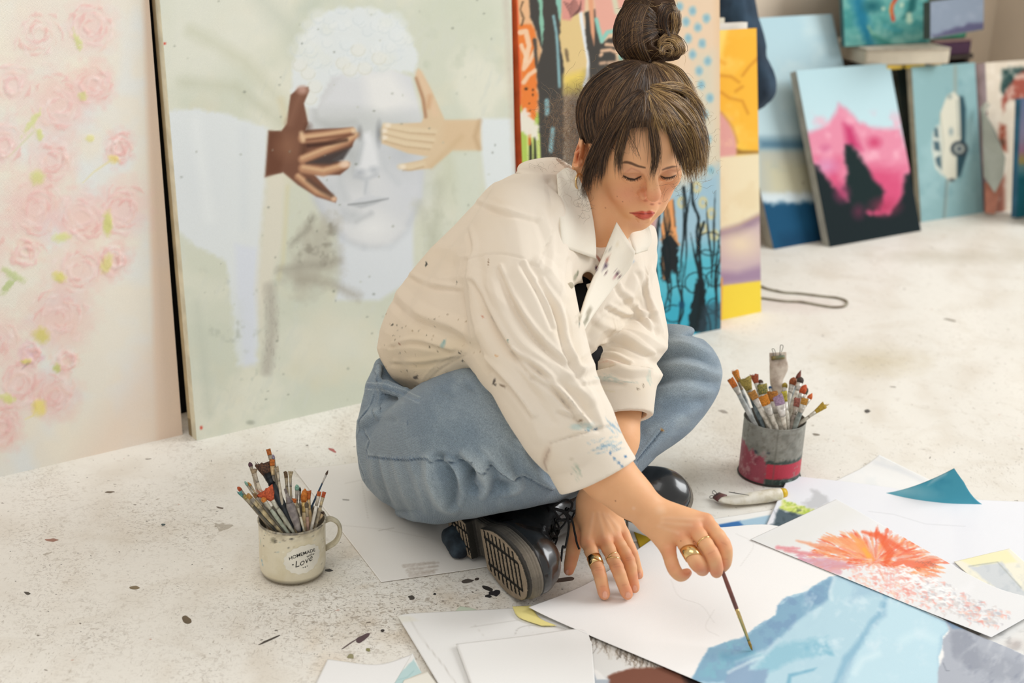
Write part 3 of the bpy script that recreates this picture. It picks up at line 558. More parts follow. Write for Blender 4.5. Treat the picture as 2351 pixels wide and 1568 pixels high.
# ---- leaning row further back
def p_sea(P):
    P.C[:] = rgb('b4d2db'); P.grad(40, 300, 'c9dde0', .6); P.wash('cfe1e2', 60, 0, .5, .6, 3)
    P.poly([(1740, 318), (1900, 318), (1900, 350), (1740, 345)], '54798e', 12, .9); P.poly([(1740, 345), (1900, 345), (1900, 450), (1740, 445)], 'b9b8a8', 8, .9); P.wash('8fa3ae', 20, .1, .4, .8, 4, (1750, 340, 1900, 400), 3); P.poly([(1760, 375), (1880, 370), (1890, 445), (1770, 445)], 'c9c3a4', 14, .8)
    P.wash('6d6350', 8, .2, .5, .7, 8, (1830, 390, 1895, 450)); P.poly([(1740, 445), (1910, 440), (1910, 475), (1740, 475)], 'd3dde2', 6, .8, rough=5); P.poly([(1740, 466), (1910, 462), (1920, 600), (1740, 600)], '1d4f70', 6, 1, rough=6); P.poly([(1790, 540), (1910, 520), (1910, 600), (1790, 600)], '17405e', 14, .8)
painting('tall seascape canvas of pale blue sky and deep blue water, behind the pink mountain', (1797, 580), (2046, 535), (1765, 440), True, .655, thick=.026, pitch=3.5, painter=p_sea, edge='b9b3a3', bars=False, push=.03)
def p_pink(P):
    s, ox, oy = 2.614, 1600, 0
    def T(pts): return TC(pts, s, ox, oy)
    P.C[:] = rgb('b5d3da'); P.grad(150, 300, 'c3dbe0', .6)
    P.poly(T([(650, 800), (760, 760), (830, 690), (850, 620), (900, 660), (960, 720), (1060, 770), (1220, 770), (1300, 1000), (1400, 1500), (700, 1400), (680, 1000)]), 'dd8aa2', 7, 1, rough=3)
    P.wash('e8a9bb', 26, -.1, .4, .8, 3, (1850, 250, 2110, 430)); P.poly(T([(880, 740), (930, 760), (990, 900), (900, 880)]), 'b8285c', 9, .8); P.ell(*T([(1065, 855)])[0], 14, 12, 'c23a64', .8, .8); P.ell(*T([(770, 890)])[0], 10, 8, 'c45d85', .9, .7)
    P.poly(T([(720, 960), (860, 960), (900, 1200), (1000, 1000), (1250, 1000), (1260, 1200), (1100, 1350), (850, 1250)]), 'c83a66', 20, .7)
    P.ell(*T([(780, 1000)])[0], 20, 14, 'd3a3c6', .9, .7)
    P.poly(T([(690, 980), (730, 1000), (800, 1100), (900, 1210), (960, 1200), (1040, 1290), (1150, 1290), (1230, 1180), (1250, 1050), (1290, 1030), (1400, 1420), (1400, 1500), (760, 1520)]), '1a2528', 5, 1, rough=3)
    P.poly(T([(890, 870), (930, 870), (1000, 970), (1060, 1080), (1130, 1150), (1100, 1260), (950, 1280), (880, 1140), (900, 1040), (885, 940)]), '1b2a2b', 5, 1, rough=3)
    P.ell(*T([(1130, 1240)])[0], 26, 16, 'a83656', .9, .7); P.ell(*T([(970, 1270)])[0], 12, 14, '6d2f48', .9, .7); P.ell(*T([(870, 1160)])[0], 14, 16, '9c3d62', .9, .8)
painting('canvas of a pink mountain over black rocks, leaning in front of the seascape', (1905, 568), (2115, 530), (1828, 155), True, .49, thick=.024, pitch=3, painter=p_pink, edge='a9a79c', bars=False)
def p_car(P):
    s, ox, oy = 2.614, 1600, 0
    def T(pts): return TC(pts, s, ox, oy)
    P.C[:] = rgb('8fb3b6'); P.wash('9dbfc2', 40, 0, .5, .7, 2); P.wash('7ea5ab', 30, .1, .5, .6, 5)
    P.line(T([(1550, 400), (1550, 560)]), 9, '97a59d', 2, .8); P.line(T([(1500, 1080), (1480, 1340)]), 5, '7c8884', 2, .8); P.line(T([(1510, 1090), (1492, 1340)]), 3, 'a5b5b0', 2, .7)
    P.poly(T([(1560, 570), (1600, 580), (1615, 650), (1610, 850), (1620, 930), (1580, 1060), (1550, 1070), (1560, 900)]), '33505a', 3, 1)
    P.poly(T([(1500, 575), (1540, 550), (1575, 580), (1585, 830), (1560, 930), (1560, 1070), (1520, 1095), (1470, 1040), (1450, 900), (1460, 680)]), 'd9d6c4', 2.5, 1)
    P.poly(T([(1440, 750), (1462, 760), (1470, 900), (1475, 1060), (1430, 1010), (1410, 900), (1415, 800)]), 'cdd3c8', 2.5, 1)
    for q in [[(1425, 770), (1445, 765), (1452, 830), (1425, 820)], [(1420, 845), (1455, 850), (1462, 910), (1425, 900)], [(1430, 950), (1462, 930), (1470, 1020), (1440, 990)]]: P.poly(T(q), '47626c', 2, .95)
    P.line(T([(1460, 680), (1480, 860), (1470, 1000)]), 1.6, '8d9489', 1.2, .7); P.ell(*T([(1525, 790)])[0], 5, 9, '8c9ea0', .5, .8); P.line(T([(1560, 600), (1572, 820)]), 2, '7c8580', 1.2, .8)
    P.ell(*T([(1575, 893)])[0], 20, 18, '36424a', .15, 1); P.ell(*T([(1575, 893)])[0], 12.5, 11.5, 'a5aaa2', .2, 1); P.ell(*T([(1575, 893)])[0], 6, 6, '59646a', .3, 1)
    P.ell(*T([(1517, 580)])[0], 6, 6, '9aa7a2', .4, .9); P.ell(*T([(1530, 1080)])[0], 7, 4, '4a545a', .4, .9)
painting('grey green canvas of a cream car turned on end, right of the pink mountain', (2115, 510), (2258, 488), (2092, 155), True, None, thick=.02, pitch=3, painter=p_car, edge='cfc7ae', bars=False)
painting('dark stretched canvas edge close behind the car painting', (2104, 500), (2240, 480), (2074, 157), True, None, thick=.018, pitch=12, painter=p_plain('41504c', '6a6150'), edge='5b5f52', push=.024, bars=False)
painting('green and cream canvas edge furthest behind the car painting', (2080, 492), (2200, 474), (2052, 155), True, None, thick=.02, pitch=12, painter=p_plain('9aa08e', 'c9c2a8'), edge='8c8c74', push=.046, bars=False)
painting('night-blue canvas, a dark sliver left of the seascape by the white boards', (1700, 600), (1792, 583), (1758, 440), False, .2, thick=.01, pitch=6, painter=p_plain('20334a', '16263a'), edge='2a3a4e', push=.075, bars=False)
# ================================================================ signed-distance modelling (meshed with openvdb)
import openvdb
_MG = [.03]
def _len(v): return np.sqrt((v*v).sum(-1))
class Nd:
    lo = hi = None
    def inf(s, m): return s.lo-m, s.hi+m
class Cone(Nd):                                    # round cone between two points
    def __init__(s, a, b, ra, rb):
        s.a = np.asarray(a, np.float32); s.b = np.asarray(b, np.float32); s.ra, s.rb = ra, rb
        s.lo = np.minimum(s.a-ra, s.b-rb); s.hi = np.maximum(s.a+ra, s.b+rb); s.ab = s.b-s.a; s.l2 = float(s.ab@s.ab)+1e-12
    def ev(s, P):
        t = np.clip(((P-s.a)@s.ab)/s.l2, 0, 1); return _len(P-s.a-t[:, None]*s.ab)-(s.ra+(s.rb-s.ra)*t)
class Ell(Nd):                                     # ellipsoid, axes rows of M
    def __init__(s, c, r, M=None):
        s.c = np.asarray(c, np.float32); s.r = np.asarray(r, np.float32); s.M = np.eye(3, dtype=np.float32) if M is None else np.asarray(M, np.float32)
        e = np.sqrt(((s.M*s.r[:, None])**2).sum(0)); s.lo = s.c-e; s.hi = s.c+e
    def ev(s, P):
        q = (P-s.c)@s.M.T; k0 = _len(q/s.r); k1 = _len(q/(s.r*s.r))+1e-9; return k0*(k0-1)/k1
class Box(Nd):
    def __init__(s, c, r, M=None, rd=.004):
        s.c = np.asarray(c, np.float32); s.r = np.asarray(r, np.float32)-rd; s.rd = rd; s.M = np.eye(3, dtype=np.float32) if M is None else np.asarray(M, np.float32)
        e = (np.abs(s.M)*(s.r+rd)[:, None]).sum(0); s.lo = s.c-e; s.hi = s.c+e
    def ev(s, P):
        q = np.abs((P-s.c)@s.M.T)-s.r; return _len(np.maximum(q, 0))+np.minimum(q.max(-1), 0)-s.rd
class Un(Nd):                                      # smooth union
    def __init__(s, ch, k=.01):
        s.ch = ch; s.k = k; s.lo = np.min([c.lo for c in ch], 0); s.hi = np.max([c.hi for c in ch], 0)
    def ev(s, P):
        lo, hi = P.min(0), P.max(0); m = s.k+_MG[0]; r = np.full(len(P), .12, np.float32)
        for c in s.ch:
            if (c.lo-m > hi).any() or (c.hi+m < lo).any(): continue
            d = c.ev(P)
            h = np.maximum(s.k-np.abs(r-d), 0)/s.k if s.k > 0 else 0
            r = np.minimum(r, d)-(h*h*s.k*.25 if s.k > 0 else 0)
        return r
class Sub(Nd):                                     # smooth subtraction a - b
    def __init__(s, a, b, k=.003): s.a, s.b, s.k = a, b, k; s.lo, s.hi = a.lo, a.hi
    def ev(s, P):
        da = s.a.ev(P); lo, hi = P.min(0), P.max(0)
        if (s.b.lo-s.k-.02 > hi).any() or (s.b.hi+s.k+.02 < lo).any(): return da
        db = -s.b.ev(P); h = np.maximum(s.k-np.abs(da-db), 0)/s.k; return np.maximum(da, db)+h*h*s.k*.25
class Isec(Nd):
    def __init__(s, a, b, k=.003): s.a, s.b, s.k = a, b, k; s.lo = np.maximum(a.lo, b.lo); s.hi = np.minimum(a.hi, b.hi)
    def ev(s, P):
        da, db = s.a.ev(P), s.b.ev(P); h = np.maximum(s.k-np.abs(da-db), 0)/s.k; return np.maximum(da, db)+h*h*s.k*.25
class Half(Nd):                                    # n.(x-p) < 0 kept
    def __init__(s, p, n): s.p = np.asarray(p, np.float32); s.n = nrm(n).astype(np.float32); s.lo = np.full(3, -9.); s.hi = np.full(3, 9.)
    def ev(s, P): return (P-s.p)@s.n
def chain(pts, rs, k=.01):
    pts = [np.asarray(p, float) for p in pts]; rs = [rs]*len(pts) if np.isscalar(rs) else rs
    return Un([Cone(pts[i], pts[i+1], rs[i], rs[i+1]) for i in range(len(pts)-1)], k)
def chain_s(pts, rs, n=5, k=.006):
    q = spl([list(p)+[r] for p, r in zip(pts, rs)], n); return chain(q[:, :3], list(q[:, 3]), k)
def sdf_mesh(node, h, B=18, smooth=0):
    lo = np.floor((node.lo-3*h)/h).astype(int); hi = np.ceil((node.hi+3*h)/h).astype(int)
    nb = np.ceil((hi-lo)/B).astype(int); g = openvdb.FloatGrid(3*h)
    ar = np.arange(B); ii = np.stack(np.meshgrid(ar, ar, ar, indexing='ij'), -1).reshape(-1, 3).astype(np.float32)
    # coarse pass: block corners/centres
    cs = np.stack(np.meshgrid(*[np.arange(n) for n in nb], indexing='ij'), -1).reshape(-1, 3)
    rad = B*h*.87*1.25+.002; keep = []; _MG[0] = rad+.004
    for c in cs:
        ctr = ((lo+c*B+B/2)*h).astype(np.float32)[None]
        if (ctr[0] < node.lo-rad).any() or (ctr[0] > node.hi+rad).any(): continue
        d = node.ev(ctr)[0]
        if d < rad and d > -rad*1.15: keep.append(c)
        elif d <= -rad*1.15:
            o = lo+c*B; g.fill(tuple(int(v) for v in o), tuple(int(v) for v in (o+B-1)), -3*h, True)
    _MG[0] = 3*h
    for c in keep:
        o = lo+c*B; P = ((o+ii)*h).astype(np.float32); d = np.clip(node.ev(P), -3*h, 3*h).reshape(B, B, B).astype(np.float32)
        g.copyFromArray(d, ijk=tuple(int(v) for v in o))
    pts, tr, qd = g.convertToPolygons(isovalue=0.0, adaptivity=0.0) if False else (lambda r: r if len(r) == 3 else (r[0], np.zeros((0, 3), int), r[1]))(g.convertToQuads(isovalue=0.0) if hasattr(g, 'convertToQuads') else g.convertToPolygons(isovalue=0.0))
    V = np.asarray(pts, np.float32)*h; Q = np.asarray(qd).astype(np.int32)
    a_, b_, c_, d_ = (V[Q[:, k]].astype(np.float64) for k in range(4)); vol = (np.cross(c_-a_, d_-b_)*(a_-V.mean(0))).sum()
    if vol < 0: Q = Q[:, ::-1].copy()
    if smooth: V = relax(V, Q, smooth)
    return V, Q
def relax(V, Q, it=1, lam=.5):
    n = len(V); V = V.astype(np.float64)
    E = np.concatenate([Q[:, [0, 1]], Q[:, [1, 2]], Q[:, [2, 3]], Q[:, [3, 0]]]); cnt = np.bincount(E[:, 0], minlength=n)[:, None]+1e-9
    for k in range(it*2):
        S = np.stack([np.bincount(E[:, 0], V[E[:, 1], a], n) for a in range(3)], 1)/cnt
        V = V+(S-V)*(lam if k % 2 == 0 else -lam*1.04)
    return V.astype(np.float32)
def vnormals(V, Q):
    a = V[Q[:, 2]]-V[Q[:, 0]]; b = V[Q[:, 3]]-V[Q[:, 1]]; n = np.cross(a, b); N = np.zeros((len(V), 3))
    for k in range(4):
        for c in range(3): N[:, c] += np.bincount(Q[:, k], n[:, c], len(V))
    return N/(np.linalg.norm(N, axis=1)[:, None]+1e-12)
def warp(V, lev, tgt, side, reach, fy=26):
    """sculpting pass: pull the outline seen at the given heights onto the measured one"""
    for _ in range(2):
        x, y, d = proj(V); ys = np.array(lev, float); cur = []
        for l in ys:
            m = np.abs(y-l) < 4; cur.append((x[m].min() if side < 0 else x[m].max()) if m.any() else np.nan)
        cur = np.array(cur); ok = ~np.isnan(cur); de = np.interp(y, ys[ok], (np.array(tgt, float)-cur)[ok]); xe = np.interp(y, ys[ok], cur[ok])
        e = np.clip(1-np.abs(x-xe)/reach, 0, 1); e = e*e*(3-2*e)*np.clip((y-ys[0]+fy)/fy, 0, 1)*np.clip((ys[-1]+fy-y)/fy, 0, 1)
        V = V+RT*(de*e*d/F)[:, None]
    return V
def bvh(V, Q): return BVHTree.FromPolygons(V.tolist(), Q.tolist())
def hit(tree, x, y, off=0.0, dflt=None):
    d = ray(x, y); n = nrm(d); r = tree.ray_cast(Vector(CP), Vector(n), 10)
    if r[0] is None: return None if dflt is None else D(x, y, dflt)
    p = np.array(r[0]); return p-n*off
# ================================================================ FAR RIGHT CORNER
SE = nrm(G(2258, 488)-G(2115, 510)); SN = np.array([-SE[1], SE[0], 0]); SO = G(2115, 510)
def sp(s, n, z): return SO+SE*s+SN*n+np.array([0, 0, z])
def boxat(name, s0, s1, n0, n1, z0, z1, mat, parent=None, bev=.003, rot=0):
    c = sp((s0+s1)/2, (n0+n1)/2, z0); R = np.array([[math.cos(rot), -math.sin(rot), 0], [math.sin(rot), math.cos(rot), 0], [0, 0, 1]])
    pts = [c+R@(sp(a, b, z0)-c) for a, b in ((s0, n0), (s1, n0), (s1, n1), (s0, n1))]
    bm = prism(pts, (0, 0, z1-z0)); bmesh.ops.bevel(bm, geom=bm.edges[:], offset=bev, segments=2, affect='EDGES')
    return bm_obj(name, bm, mat, parent)
shelf = empty('low_shelf', tuple(sp(.3, .3, 0)), 'low dark shelf hidden behind the car painting, carrying boxes and pictures', 'shelf')
M_dkwood = mat_simple('dark_shelf_wood', '4a3f36', .7)
boxat('shelf_board', -.16, .37, .205, .47, .429, .4435, M_dkwood, shelf)
for s_ in (-.15, .34): boxat('side_panel', s_, s_+.02, .21, .46, 0, .429, M_dkwood, shelf)
boxat('back_panel', -.13, .34, .45, .46, 0, .429, M_dkwood, shelf)
def thing1(o, label, cat, group=None): return finish(o, label, cat, group)
wb = empty('storage_box', tuple(sp(-.03, .23, .458)), 'shallow cream box lying under the teal painting on the shelf', 'box')
boxat('box_body', -.150, .138, .105, .33, .4445, .485, mat_simple('cream_card', 'd8cdb8', .8, scale=12), wb, rot=-.2); boxat('box_lid', -.152, .140, .103, .332, .485, .491, mat_simple('cream_card_lid', 'ddd3c2', .8), wb, rot=-.2)
pb_ = empty('storage_box', tuple(sp(.3, .3, .458)), 'dark purple box at the bottom of the pile by the beige wall', 'box'); boxat('box_body', .18, .345, .2, .38, .4445, .484, mat_simple('plum_card', '4a2c44', .8), pb_); boxat('box_lid', .178, .347, .198, .382, .484, .489, mat_simple('pinkish_card', '9a7a74', .8), pb_)
gb = empty('storage_box', tuple(sp(.3, .3, .503)), 'green box on top of the purple box by the beige wall', 'box'); boxat('box_body', .16, .34, .22, .40, .490, .530, mat_simple('green_card', '2f7a5c', .8, color2='27604c'), gb); boxat('box_lid', .158, .342, .218, .402, .530, .536, mat_simple('green_card_lid', '5d8a68', .8), gb)
for k, (a, b, c) in enumerate([(-.10, -.035, 'd9b84e'), (-.02, .06, 'dcc045'), (.085, .13, 'c9a96a')]):
    o = boxat('canvas_board', a, b, .118, .139, .431, .4435, mat_simple('board_'+c, c, .8)); o.location.z += 0
    thing1(o, ['yellow edged board wedged under the cream box, leftmost', 'bright yellow edged board wedged under the middle of the cream box', 'tan edged board wedged under the right end of the cream box'][k], 'board')
def p_teal(P):
    s, ox, oy = 5.455, 1920, 0
    def T(pts): return TC(pts, s, ox, oy)
    P.C[:] = rgb('5fa39d'); P.wash('8cc0b6', 18, -.1, .4, .8, 2); P.wash('3f8a88', 22, 0, .4, .8, 5)
    P.poly(T([(180, -60), (330, -60), (480, 560), (380, 560), (250, 300)]), '1f7290', 10, .9, rough=4); P.ell(*T([(450, 80)])[0], 20, 14, '1f5f68', .7, .9); P.poly(T([(920, -40), (1010, -40), (990, 120), (880, 220), (830, 240), (900, 100)]), '1f5c5c', 4, .9)
    P.line(T([(760, -30), (700, 60), (690, 140), (715, 250)]), 8, 'c9472a', 1.5, 1); P.line(T([(700, 40), (672, 120), (690, 190)]), 3, 'dca23c', 1.2, .9)
    for x, y, r in [(820, 65, 5), (590, 110, 4), (910, 190, 6), (915, 255, 7)]: P.ell(*T([(x, y)])[0], r, r, 'c9dcc0', .6, .9)
    P.line(T([(400, 330), (450, 420), (500, 440)]), 4, 'b5cf8e', 3, .8); P.line(T([(470, 420), (650, 520), (850, 520), (1100, 440)]), 9, '8ec7b8', 5, .7); P.line(T([(600, 320), (700, 370), (800, 380)]), 4, '3a94a2', 3, .8); P.line(T([(480, 460), (640, 540)]), 12, '2d7a70', 6, .7); P.line(T([(1090, -20), (1150, 300), (1160, 520)]), 4, '9fd0c2', 3, .7)
def onz(x, y, z): return (x, y)
painting('teal painting with a curved orange stroke, standing on the cream box', (1940, 107), (2135, 98), (2131, 0), False, .26, za=.493, thick=.014, pitch=3, painter=p_teal, edge='3d6d70', bars=False)
def p_lilac(P):
    P.C[:] = rgb('7f8a99'); P.wash('8e97a6', 20, 0, .5, .6); P.poly([(2140, 80), (2180, 66), (2220, 56), (2262, 48), (2264, 90), (2140, 95)], '4d4a66', 3, .9, rough=3); P.poly([(2130, 90), (2270, 66), (2270, 100), (2130, 100)], '7d8e72', 4, .9)
painting('small lilac grey landscape above the green box near the beige wall', (2136, 90), (2258, 68), (2136, 18), True, .10, za=.539, zb=.539, thick=.02, pitch=4, painter=p_lilac, edge='3c4a44', bars=False)
painting('large dark olive canvas standing behind the small lilac landscape', (2090, 62), (2266, 40), (2262, 0), False, .3, za=.54, thick=.02, pitch=12, painter=p_plain('57594a', '3f4a40'), edge='2f3f38', bars=False, push=.02)
def p_flower(P):
    s, ox, oy = 5.8775, 1600, 0
    def T(pts): return TC(pts, s, ox, oy)
    P.C[:] = rgb('b7c9cc'); P.poly(T([(1080, -400), (1270, -400), (1280, 260), (1090, 260)]), 'd0ad90', 4, 1); P.poly(T([(1065, -400), (1100, -400), (1110, 260), (1080, 260)]), '7a7448', 3, .9); P.poly(T([(940, 50), (1015, 40), (1010, 260), (925, 260)]), 'e07a58', 3, 1)
    P.line(T([(1380, -100), (1460, 220)]), 4, '6f7a7e', 2, .8); P.poly(T([(1400, -60), (1560, -60), (1900, 60), (1930, 110), (1850, 260), (1640, 260), (1580, 160), (1470, 120)]), 'd5574a', 4, 1, rough=4); P.poly(T([(1560, -40), (1700, -60), (1900, 60), (1930, 100), (1780, 120), (1620, 80)]), '7a4636', 3, .9, rough=3)
    P.line(T([(1560, 20), (1640, 80), (1700, 110), (1780, 60)]), 5, 'd9c06a', 1.5, .95, rough=2); P.poly(T([(1980, -60), (2080, -60), (2090, 260), (2030, 260)]), 'a99484', 2, 1); P.wash('c9d3d2', 12, .1, .5, .5)
painting('painting of a red flower and figures behind the top of the seascape', (1748, 436), (1960, 400), (1957, 0), False, 1.05, thick=.02, pitch=3.2, painter=p_flower, edge='8b8378', bars=False, push=.14)
# things in front of the wall at far right
def p_fig(P):
    s, ox, oy = 3.92, 2200, 120
    def T(pts): return TC(pts, s, ox, oy)
    P.C[:] = rgb('e0d3c0'); P.poly(T([(395, 150), (560, 130), (700, 140), (700, 420), (400, 420), (385, 300)]), '2c4a48', 4, 1, rough=3); P.poly(T([(430, 340), (490, 240), (560, 180), (700, 160), (700, 420), (440, 420), (400, 560), (395, 420)]), 'a65a4c', 4, 1, rough=4)
    P.poly(T([(370, 640), (430, 660), (440, 900), (360, 860)]), '9c5440', 4, 1); P.ell(*T([(395, 810)])[0], 6, 8, '5d4638', .6, .9); P.poly(T([(340, 1100), (420, 1100), (420, 1480), (335, 1480)]), 'a0604e', 5, .9); P.wash('efe4d4', 14, 0, .5, .6, 4)
painting('canvas with rust-red figures at the far right edge', (2278, 489), (2420, 468), (2262, 147), True, None, thick=.045, pitch=3, painter=p_fig, edge='d7bfc6', bars=False)
painting('cream canvas edge standing left of the rust-red figures', (2266, 494), (2380, 476), (2252, 147), True, None, thick=.016, pitch=12, painter=p_plain('e0d6bb'), edge='d9cfb3', bars=False, push=.075)
def p_sun(P):
    P.C[:] = rgb('55657f'); P.grad(230, 330, '8c7c8e', .8); P.grad(325, 345, 'a0708c', .8); P.grad(345, 365, 'a59a5e', .9); P.grad(372, 384, '5a8c98', .95); P.grad(390, 410, '1c6a7c', .95); P.wash('12525f', 20, 0, .5, .6, 2, (2300, 400, 2360, 500)); P.poly([(2300, 210), (2326, 210), (2320, 380), (2300, 380)], '9fb0d0', 2, .7)
painting('narrow sunset-over-water canvas at the right edge in front of the figures', (2303, 497), (2352, 490), (2313, 224), True, None, thick=.02, pitch=2.5, painter=p_sun, edge='3c6f8a', bars=False, push=-.05)
painting('cream board leaning at the extreme right edge', (2330, 506), (2400, 494), (2352, 335), True, .3, thick=.012, pitch=8, painter=p_plain('3f8a54'), edge='ddd2ba', bars=False, push=-.075)
def flat_poly(name, pts, mat, th, parent=None, bev=0):
    P = [np.array(p) for p in pts]; n = nrm(np.cross(P[1]-P[0], P[-1]-P[0])); n = n if n@(CP-P[0]) < 0 else -n
    bm = prism(P, n*th)
    if bev: bmesh.ops.bevel(bm, geom=bm.edges[:], offset=bev, segments=1, affect='EDGES')
    return bm_obj(name, bm, mat, parent)
M_greycard = mat_simple('grey_card', 'aeb2a6', .9, scale=15)
dd = proj(G(2285, 491))[2]-.07
o = flat_poly('loose_paper', [D(2252, 246, dd+.02), D(2258, 255, dd), D(2285, 302, dd), D(2307, 362, dd-.01), D(2302, 405, dd-.02), D(2283, 442, dd-.02), D(2259, 405, dd+.0), D(2256, 330, dd+.01)], M_greycard, .002); thing1(o, 'pointed sheet of grey paper hanging beside the car painting', 'paper')
o = flat_poly('loose_paper', [D(2250, 250, dd+.02), D(2262, 233, dd+.01), D(2274, 239, dd), D(2258, 264, dd)], mat_simple('white_scrap', 'd6d2c4', .9), .002); thing1(o, 'small white folded scrap above the pointed grey sheet', 'paper')
o = flat_poly('pink_board', [D(2262, 418, dd+.02), D(2298, 424, dd+.02), D(2284, 492, dd+.035), D(2263, 489, dd+.035)], mat_simple('salmon_board', 'c4826c', .8), .01); thing1(o, 'salmon pink board low behind the pointed grey sheet', 'board')
# navy cloth hanging behind the white boards
nv = Un([chain([D(1560, -40, 3.62), D(1640, -20, 3.62), D(1692, 20, 3.62), D(1712, 90, 3.62)], [.075, .07, .04, .035], .04), chain([D(1712, 90, 3.62), D(1738, 170, 3.62), D(1741, 205, 3.62), D(1700, 260, 3.62)], [.03, .033, .034, .028], .03), Ell(D(1620, 90, 3.64), (.10, .05, .12))], .05)
V, Q = sdf_mesh(nv, .007)
Nn = vnormals(V, Q); V = V+Nn*(fbm(V[:, 0]*28, V[:, 1]*28, V[:, 2]*9, 3)*.010)[:, None]
thing1(mesh_np('navy_jacket', V, Q, mat_simple('navy_cloth', '22303f', .9, color2='31475a', scale=14, bump=.2)), 'dark navy cloth slung behind the white boards at the top', 'cloth')
# cord loop on the floor
cord = spl([G(1748, 657, .003), G(1763, 663, .003), G(1800, 671, .003), G(1840, 674, .003), G(1890, 680, .003), G(1925, 684, .003), G(1944, 692, .003), G(1940, 702, .003), G(1915, 705, .003), G(1880, 700, .003), G(1840, 693, .003), G(1800, 691, .003), G(1748, 684, .003)], 8)
V, fs = tube(cord, .0027, 8); thing1(mesh_np('cord', V, fs, mat_simple('beige_cord', '9d9884', .8, color2='6b5a44', scale=30)), 'thin beige cord looping over the floor from behind the yellow canvas', 'cord')
# ================================================================ PAPERS ON THE FLOOR
M_paper = mat_vcol('paper', .85, .2, .12, 900, .015)
def edge_pts(pl, z0, n):
    p = np.array([G(x, y, z0) for x, y in pl]) if len(pl[0]) == 2 else np.array(pl, float)
    if len(p) > 2: p = spl(p, 10)
    L = np.concatenate([[0], np.cumsum(np.linalg.norm(np.diff(p, axis=0), axis=1))]); t = np.linspace(0, L[-1], n)
    return np.stack([np.interp(t, L, p[:, k]) for k in range(3)], 1)
def sheet(label, bottom, top, left=None, right=None, z=.001, painter=None, base='f1efea', pitch=3.0, lift=None, name='paper_sheet', cat='paper', group=None, back=None):
    """four px edges: bottom a->b, top d->c, left a->d, right b->c (each may be a polyline)"""
    left = left or [bottom[0], top[0]]; right = right or [bottom[-1], top[-1]]
    w_ = np.linalg.norm(G(*bottom[0])-G(*bottom[-1])); h_ = np.linalg.norm(G(*left[0])-G(*left[-1])); mp = 2.0/F*pitch
    nu, nv_ = max(8, int(w_/mp)), max(8, int(h_/mp))
    B, T, L, R = edge_pts(bottom, z, nu), edge_pts(top, z, nu), edge_pts(left, z, nv_), edge_pts(right, z, nv_)
    u = np.linspace(0, 1, nu)[None, :, None]; v = np.linspace(0, 1, nv_)[:, None, None]
    S = (1-v)*B[None]+v*T[None]+(1-u)*L[:, None]+u*R[:, None]-((1-u)*(1-v)*B[0]+u*(1-v)*B[-1]+(1-u)*v*T[0]+u*v*T[-1])
    V = S.reshape(-1, 3); uu = np.broadcast_to(u[..., 0], (nv_, nu)).ravel(); vv = np.broadcast_to(v[..., 0], (nv_, nu)).ravel()
    V[:, 2] += .0007*(1+vnoise2(V[:, 0], V[:, 1], .12, len(label)))
    if lift is not None: V[:, 2] += lift(uu, vv, V)
    px, py, d = proj(V); P = Paint(px, py, base)
    if painter: painter(P)
    n = len(V); V2 = V.copy(); V2[:, 2] -= .0003; Q = grid_faces(nu, nv_)
    i = np.arange(n).reshape(nv_, nu); rim = np.concatenate([i[0], i[1:, -1], i[-1, -2::-1], i[-2:0:-1, 0]]); rn = np.roll(rim, -1)
    Fs = np.concatenate([Q, Q[:, ::-1]+n, np.stack([rim, rim+n, rn+n, rn], -1)])
    C = np.concatenate([P.C, np.tile(rgb(back or base), (n, 1))])
    return thing1(mesh_np(name, np.vstack([V, V2]), Fs, M_paper, None, True, C), label, cat, group)
# large sheet under the woman
def p_under(P):
    P.wash('ebe6de', 60, 0, .5, .6); P.line([(787, 1147), (801, 1148)], 2, '5b5650', 1, .8)
    for k in range(12): y = 1292+k*4; P.line([(925+k*3+rnd.uniform(-6, 6), y+6), (1000+rnd.uniform(-6, 10), y-3+rnd.uniform(-3, 3))], 3, 'b3a597', 2, .55, rough=2, rs=4)
    P.line([(870, 1218), (905, 1212)], 1.5, 'b0a99e', 1, .6); P.line([(792, 1110), (830, 1102), (845, 1190)], 1.3, 'c6c0b6', 1, .5); P.line([(775, 1205), (880, 1215), (980, 1235)], 1.3, 'cbc4ba', 1, .5)
sheet('large blank drawing sheet with smudges, lying under the seated woman', [(875, 1337), (1110, 1303), (1300, 1266), (1440, 1232)], [(675, 1078), (840, 1060), (1180, 1010)], z=.0012, painter=p_under, base='ece8e1', pitch=4)
# blue strip and small things between hand and can
def p_strip(P):
    P.poly([(1640, 1204), (1700, 1195), (1716, 1214), (1640, 1222)], '3c72ad', 2, 1); P.poly([(1696, 1196), (1780, 1180), (1770, 1215), (1716, 1214)], 'a8c6d8', 2, 1); P.poly([(1640, 1190), (1700, 1194), (1640, 1206)], 'eceae4', 2, .9)
sheet('narrow painted strip of dark and light blue, just right of the painting hand', [(1600, 1232), (1768, 1222)], [(1570, 1202), (1790, 1168)], z=.0012, painter=p_strip, pitch=3)
sheet('yellow card corner poking out under the two hands', [(1470, 1262), (1500, 1250)], [(1455, 1222), (1500, 1238)], z=.0016, base='c9a92e', pitch=4)
sheet('grey white sheet under the forearm with an upturned corner', [(1440, 1245), (1620, 1238)], [(1440, 1180), (1580, 1165)], z=.0009, base='e4e3df', pitch=5)
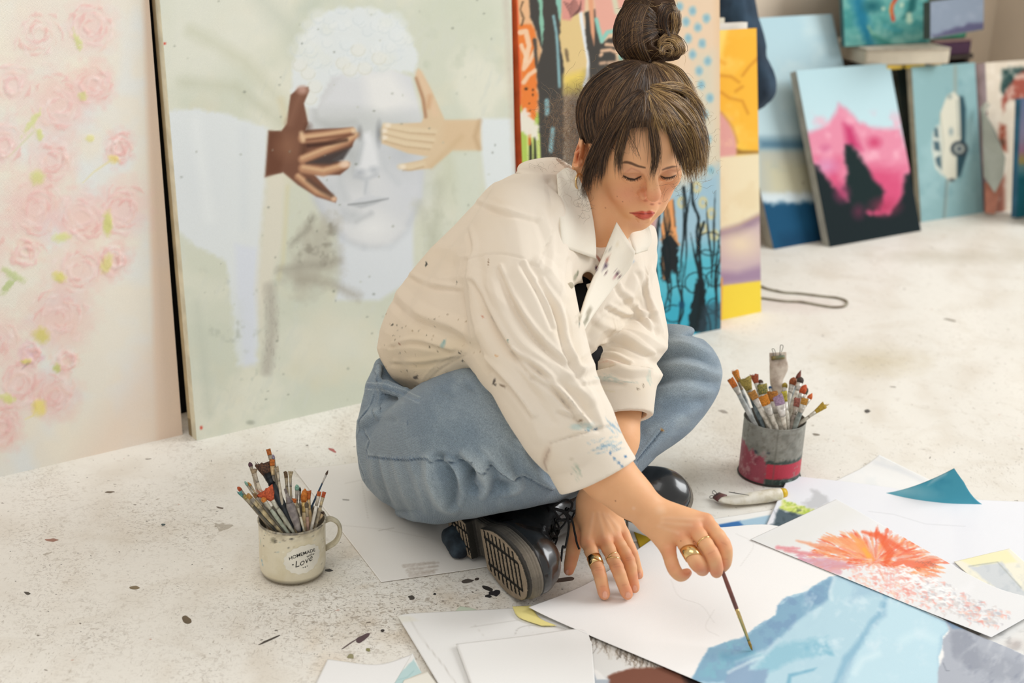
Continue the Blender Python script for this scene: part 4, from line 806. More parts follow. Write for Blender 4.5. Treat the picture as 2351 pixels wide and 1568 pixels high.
# white sheet and teal curled sheet at the back
def p_wh(P): P.wash('e3e6e6', 30, 0, .4, .6); P.line([(2010, 1062), (2070, 1080), (2120, 1105)], 8, 'dadde0', 5, .7)
sheet('white sheet furthest back, between the can and the teal sheet', [(1880, 1122), (2180, 1150)], [(2016, 1058), (2150, 1110)], z=.0012, painter=p_wh, base='ececea', pitch=5, lift=lambda u, v, V: .012*np.clip(v-.6, 0, 1)**2*6*(1-u))
def p_tl(P):
    P.wash('3f8fa8', 30, -.1, .4, .7); P.ell(2070, 1125, 60, 14, '8cc0cc', .8, .8, 8); P.poly([(2150, 1090), (2182, 1074), (2172, 1090), (2130, 1115)], 'e0e4e2', 3, .4)
def teal_lift(u, v, V): return .062*np.clip((u+v-1.0)/1.0, 0, 1)**1.7*np.clip(v*1.3,0,1)
sheet('teal painted sheet with one corner curling up off the floor', [(2080, 1205), (2297, 1172)], [(1990, 1135), (2178, 1152)], z=.002, painter=p_tl, base='4b9cb2', pitch=4, lift=teal_lift, back='e6e2da')
# big white sheet with a small landscape
def p_land(P):
    s, ox, oy = 2.76, 1600, 1000
    def T(pts): return TC(pts, s, ox, oy)
    P.C[:] = rgb('e9eaee'); P.wash('e3e4ea', 80, 0, .5, .5)
    P.poly(T([(545, 405), (600, 430), (680, 455), (745, 470), (740, 490), (690, 505), (600, 490), (525, 465)]), 'ccd96e', 3, 1, rough=3)
    r = random.Random(3)
    for k in range(60):
        x, y = r.uniform(540, 740), 0; y = 425+(x-540)*.27+r.uniform(-15, 25); P.ell(*T([(x, y)])[0], 3, 2.4, r.choice(['e3e88f', 'aac255', 'dfe0a0']), .6, .8)
    P.poly(T([(520, 465), (600, 492), (690, 508), (640, 530), (550, 578), (455, 578), (490, 560), (500, 500)]), '55646c', 3, 1, rough=3); P.wash('3c4a50', 12, 0, .4, .6, 7, (1770, 1165, 1850, 1212))
    P.poly(T([(720, 340), (760, 345), (820, 380), (835, 425), (780, 455), (720, 460), (665, 425), (720, 405), (740, 370)]), 'c3c4c6', 4, .85, rough=3); P.line(T([(1090, 480), (1250, 500), (1450, 560), (1700, 575)]), 1.2, 'c9cacd', 1, .6)
sheet('big white sheet with a small black, lime and grey landscape in its corner', [(1752, 1222), (2480, 1375)], [(1811, 1096), (2020, 1122), (2200, 1150), (2480, 1162)], z=.0032, painter=p_land, base='e9eaee', pitch=3, lift=lambda u, v, V: .004*v)
def p_yf(P):
    P.C[:] = rgb('eeead8'); P.poly([(2195, 1282), (2312, 1262), (2335, 1290), (2240, 1302)], 'efe9bf', 3, 1); P.poly([(2225, 1302), (2300, 1290), (2360, 1370), (2330, 1385)], 'd0d4d6', 3, 1, rough=2); P.wash('bcc3c8', 14, .1, .5, .6, 3, (2220, 1290, 2360, 1400)); P.line([(2225, 1300), (2290, 1290), (2345, 1350)], 2, 'a5a99f', 1.5, .7, rough=1)
sheet('small sketch with a pale yellow border at the right edge of the papers', [(2190, 1290), (2330, 1420)], [(2318, 1260), (2440, 1370)], z=.0055, painter=p_yf, pitch=3)
def p_sk(P):
    P.C[:] = rgb('e4e3e0'); P.wash('b9b9b8', 16, 0, .4, .7, 4, (2270, 1440, 2360, 1510)); P.ell(2330, 1480, 16, 10, 'b5a8a4', .9, .5)
sheet('pencil-sketched sheet peeking out under the lower right corner of the orange drawing', [(2230, 1475), (2420, 1530)], [(2300, 1410), (2480, 1450)], z=.0048, painter=p_sk, pitch=4)
# sheets in the left foreground
def p_f1(P):
    P.C[:] = rgb('ecebe8'); P.line([(940, 1417), (975, 1475), (1020, 1530), (1050, 1575)], 2, 'c3bfb8', 1.5, .8); P.line([(1080, 1440), (1180, 1425), (1260, 1415)], 1.3, 'c9c6c0', 1, .7); P.line([(1090, 1435), (1115, 1465)], 1.2, 'cfccc6', 1, .6)
    P.line(spl([(1182, 1458), (1190, 1443), (1215, 1436), (1260, 1437), (1295, 1443), (1302, 1449)]), 1.6, 'bdbab4', 1, .8); P.line([(1215, 1437), (1222, 1453)], 1.2, 'c9c6c0', 1, .7); P.line([(1250, 1437), (1255, 1450)], 1.2, 'c9c6c0', 1, .7)
    P.poly([(905, 1412), (942, 1414), (962, 1425), (915, 1430)], 'e9e6da', 3, .8)
sheet('small white sheet peeking out at the bottom left with a straight top edge', [(690, 1640), (960, 1680)], [(752, 1514), (866, 1526), (948, 1502)], z=.0012, pitch=5, base='edecea')
sheet('green tinted scrap showing above the white drawing sheet', [(1040, 1410), (1110, 1406)], [(1056, 1392), (1080, 1396)], z=.0009, base='c9d3bf', pitch=4)
def p_tri(P): P.C[:] = rgb('ecebe7'); P.poly([(890, 1575), (950, 1512), (968, 1545), (940, 1590), (880, 1600)], 'bcd6d6', 2, 1, rough=2); P.line([(915, 1560), (935, 1555), (950, 1540)], 1.5, '8fb3b4', 1, .6)
sheet('sheet with a pale turquoise triangle at the bottom left', [(840, 1680), (1040, 1640)], [(947, 1500), (965, 1540)], z=.0018, painter=p_tri, pitch=4)
sheet('pale sheet edge crossing the turquoise triangle at the bottom', [(900, 1620), (1060, 1640)], [(928, 1562), (980, 1541)], z=.0024, pitch=5, base='e9e5da')
sheet('wide white sheet with a faint pencil car, left foreground', [(1060, 1660), (1420, 1640)], [(912, 1418), (960, 1411), (1175, 1397), (1310, 1385), (1390, 1420)], z=.003, painter=p_f1, pitch=3, lift=lambda u, v, V: .003*v*(1-u)**3)
def p_hair(P):
    P.C[:] = rgb('e0dfdb'); P.poly([(1300, 1440), (1380, 1440), (1640, 1560), (1580, 1590)], 'cfc6bc', 14, .6)
    r = random.Random(8)
    for k in range(170):
        x = r.uniform(1330, 1640); y = 1447+(x-1330)*.40+r.uniform(0, 8); l = r.uniform(10, 34); P.line([(x, y), (x-r.uniform(-3, 8), y+l*.6), (x+r.uniform(-8, 6), y+l)], r.uniform(.8, 2.6), r.choice(['6f6050', '8c7a66', 'a99f90', '4b4038', 'b9b2a5']), 1, .6)
    P.poly([(1395, 1552), (1440, 1536), (1530, 1530), (1620, 1556), (1660, 1640), (1380, 1640)], '7d5141', 3, 1, rough=2); P.poly([(1560, 1525), (1680, 1560), (1680, 1640), (1600, 1640)], '2a2423', 6, .9, rough=3); P.poly([(1355, 1540), (1400, 1560), (1395, 1600), (1350, 1560)], 'a9b3bd', 3, .9); P.poly([(1355, 1530), (1372, 1540), (1395, 1560), (1370, 1560)], 'f0eeea', 2, .9)
sheet('painting of a brown face with loose hair strokes, half under the blue mountain sheet', [(1340, 1700), (1760, 1760)], [(1300, 1432), (1400, 1420), (1700, 1530)], z=.004, painter=p_hair, pitch=2.6, base='e0dfdb')
sheet('smaller blank white sheet lying on the wide white sheet, bottom centre', [(1120, 1680), (1372, 1640)], [(1046, 1484), (1200, 1466), (1331, 1450), (1358, 1480)], z=.0055, pitch=5, base='eeedea', lift=lambda u, v, V: .0035*v)
sheet('strip of yellow tracing paper under the left corner of the mountain sheet', [(1243, 1437), (1278, 1437)], [(1176, 1393), (1218, 1391)], z=.0062, left=[(1243, 1437), (1192, 1418), (1176, 1393)], right=[(1278, 1437), (1240, 1420), (1218, 1391)], base='ecdf92', pitch=3)
# the sheet being painted
def p_mtn(P):
    s, ox, oy = 2.76, 1600, 1000
    def T(pts): return TC(pts, s, ox, oy)
    P.C[:] = rgb('f3f1ee')
    for q in [[(1690, 1225), (1730, 1250), (1700, 1300)], [(1540, 1330), (1560, 1370), (1610, 1390), (1640, 1430)], [(1330, 1345), (1360, 1330), (1420, 1335)], [(1640, 1400), (1620, 1440), (1650, 1460)]]: P.line(spl(q), 1.1, 'd4d1cc', 1, .6)
    blue = T([(0, 1480), (40, 1400), (75, 1350), (170, 1315), (290, 1280), (340, 1240), (400, 1190), (500, 1140), (510, 1080), (550, 1030), (700, 985), (780, 930), (850, 895), (900, 885), (1200, 1000), (1600, 1190), (1590, 1240), (1560, 1270), (1555, 1340), (1530, 1400), (1540, 1600), (1500, 2000), (-120, 1700), (-40, 1560)])
    P.poly(blue, 'a9c9da', 1.5, 1, rough=1.5, rs=8)
    P.poly(T([(0, 1480), (75, 1350), (290, 1280), (500, 1140), (510, 1080), (700, 985), (850, 895), (880, 900), (840, 980), (840, 1040), (720, 1120), (620, 1190), (520, 1300), (440, 1370), (250, 1450), (190, 1560), (60, 1560), (-40, 1560)]), '87aec6', 3, 1, rough=3); P.wash('7c9cbc', 18, .0, .4, .7, 3, (1600, 1320, 1930, 1560), mask=P.mask(blue)); P.wash('86bccb', 22, .1, .5, .7, 6, (1590, 1440, 1800, 1580), mask=P.mask(blue))
    P.poly(T([(880, 900), (940, 920), (1000, 960), (960, 1060), (1120, 1000), (1190, 1030), (1160, 1150), (1080, 1220), (1020, 1330), (960, 1420), (880, 1600), (900, 2000), (400, 2000), (200, 1560), (450, 1370), (620, 1190), (830, 1040), (850, 960)]), 'b7d6e2', 6, .95, rough=3)
    P.poly(T([(1180, 1000), (1215, 1020), (1190, 1130), (1100, 1210), (1060, 1320), (960, 1440), (880, 1600), (850, 1600), (930, 1400), (1020, 1290), (1090, 1180), (1150, 1110)]), '8fb9cf', 5, .9, rough=2)
    P.poly(T([(500, 1330), (650, 1300), (820, 1270), (810, 1310), (860, 1390), (740, 1400), (620, 1430), (450, 1500), (400, 1600), (300, 1600), (380, 1470)]), '94c3d4', 6, .9, rough=4); P.poly(T([(190, 1500), (260, 1450), (340, 1440), (330, 1490), (450, 1480), (420, 1600), (170, 1620)]), '8fa9c4', 4, .9, rough=3); P.poly(T([(560, 1600), (580, 1510), (760, 1470), (740, 1490), (600, 1530), (590, 1600)]), '7db2c9', 3, .9)
    P.poly(T([(1210, 1030), (1380, 1090), (1560, 1180), (1600, 1220), (1550, 1280), (1530, 1400), (1540, 1600), (920, 1620), (1000, 1400), (1110, 1230), (1200, 1140)]), 'c3e0ea', 6, .9, rough=3)
    MK = P.mask(blue)
    for k, (q, w_, c) in enumerate([([(870, 905), (845, 990), (855, 1040)], 7, 'd5e8ee'), ([(250, 1430), (450, 1360), (520, 1290)], 8, 'c9e0ea'), ([(200, 1500), (320, 1440), (420, 1400)], 6, 'd3e6ec'), ([(170, 1400), (260, 1415), (340, 1370)], 14, '6aa0b8'), ([(700, 1340), (820, 1330), (850, 1380)], 9, '7fb6cc'), ([(1000, 1500), (1050, 1420), (1150, 1380)], 12, 'd6ebf1'), ([(1300, 1300), (1400, 1250), (1500, 1290)], 16, 'd0e8ef')]): P.line(T(q), w_, c, w_*.6, .7, rough=2)
    P.wash('d2e6ee', 26, .1, .5, .7, 12, (1820, 1340, 2150, 1568), 1, 30)
    P.poly(T([(1575, 1170), (1700, 1200), (1850, 1280), (2073, 1390), (2600, 1650), (2600, 2000), (1520, 2000), (1530, 1480), (1560, 1400), (1560, 1290), (1600, 1240)]), 'b0b5bf', 2, 1, rough=2); P.poly(T([(1570, 1168), (1680, 1190), (1720, 1230), (1620, 1225)]), '7f98b4', 3, .9)
    P.poly(T([(1600, 1240), (1700, 1230), (1760, 1300), (1810, 1470), (1740, 1500), (1680, 1440), (1620, 1400)]), '979ca8', 5, .85, rough=3); P.poly(T([(1780, 1360), (1900, 1370), (2073, 1450), (2073, 1560), (1850, 1540), (1780, 1450)]), '9ea3ae', 8, .7, rough=4); P.wash('c6cad1', 30, .1, .5, .6, 15, (2190, 1430, 2400, 1600), .5, 30); P.wash('8d93a2', 22, .2, .7, .6, 18, (2190, 1440, 2420, 1600), .4, 40)
    P.line(T([(1560, 1440), (1580, 1490), (1600, 1490)]), 2, '777c88', 1, .7)
A_ = (1213, 1400); a3 = G(*A_); d3 = a3+(G(1610, 1568)-a3)*2.1; c3 = G(2351, 1503)+(G(2351, 1503)-G(2169, 1424))*.75
dpx = proj(d3)[:2]; cpx = proj(c3)[:2]
sheet('large sheet with a half-painted pale blue mountain, under both hands', [A_, (1610, 1568), tuple(dpx)], [(1555, 1197), (1640, 1211), (1800, 1212), (1985, 1320), (2169, 1424), (2351, 1503), tuple(cpx)], left=[A_, (1355, 1337), (1464, 1262), (1555, 1197)], right=[tuple(dpx), tuple(cpx)], z=.0085, painter=p_mtn, pitch=2.4, base='f3f1ee', cat='painting', lift=lambda u, v, V: .004*np.exp(-u*20)*np.exp(-v*6))
# orange drawing
def p_or(P):
    s, ox, oy = 2.76, 1600, 1000
    def T(pts): return TC(pts, s, ox, oy)
    P.C[:] = rgb('e8e8e8'); P.wash('efeff0', 60, 0, .5, .6); P.poly([(1700, 1240), (1930, 1140), (1990, 1170), (1880, 1240), (1800, 1270)], 'e3e2dc', 20, .6)
    r = random.Random(21)
    ctr = np.array([1130., 800.])
    for k in range(430):
        a = r.uniform(math.radians(160), math.radians(395)); q = r.random()**.7
        rx, ry = 560, 210
        p0 = ctr+np.array([math.cos(a)*rx*q*.75+r.uniform(-60, 60), math.sin(a)*ry*q*.8+r.uniform(-25, 25)]); dv = p0-ctr; dv = dv/(np.linalg.norm(dv)+1); L = r.uniform(20, 130)*(1-q*.35)
        c = r.choice(['e9764f', 'ee8a5c', 'f0a06e', 'e8603e', 'ee9a8a', 'e8b0a0', 'f3b183'] if p0[0] > 700 else ['e58a86', 'dba2b0', 'eaa27c', 'e9b0a6', 'd98a96'])
        P.line(T([tuple(p0-dv*L*.4), tuple(p0+dv*L*.3+np.array([0, -6])), tuple(p0+dv*L)]), [1.5, r.uniform(3, 10), .6], c, 1.5, r.uniform(.35, .85), rough=1.5, rs=5)
    for q, w_, c in [([(630, 665), (760, 700), (900, 740)], [2, 10, 8], 'e99a72'), ([(800, 650), (950, 680), (1100, 760)], [8, 22, 10], 'f0a878'), ([(1050, 610), (1160, 640), (1230, 740), (1200, 800)], [6, 18, 14], 'e8653f'), ([(1140, 612), (1230, 680), (1340, 740)], [3, 14, 4], 'ea6b48'), ([(970, 620), (1040, 690), (1110, 790)], [3, 20, 12], 'f2a35f'), ([(510, 710), (650, 715)], [8, 4], 'e28a92'), ([(560, 725), (700, 750), (800, 760)], [8, 8, 3], 'dd8a8e'), ([(660, 790), (820, 810), (1000, 830)], [10, 24, 8], 'd3a3b4'), ([(700, 830), (900, 860)], [4, 14], 'dba6b0'), ([(1280, 800), (1400, 820), (1520, 790)], [16, 18, 6], 'ea7a5c'), ([(1330, 670), (1340, 740)], [1, 5], 'ec7f68'), ([(1300, 745), (1400, 742)], [3, 1], 'ec8a72'), ([(1060, 720), (1090, 760)], [8, 10], 'f2b04e')]: P.line(T(q), w_, c, 3, .8, rough=2)
    for k in range(560):
        t = r.random(); x = 1000+t*930+r.uniform(-90, 60); y = 850+t*330+r.uniform(-110, 70)*(1.15-abs(t-.4)); 
        g = t > .45 and r.random() < .6
        c = r.choice(['c3c1c4', 'b9bcc4', 'd5cfcd', 'cfc9c6'] if g else ['eeb0a4', 'efc2b4', 'e8958a', 'f3f3f2', 'efc9b4', 'ebb7ae']); L = r.uniform(6, 26); a = r.uniform(-.2, .9)
        P.line(T([(x, y), (x+L*math.cos(a)*1.4, y+L*math.sin(a)), (x+L*2*math.cos(a+.5), y+L*1.6*math.sin(a+.5))]), [1, r.uniform(2.5, 6.5), 1], c, 1.5, r.uniform(.4, .8), rough=1)
    for k in range(45):
        t = r.random(); x = 1250+t*350; y = 870+t*160+r.uniform(-60, 60); P.line(T([(x, y), (x+30, y-6), (x+50, y+6)]), [1, 5, 1], 'f6f6f5', 1.2, .8, rough=1)
    for k in range(14):
        x, y = r.uniform(1380, 1520), r.uniform(790, 850); P.line(T([(x, y), (x+14, y-10), (x+22, y+4)]), 1, '8a6a64', .8, .5)
sheet('drawing of a burst of orange and pink strokes, on top of the papers', [(1723, 1239), (2275, 1466)], [(1920, 1147), (2020, 1203), (2160, 1283), (2290, 1352), (2420, 1385)], z=.0105, painter=p_or, pitch=2.3, base='e8e8e8', cat='drawing', lift=lambda u, v, V: .005*np.clip(u-.7, 0, 1))
# ================================================================ MUG, CAN, BRUSHES, PAINT TUBES
def sweep2(P, A, Bw, n=10, side=None, cap=True):
    """elliptic sweep: half width A along 'side', half thickness Bw"""
    P = np.asarray(P, float); m = len(P); T = np.gradient(P, axis=0); T /= np.linalg.norm(T, axis=1)[:, None]+1e-12
    A = np.full(m, A, float) if np.isscalar(A) else np.asarray(A, float); Bw = np.full(m, Bw, float) if np.isscalar(Bw) else np.asarray(Bw, float)
    s0 = RT if side is None else np.asarray(side, float); th = np.arange(n)*2*PI/n; V = []
    for k in range(m):
        u = s0-T[k]*(s0@T[k]); u = nrm(u); v = np.cross(T[k], u)
        V.append(P[k]+(A[k]*np.cos(th))[:, None]*u+(Bw[k]*np.sin(th))[:, None]*v)
    V = np.concatenate(V); i = np.arange(m*n).reshape(m, n); j = np.roll(i, -1, 1)
    fs = [np.stack([i[:-1], j[:-1], j[1:], i[1:]], -1).reshape(-1, 4)]
    if cap:
        V = np.vstack([V, P[0], P[-1]]); fs.append(np.concatenate([np.stack([np.full(n, m*n), j[0], i[0]], -1), np.stack([np.full(n, m*n+1), i[-1], j[-1]], -1)]))
    return V, fs
_mc = {}
def cm(kind, c, c2=None):
    k = (kind, c, c2)
    if k not in _mc:
        if kind == 'bristle': _mc[k] = mat_simple('bristle_'+c, c, .75, scale=400, var=.25, color2=c2, bump=.4)
        elif kind == 'ferrule': _mc[k] = mat_simple('ferrule_'+c, c, .45, metal=.35, scale=90, color2=c2 or '8a8378')
        elif kind == 'handle': _mc[k] = mat_simple('handle_'+c, c, .5, scale=110, color2=c2 or '8b8172', bump=.2)
    return _mc[k]
def brush(label, tip, fer, rim, zr, ctr, R, w, kind, cb, cf, ch, group, dd_=0.0, hw=None, cb2=None, zmin=.012):
    """tip, ferrule start and rim crossing are where the brush is seen; returns the thing"""
    r3 = G(rim[0], rim[1], zr); q = r3[:2]-ctr; l = np.linalg.norm(q)
    if l > R-.006: r3[:2] = ctr+q*(R-.006)/l
    dr = proj(r3)[2]; t3 = D(tip[0], tip[1], dr+dd_); ax = nrm(t3-r3)
    # slide down until the pot stops it
    e = r3.copy()
    while e[2] > zmin and np.linalg.norm(e[:2]-ctr) <= R-.005: e = e-ax*.003
    e = e+ax*.003
    L = np.linalg.norm(t3-e); ppx = proj(t3)[2]/F; w = w*ppx
    f3 = np.linalg.norm(np.array(tip)-np.array(fer))*ppx; bl = max(f3, w*.7); fl = max(w*1.2, .014)
    root = empty('paint_brush', tuple(e), label, 'brush', group)
    hw = hw or min(w*.42, .0042); side = RT if kind != 'edge' else RT*.3+FW*.95
    # handle
    hp = [e+ax*(L-bl-fl)*t for t in (0, .15, .5, .85, 1)]
    V, fs = sweep2(hp, [hw*.45, hw*.7, hw, hw*1.1, max(hw*.85, w*.35)], [hw*.45, hw*.7, hw, hw*1.1, max(hw*.8, w*.3)], 10, side); mesh_np('handle', V, fs, cm('handle', *ch), root)
    flat = .32 if kind in ('flat', 'edge', 'fan') else 1.0
    b0 = e+ax*(L-bl)
    fp = [b0-ax*fl, b0-ax*fl*.8, b0-ax*fl*.45, b0-ax*fl*.4, b0-ax*fl*.35, b0]
    wa = [max(hw*.95, w*.34), w*.36, w*.42, w*.46, w*.42, w*.48]; wb_ = [x*(1 if i < 3 else (1*(1-flat)*(.4 if i < 5 else 0)+flat)) for i, x in enumerate(wa)]
    V, fs = sweep2(fp, wa, wb_, 12, side); mesh_np('ferrule', V, fs, cm('ferrule', *cf), root)
    # bristles
    r = random.Random(int(tip[0]*13+tip[1])); ts = np.linspace(0, 1, 6)
    if kind == 'fan': sa = w*.45+(w*1.5)*ts; sb = w*.12+0*ts
    elif kind in ('flat', 'edge'): sa = w*(.48+.04*ts); sb = w*flat*(.5-.28*ts)
    elif kind == 'splay': sa = w*(.45+.45*ts); sb = w*(.4+.2*ts)*.6
    elif kind == 'point': sa = w*np.array([.46, .55, .5, .38, .2, .03]); sb = sa
    else: sa = w*np.array([.46, .55, .58, .55, .42, .12]); sb = sa
    bend = nrm(side)*r.uniform(-.12, .12)*bl
    bp = [b0+ax*bl*t+bend*t*t for t in ts]
    V, fs = sweep2(bp, sa, sb, 14, side)
    n = 14; top = np.arange(n)+5*n
    if kind in ('fan', 'splay', 'flat', 'edge'):      # ragged end
        V[top] += ax*(np.array([r.uniform(-.16, .12) for _ in top])*bl)[:, None]
    parts = [(V, fs)]
    if kind in ('fan', 'splay'):
        for q in range(22):
            o = r.uniform(-1, 1); a0 = bp[2]+side*o*sa[2]*.8; a1 = bp[5]+side*o*sa[5]*1.06+ax*r.uniform(-.02, .18)*bl; parts.append(sweep2([a0, (a0+a1)/2+side*o*w*.05, a1], [w*.05, w*.05, w*.012], [w*.05, w*.05, w*.012], 4, side))
    V, fs = join_np(parts); mesh_np('bristles', V, fs, cm('bristle', cb, cb2), root)
    return root
# ---- enamel mug
ZR = .088; mug_c = G(672, 1312)[:2]; MR = .0485
def p3(r, a, z, c): return np.array([c[0]+r*math.cos(a), c[1]+r*math.sin(a), z])
mug = empty('enamel_mug', (mug_c[0], mug_c[1], 0), 'cream enamel mug full of brushes, paint specks and a scalloped label', 'mug')
prof = [(0, .0012), (MR*.82, .0012), (MR*.93, .004), (MR*.985, .012), (MR, .022), (MR, ZR-.004), (MR+.0012, ZR-.002), (MR+.0012, ZR), (MR-.0006, ZR+.0006), (MR-.0022, ZR-.002), (MR-.0022, .016), (MR*.9, .006), (0, .0045)]
pz = spl(prof[1:4], 3).tolist()
V, fs = lathe([prof[0]]+prof[1:5]+[(MR, z) for z in np.linspace(.025, ZR-.006, 40)]+prof[5:], 120, (mug_c[0], mug_c[1], 0))
px, py, _ = proj(V); P = Paint(px, py, 'e0d7bd'); s5 = lambda q: TC(q, 3.92, 500, 1000)
ang = np.arctan2(V[:, 1]-mug_c[1], V[:, 0]-mug_c[0]); P.X = (ang*MR*1500).astype(np.float32); P.Y = (V[:, 2]*1500).astype(np.float32)   # unrolled: 1500 units per metre
P.wash('d2c6a4', 22, -.1, .5, .6, 3); m_ = np.clip((P.Y-108)/22, 0, 1); P._mix(np.arange(len(P.X)), m_*np.clip(vnoise2(P.X, P.Y, 9, 4)*1.6+.5, 0, 1), 'aa9f86'); P._mix(np.arange(len(P.X)), (V[:, 2] > ZR-.0035)*np.clip(vnoise2(P.X, P.Y, 5, 8)*2+.6, 0, 1), '6d665a')
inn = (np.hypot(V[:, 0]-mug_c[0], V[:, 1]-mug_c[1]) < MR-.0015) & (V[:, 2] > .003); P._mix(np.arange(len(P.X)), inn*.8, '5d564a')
r = random.Random(9)
for k in range(160): P.ell(r.uniform(-230, 230), r.uniform(70, 132), r.uniform(.6, 2.2), r.uniform(.6, 1.6), r.choice(['5a5246', '8a7f6a', '9fb2b0', '3c3a36', 'b3a684']), .7, .7)
for k in range(26): P.ell(r.uniform(-230, 230), r.uniform(14, 90), 2.3, 2.3, 'f0ecd8', .5, .8)
va = math.atan2(-mug_c[1], -mug_c[0])        # direction that faces the lens
def mu(deg, z): return ((va+math.radians(deg))*MR*1500, z*1500)
for deg, z, a, b_, c in [(-34, .074, 6, 6, '8d866e'), (-30, .073, 3, 4, '5f5b4c'), (-1, .0795, 4, 2.2, '2f2d2a'), (-66, .031, 3.4, 3.4, '7aa6b8'), (-63, .026, 3, 3, '8fb4be'), (-66, .018, 2.4, 4, '4f7f98'), (52, .016, 3, 2.5, '9a937a'), (60, .024, 4, 2, '948c78'), (-70, .061, 2, 7, 'a3b8a4')]:
    x, y = mu(deg, z); P.ell(x, y, a, b_, c, .5, .9, rough=.6, rs=4)
M_enamel = mat_vcol('enamel', .32, .5, .05, 400, .02, coat=.3)
mesh_np('mug_body', V, fs, M_enamel, mug, True, P.C)
ha = va+math.radians(97)
hd = np.array([math.cos(ha), math.sin(ha), 0]); mc3 = np.array([mug_c[0], mug_c[1], 0])
hpts = spl([mc3+hd*(MR-.001)+[0, 0, .079], mc3+hd*(MR+.008)+[0, 0, .0815], mc3+hd*(MR+.019)+[0, 0, .073], mc3+hd*(MR+.0215)+[0, 0, .058], mc3+hd*(MR+.015)+[0, 0, .043], mc3+hd*(MR-.001)+[0, 0, .033]], 6)
V, fs = sweep2(hpts, .0072, .0032, 12, np.cross(hd, [0, 0, 1])); mesh_np('mug_handle', V, fs, mat_simple('enamel_handle', 'cfc6ab', .4, scale=55, color2='a79d86', spec=.5), mug)
def on_mug(u, v, off=.0):       # u,v metres on the unrolled surface around the label centre
    u, v = u*.985-v*.17, u*.17+v*.985
    a = va+math.radians(19)+u/MR; rr = MR+off; return np.stack([mug_c[0]+rr*np.cos(a), mug_c[1]+rr*np.sin(a), .0445+v], -1)
def patch(name, f, rmax, mat, off, n=72, rings=8):
    th = np.linspace(0, 2*PI, n, endpoint=False); rr = f(th); V = [on_mug(np.zeros(1), np.zeros(1), off)]
    for k in range(1, rings+1): V.append(on_mug(rr*np.cos(th)*k/rings, rr*np.sin(th)*k/rings*.78, off))
    V = np.concatenate(V); i = 1+np.arange(rings*n).reshape(rings, n); j = np.roll(i, -1, 1)
    return mesh_np(name, V, [np.stack([i[:-1], i[1:], j[1:], j[:-1]], -1).reshape(-1, 4), np.stack([np.zeros(n, int), i[0], j[0]], -1)], mat, mug)
patch('label_plate', lambda t: .0288*(1+.035*np.cos(t*16)), .03, mat_simple('label_white', 'ece8da', .4, scale=30), .00035)
M_ink = mat_simple('black_print', '1f1d1b', .5)
def text_mesh(txt, size, shear=0, bold=0):
    c = bpy.data.curves.new('t', 'FONT'); c.body = txt; c.size = size; c.shear = shear; c.align_x = 'CENTER'; c.offset = bold; c.resolution_u = 4
    o = bpy.data.objects.new('t', c); COL.objects.link(o); dg = bpy.context.evaluated_depsgraph_get(); me = o.evaluated_get(dg).to_mesh()
    V = np.zeros(len(me.vertices)*3, np.float32); me.vertices.foreach_get('co', V); V = V.reshape(-1, 3).copy(); fs = [tuple(p.vertices) for p in me.polygons]
    o.evaluated_get(dg).to_mesh_clear(); bpy.data.objects.remove(o); bpy.data.curves.remove(c); return V, fs
def lettering(name, txt, size, x0, y0, shear=0, bold=0, arch=0, rot=0):
    V, fs = text_mesh(txt, size, shear, bold); cr, sr = math.cos(rot), math.sin(rot)
    x = V[:, 0]*cr-V[:, 1]*sr; y = V[:, 0]*sr+V[:, 1]*cr-arch*V[:, 0]**2
    W = on_mug(x+x0, y+y0, .0006); me = bpy.data.meshes.new(name); me.from_pydata(W.tolist(), [], fs); me.materials.append(M_ink); me.update(); link(bpy.data.objects.new(name, me), mug)
lettering('lettering', 'HOMEMADE', .0074, .000, .0074, 0, .00008, 7.0)
lettering('lettering', 'with', .0056, .0098, .0012)
lettering('lettering', 'Love', .0145, -.0008, -.0078, .35, -.00005, 0, .08)
def heart(x0, y0, s_, up=1):
    t = np.linspace(0, 2*PI, 18, endpoint=False); x = 16*np.sin(t)**3; y = (13*np.cos(t)-5*np.cos(2*t)-2*np.cos(3*t)-np.cos(4*t))*up
    W = on_mug(x*s_/16+x0, y*s_/16+y0, .0006); me = bpy.data.meshes.new('heart'); me.from_pydata(W.tolist(), [], [tuple(range(18))]); me.materials.append(M_ink); link(bpy.data.objects.new('heart', me), mug)
for x_, y_, s_ in [(-.0165, -.0035, .0013), (.0165, .0015, .0013), (-.0032, -.0125, .0009), (0, -.0127, .0012), (.0032, -.0125, .0009)]: heart(x_, y_, s_)
GM = 'brushes standing in the enamel mug'
def mb(label, tip, fer, rim, w, kind, cb, cf=('b9ad98',), ch=('cdbd98',), dd_=0.0, **k): 
    t, f, q = s5([tip, fer, rim]); return brush(label, t, f, q, ZR, mug_c, MR-.003, w/3.92, kind, cb, cf, ch, GM, dd_, **k)
mb('tallest brush in the mug with a brown and orange flat tip', (455, 122), (462, 180), (590, 700), 40, 'flat', 'b8662a', ('c9b496',), ('b9a98c',), .03)
mb('brush with a square orange tip and wide tan ferrule, upper middle of the mug', (487, 215), (486, 275), (520, 720), 46, 'flat', 'c9702a', ('cdb48a', 'a98b62'), ('3c3a3a',), .02)
mb('broad mop brush with black and brown bristles in the mug', (400, 250), (432, 365), (640, 760), 86, 'splay', '33241f', ('23262a', '15181c'), ('1d2730', '101418'), .035, hw=.006, cb2='6d4a32')
mb('brush with a purple-brown crusted tip, upper left of the mug', (288, 240), (298, 285), (430, 760), 34, 'round', '5b3d47', ('b5a791',), ('c4b69e',), .03)
mb('brush with a frayed cream tip beside the purple-tipped one', (318, 300), (330, 345), (470, 770), 38, 'splay', 'a38e72', ('c2b5a0',), ('d3c8b2',), .02)
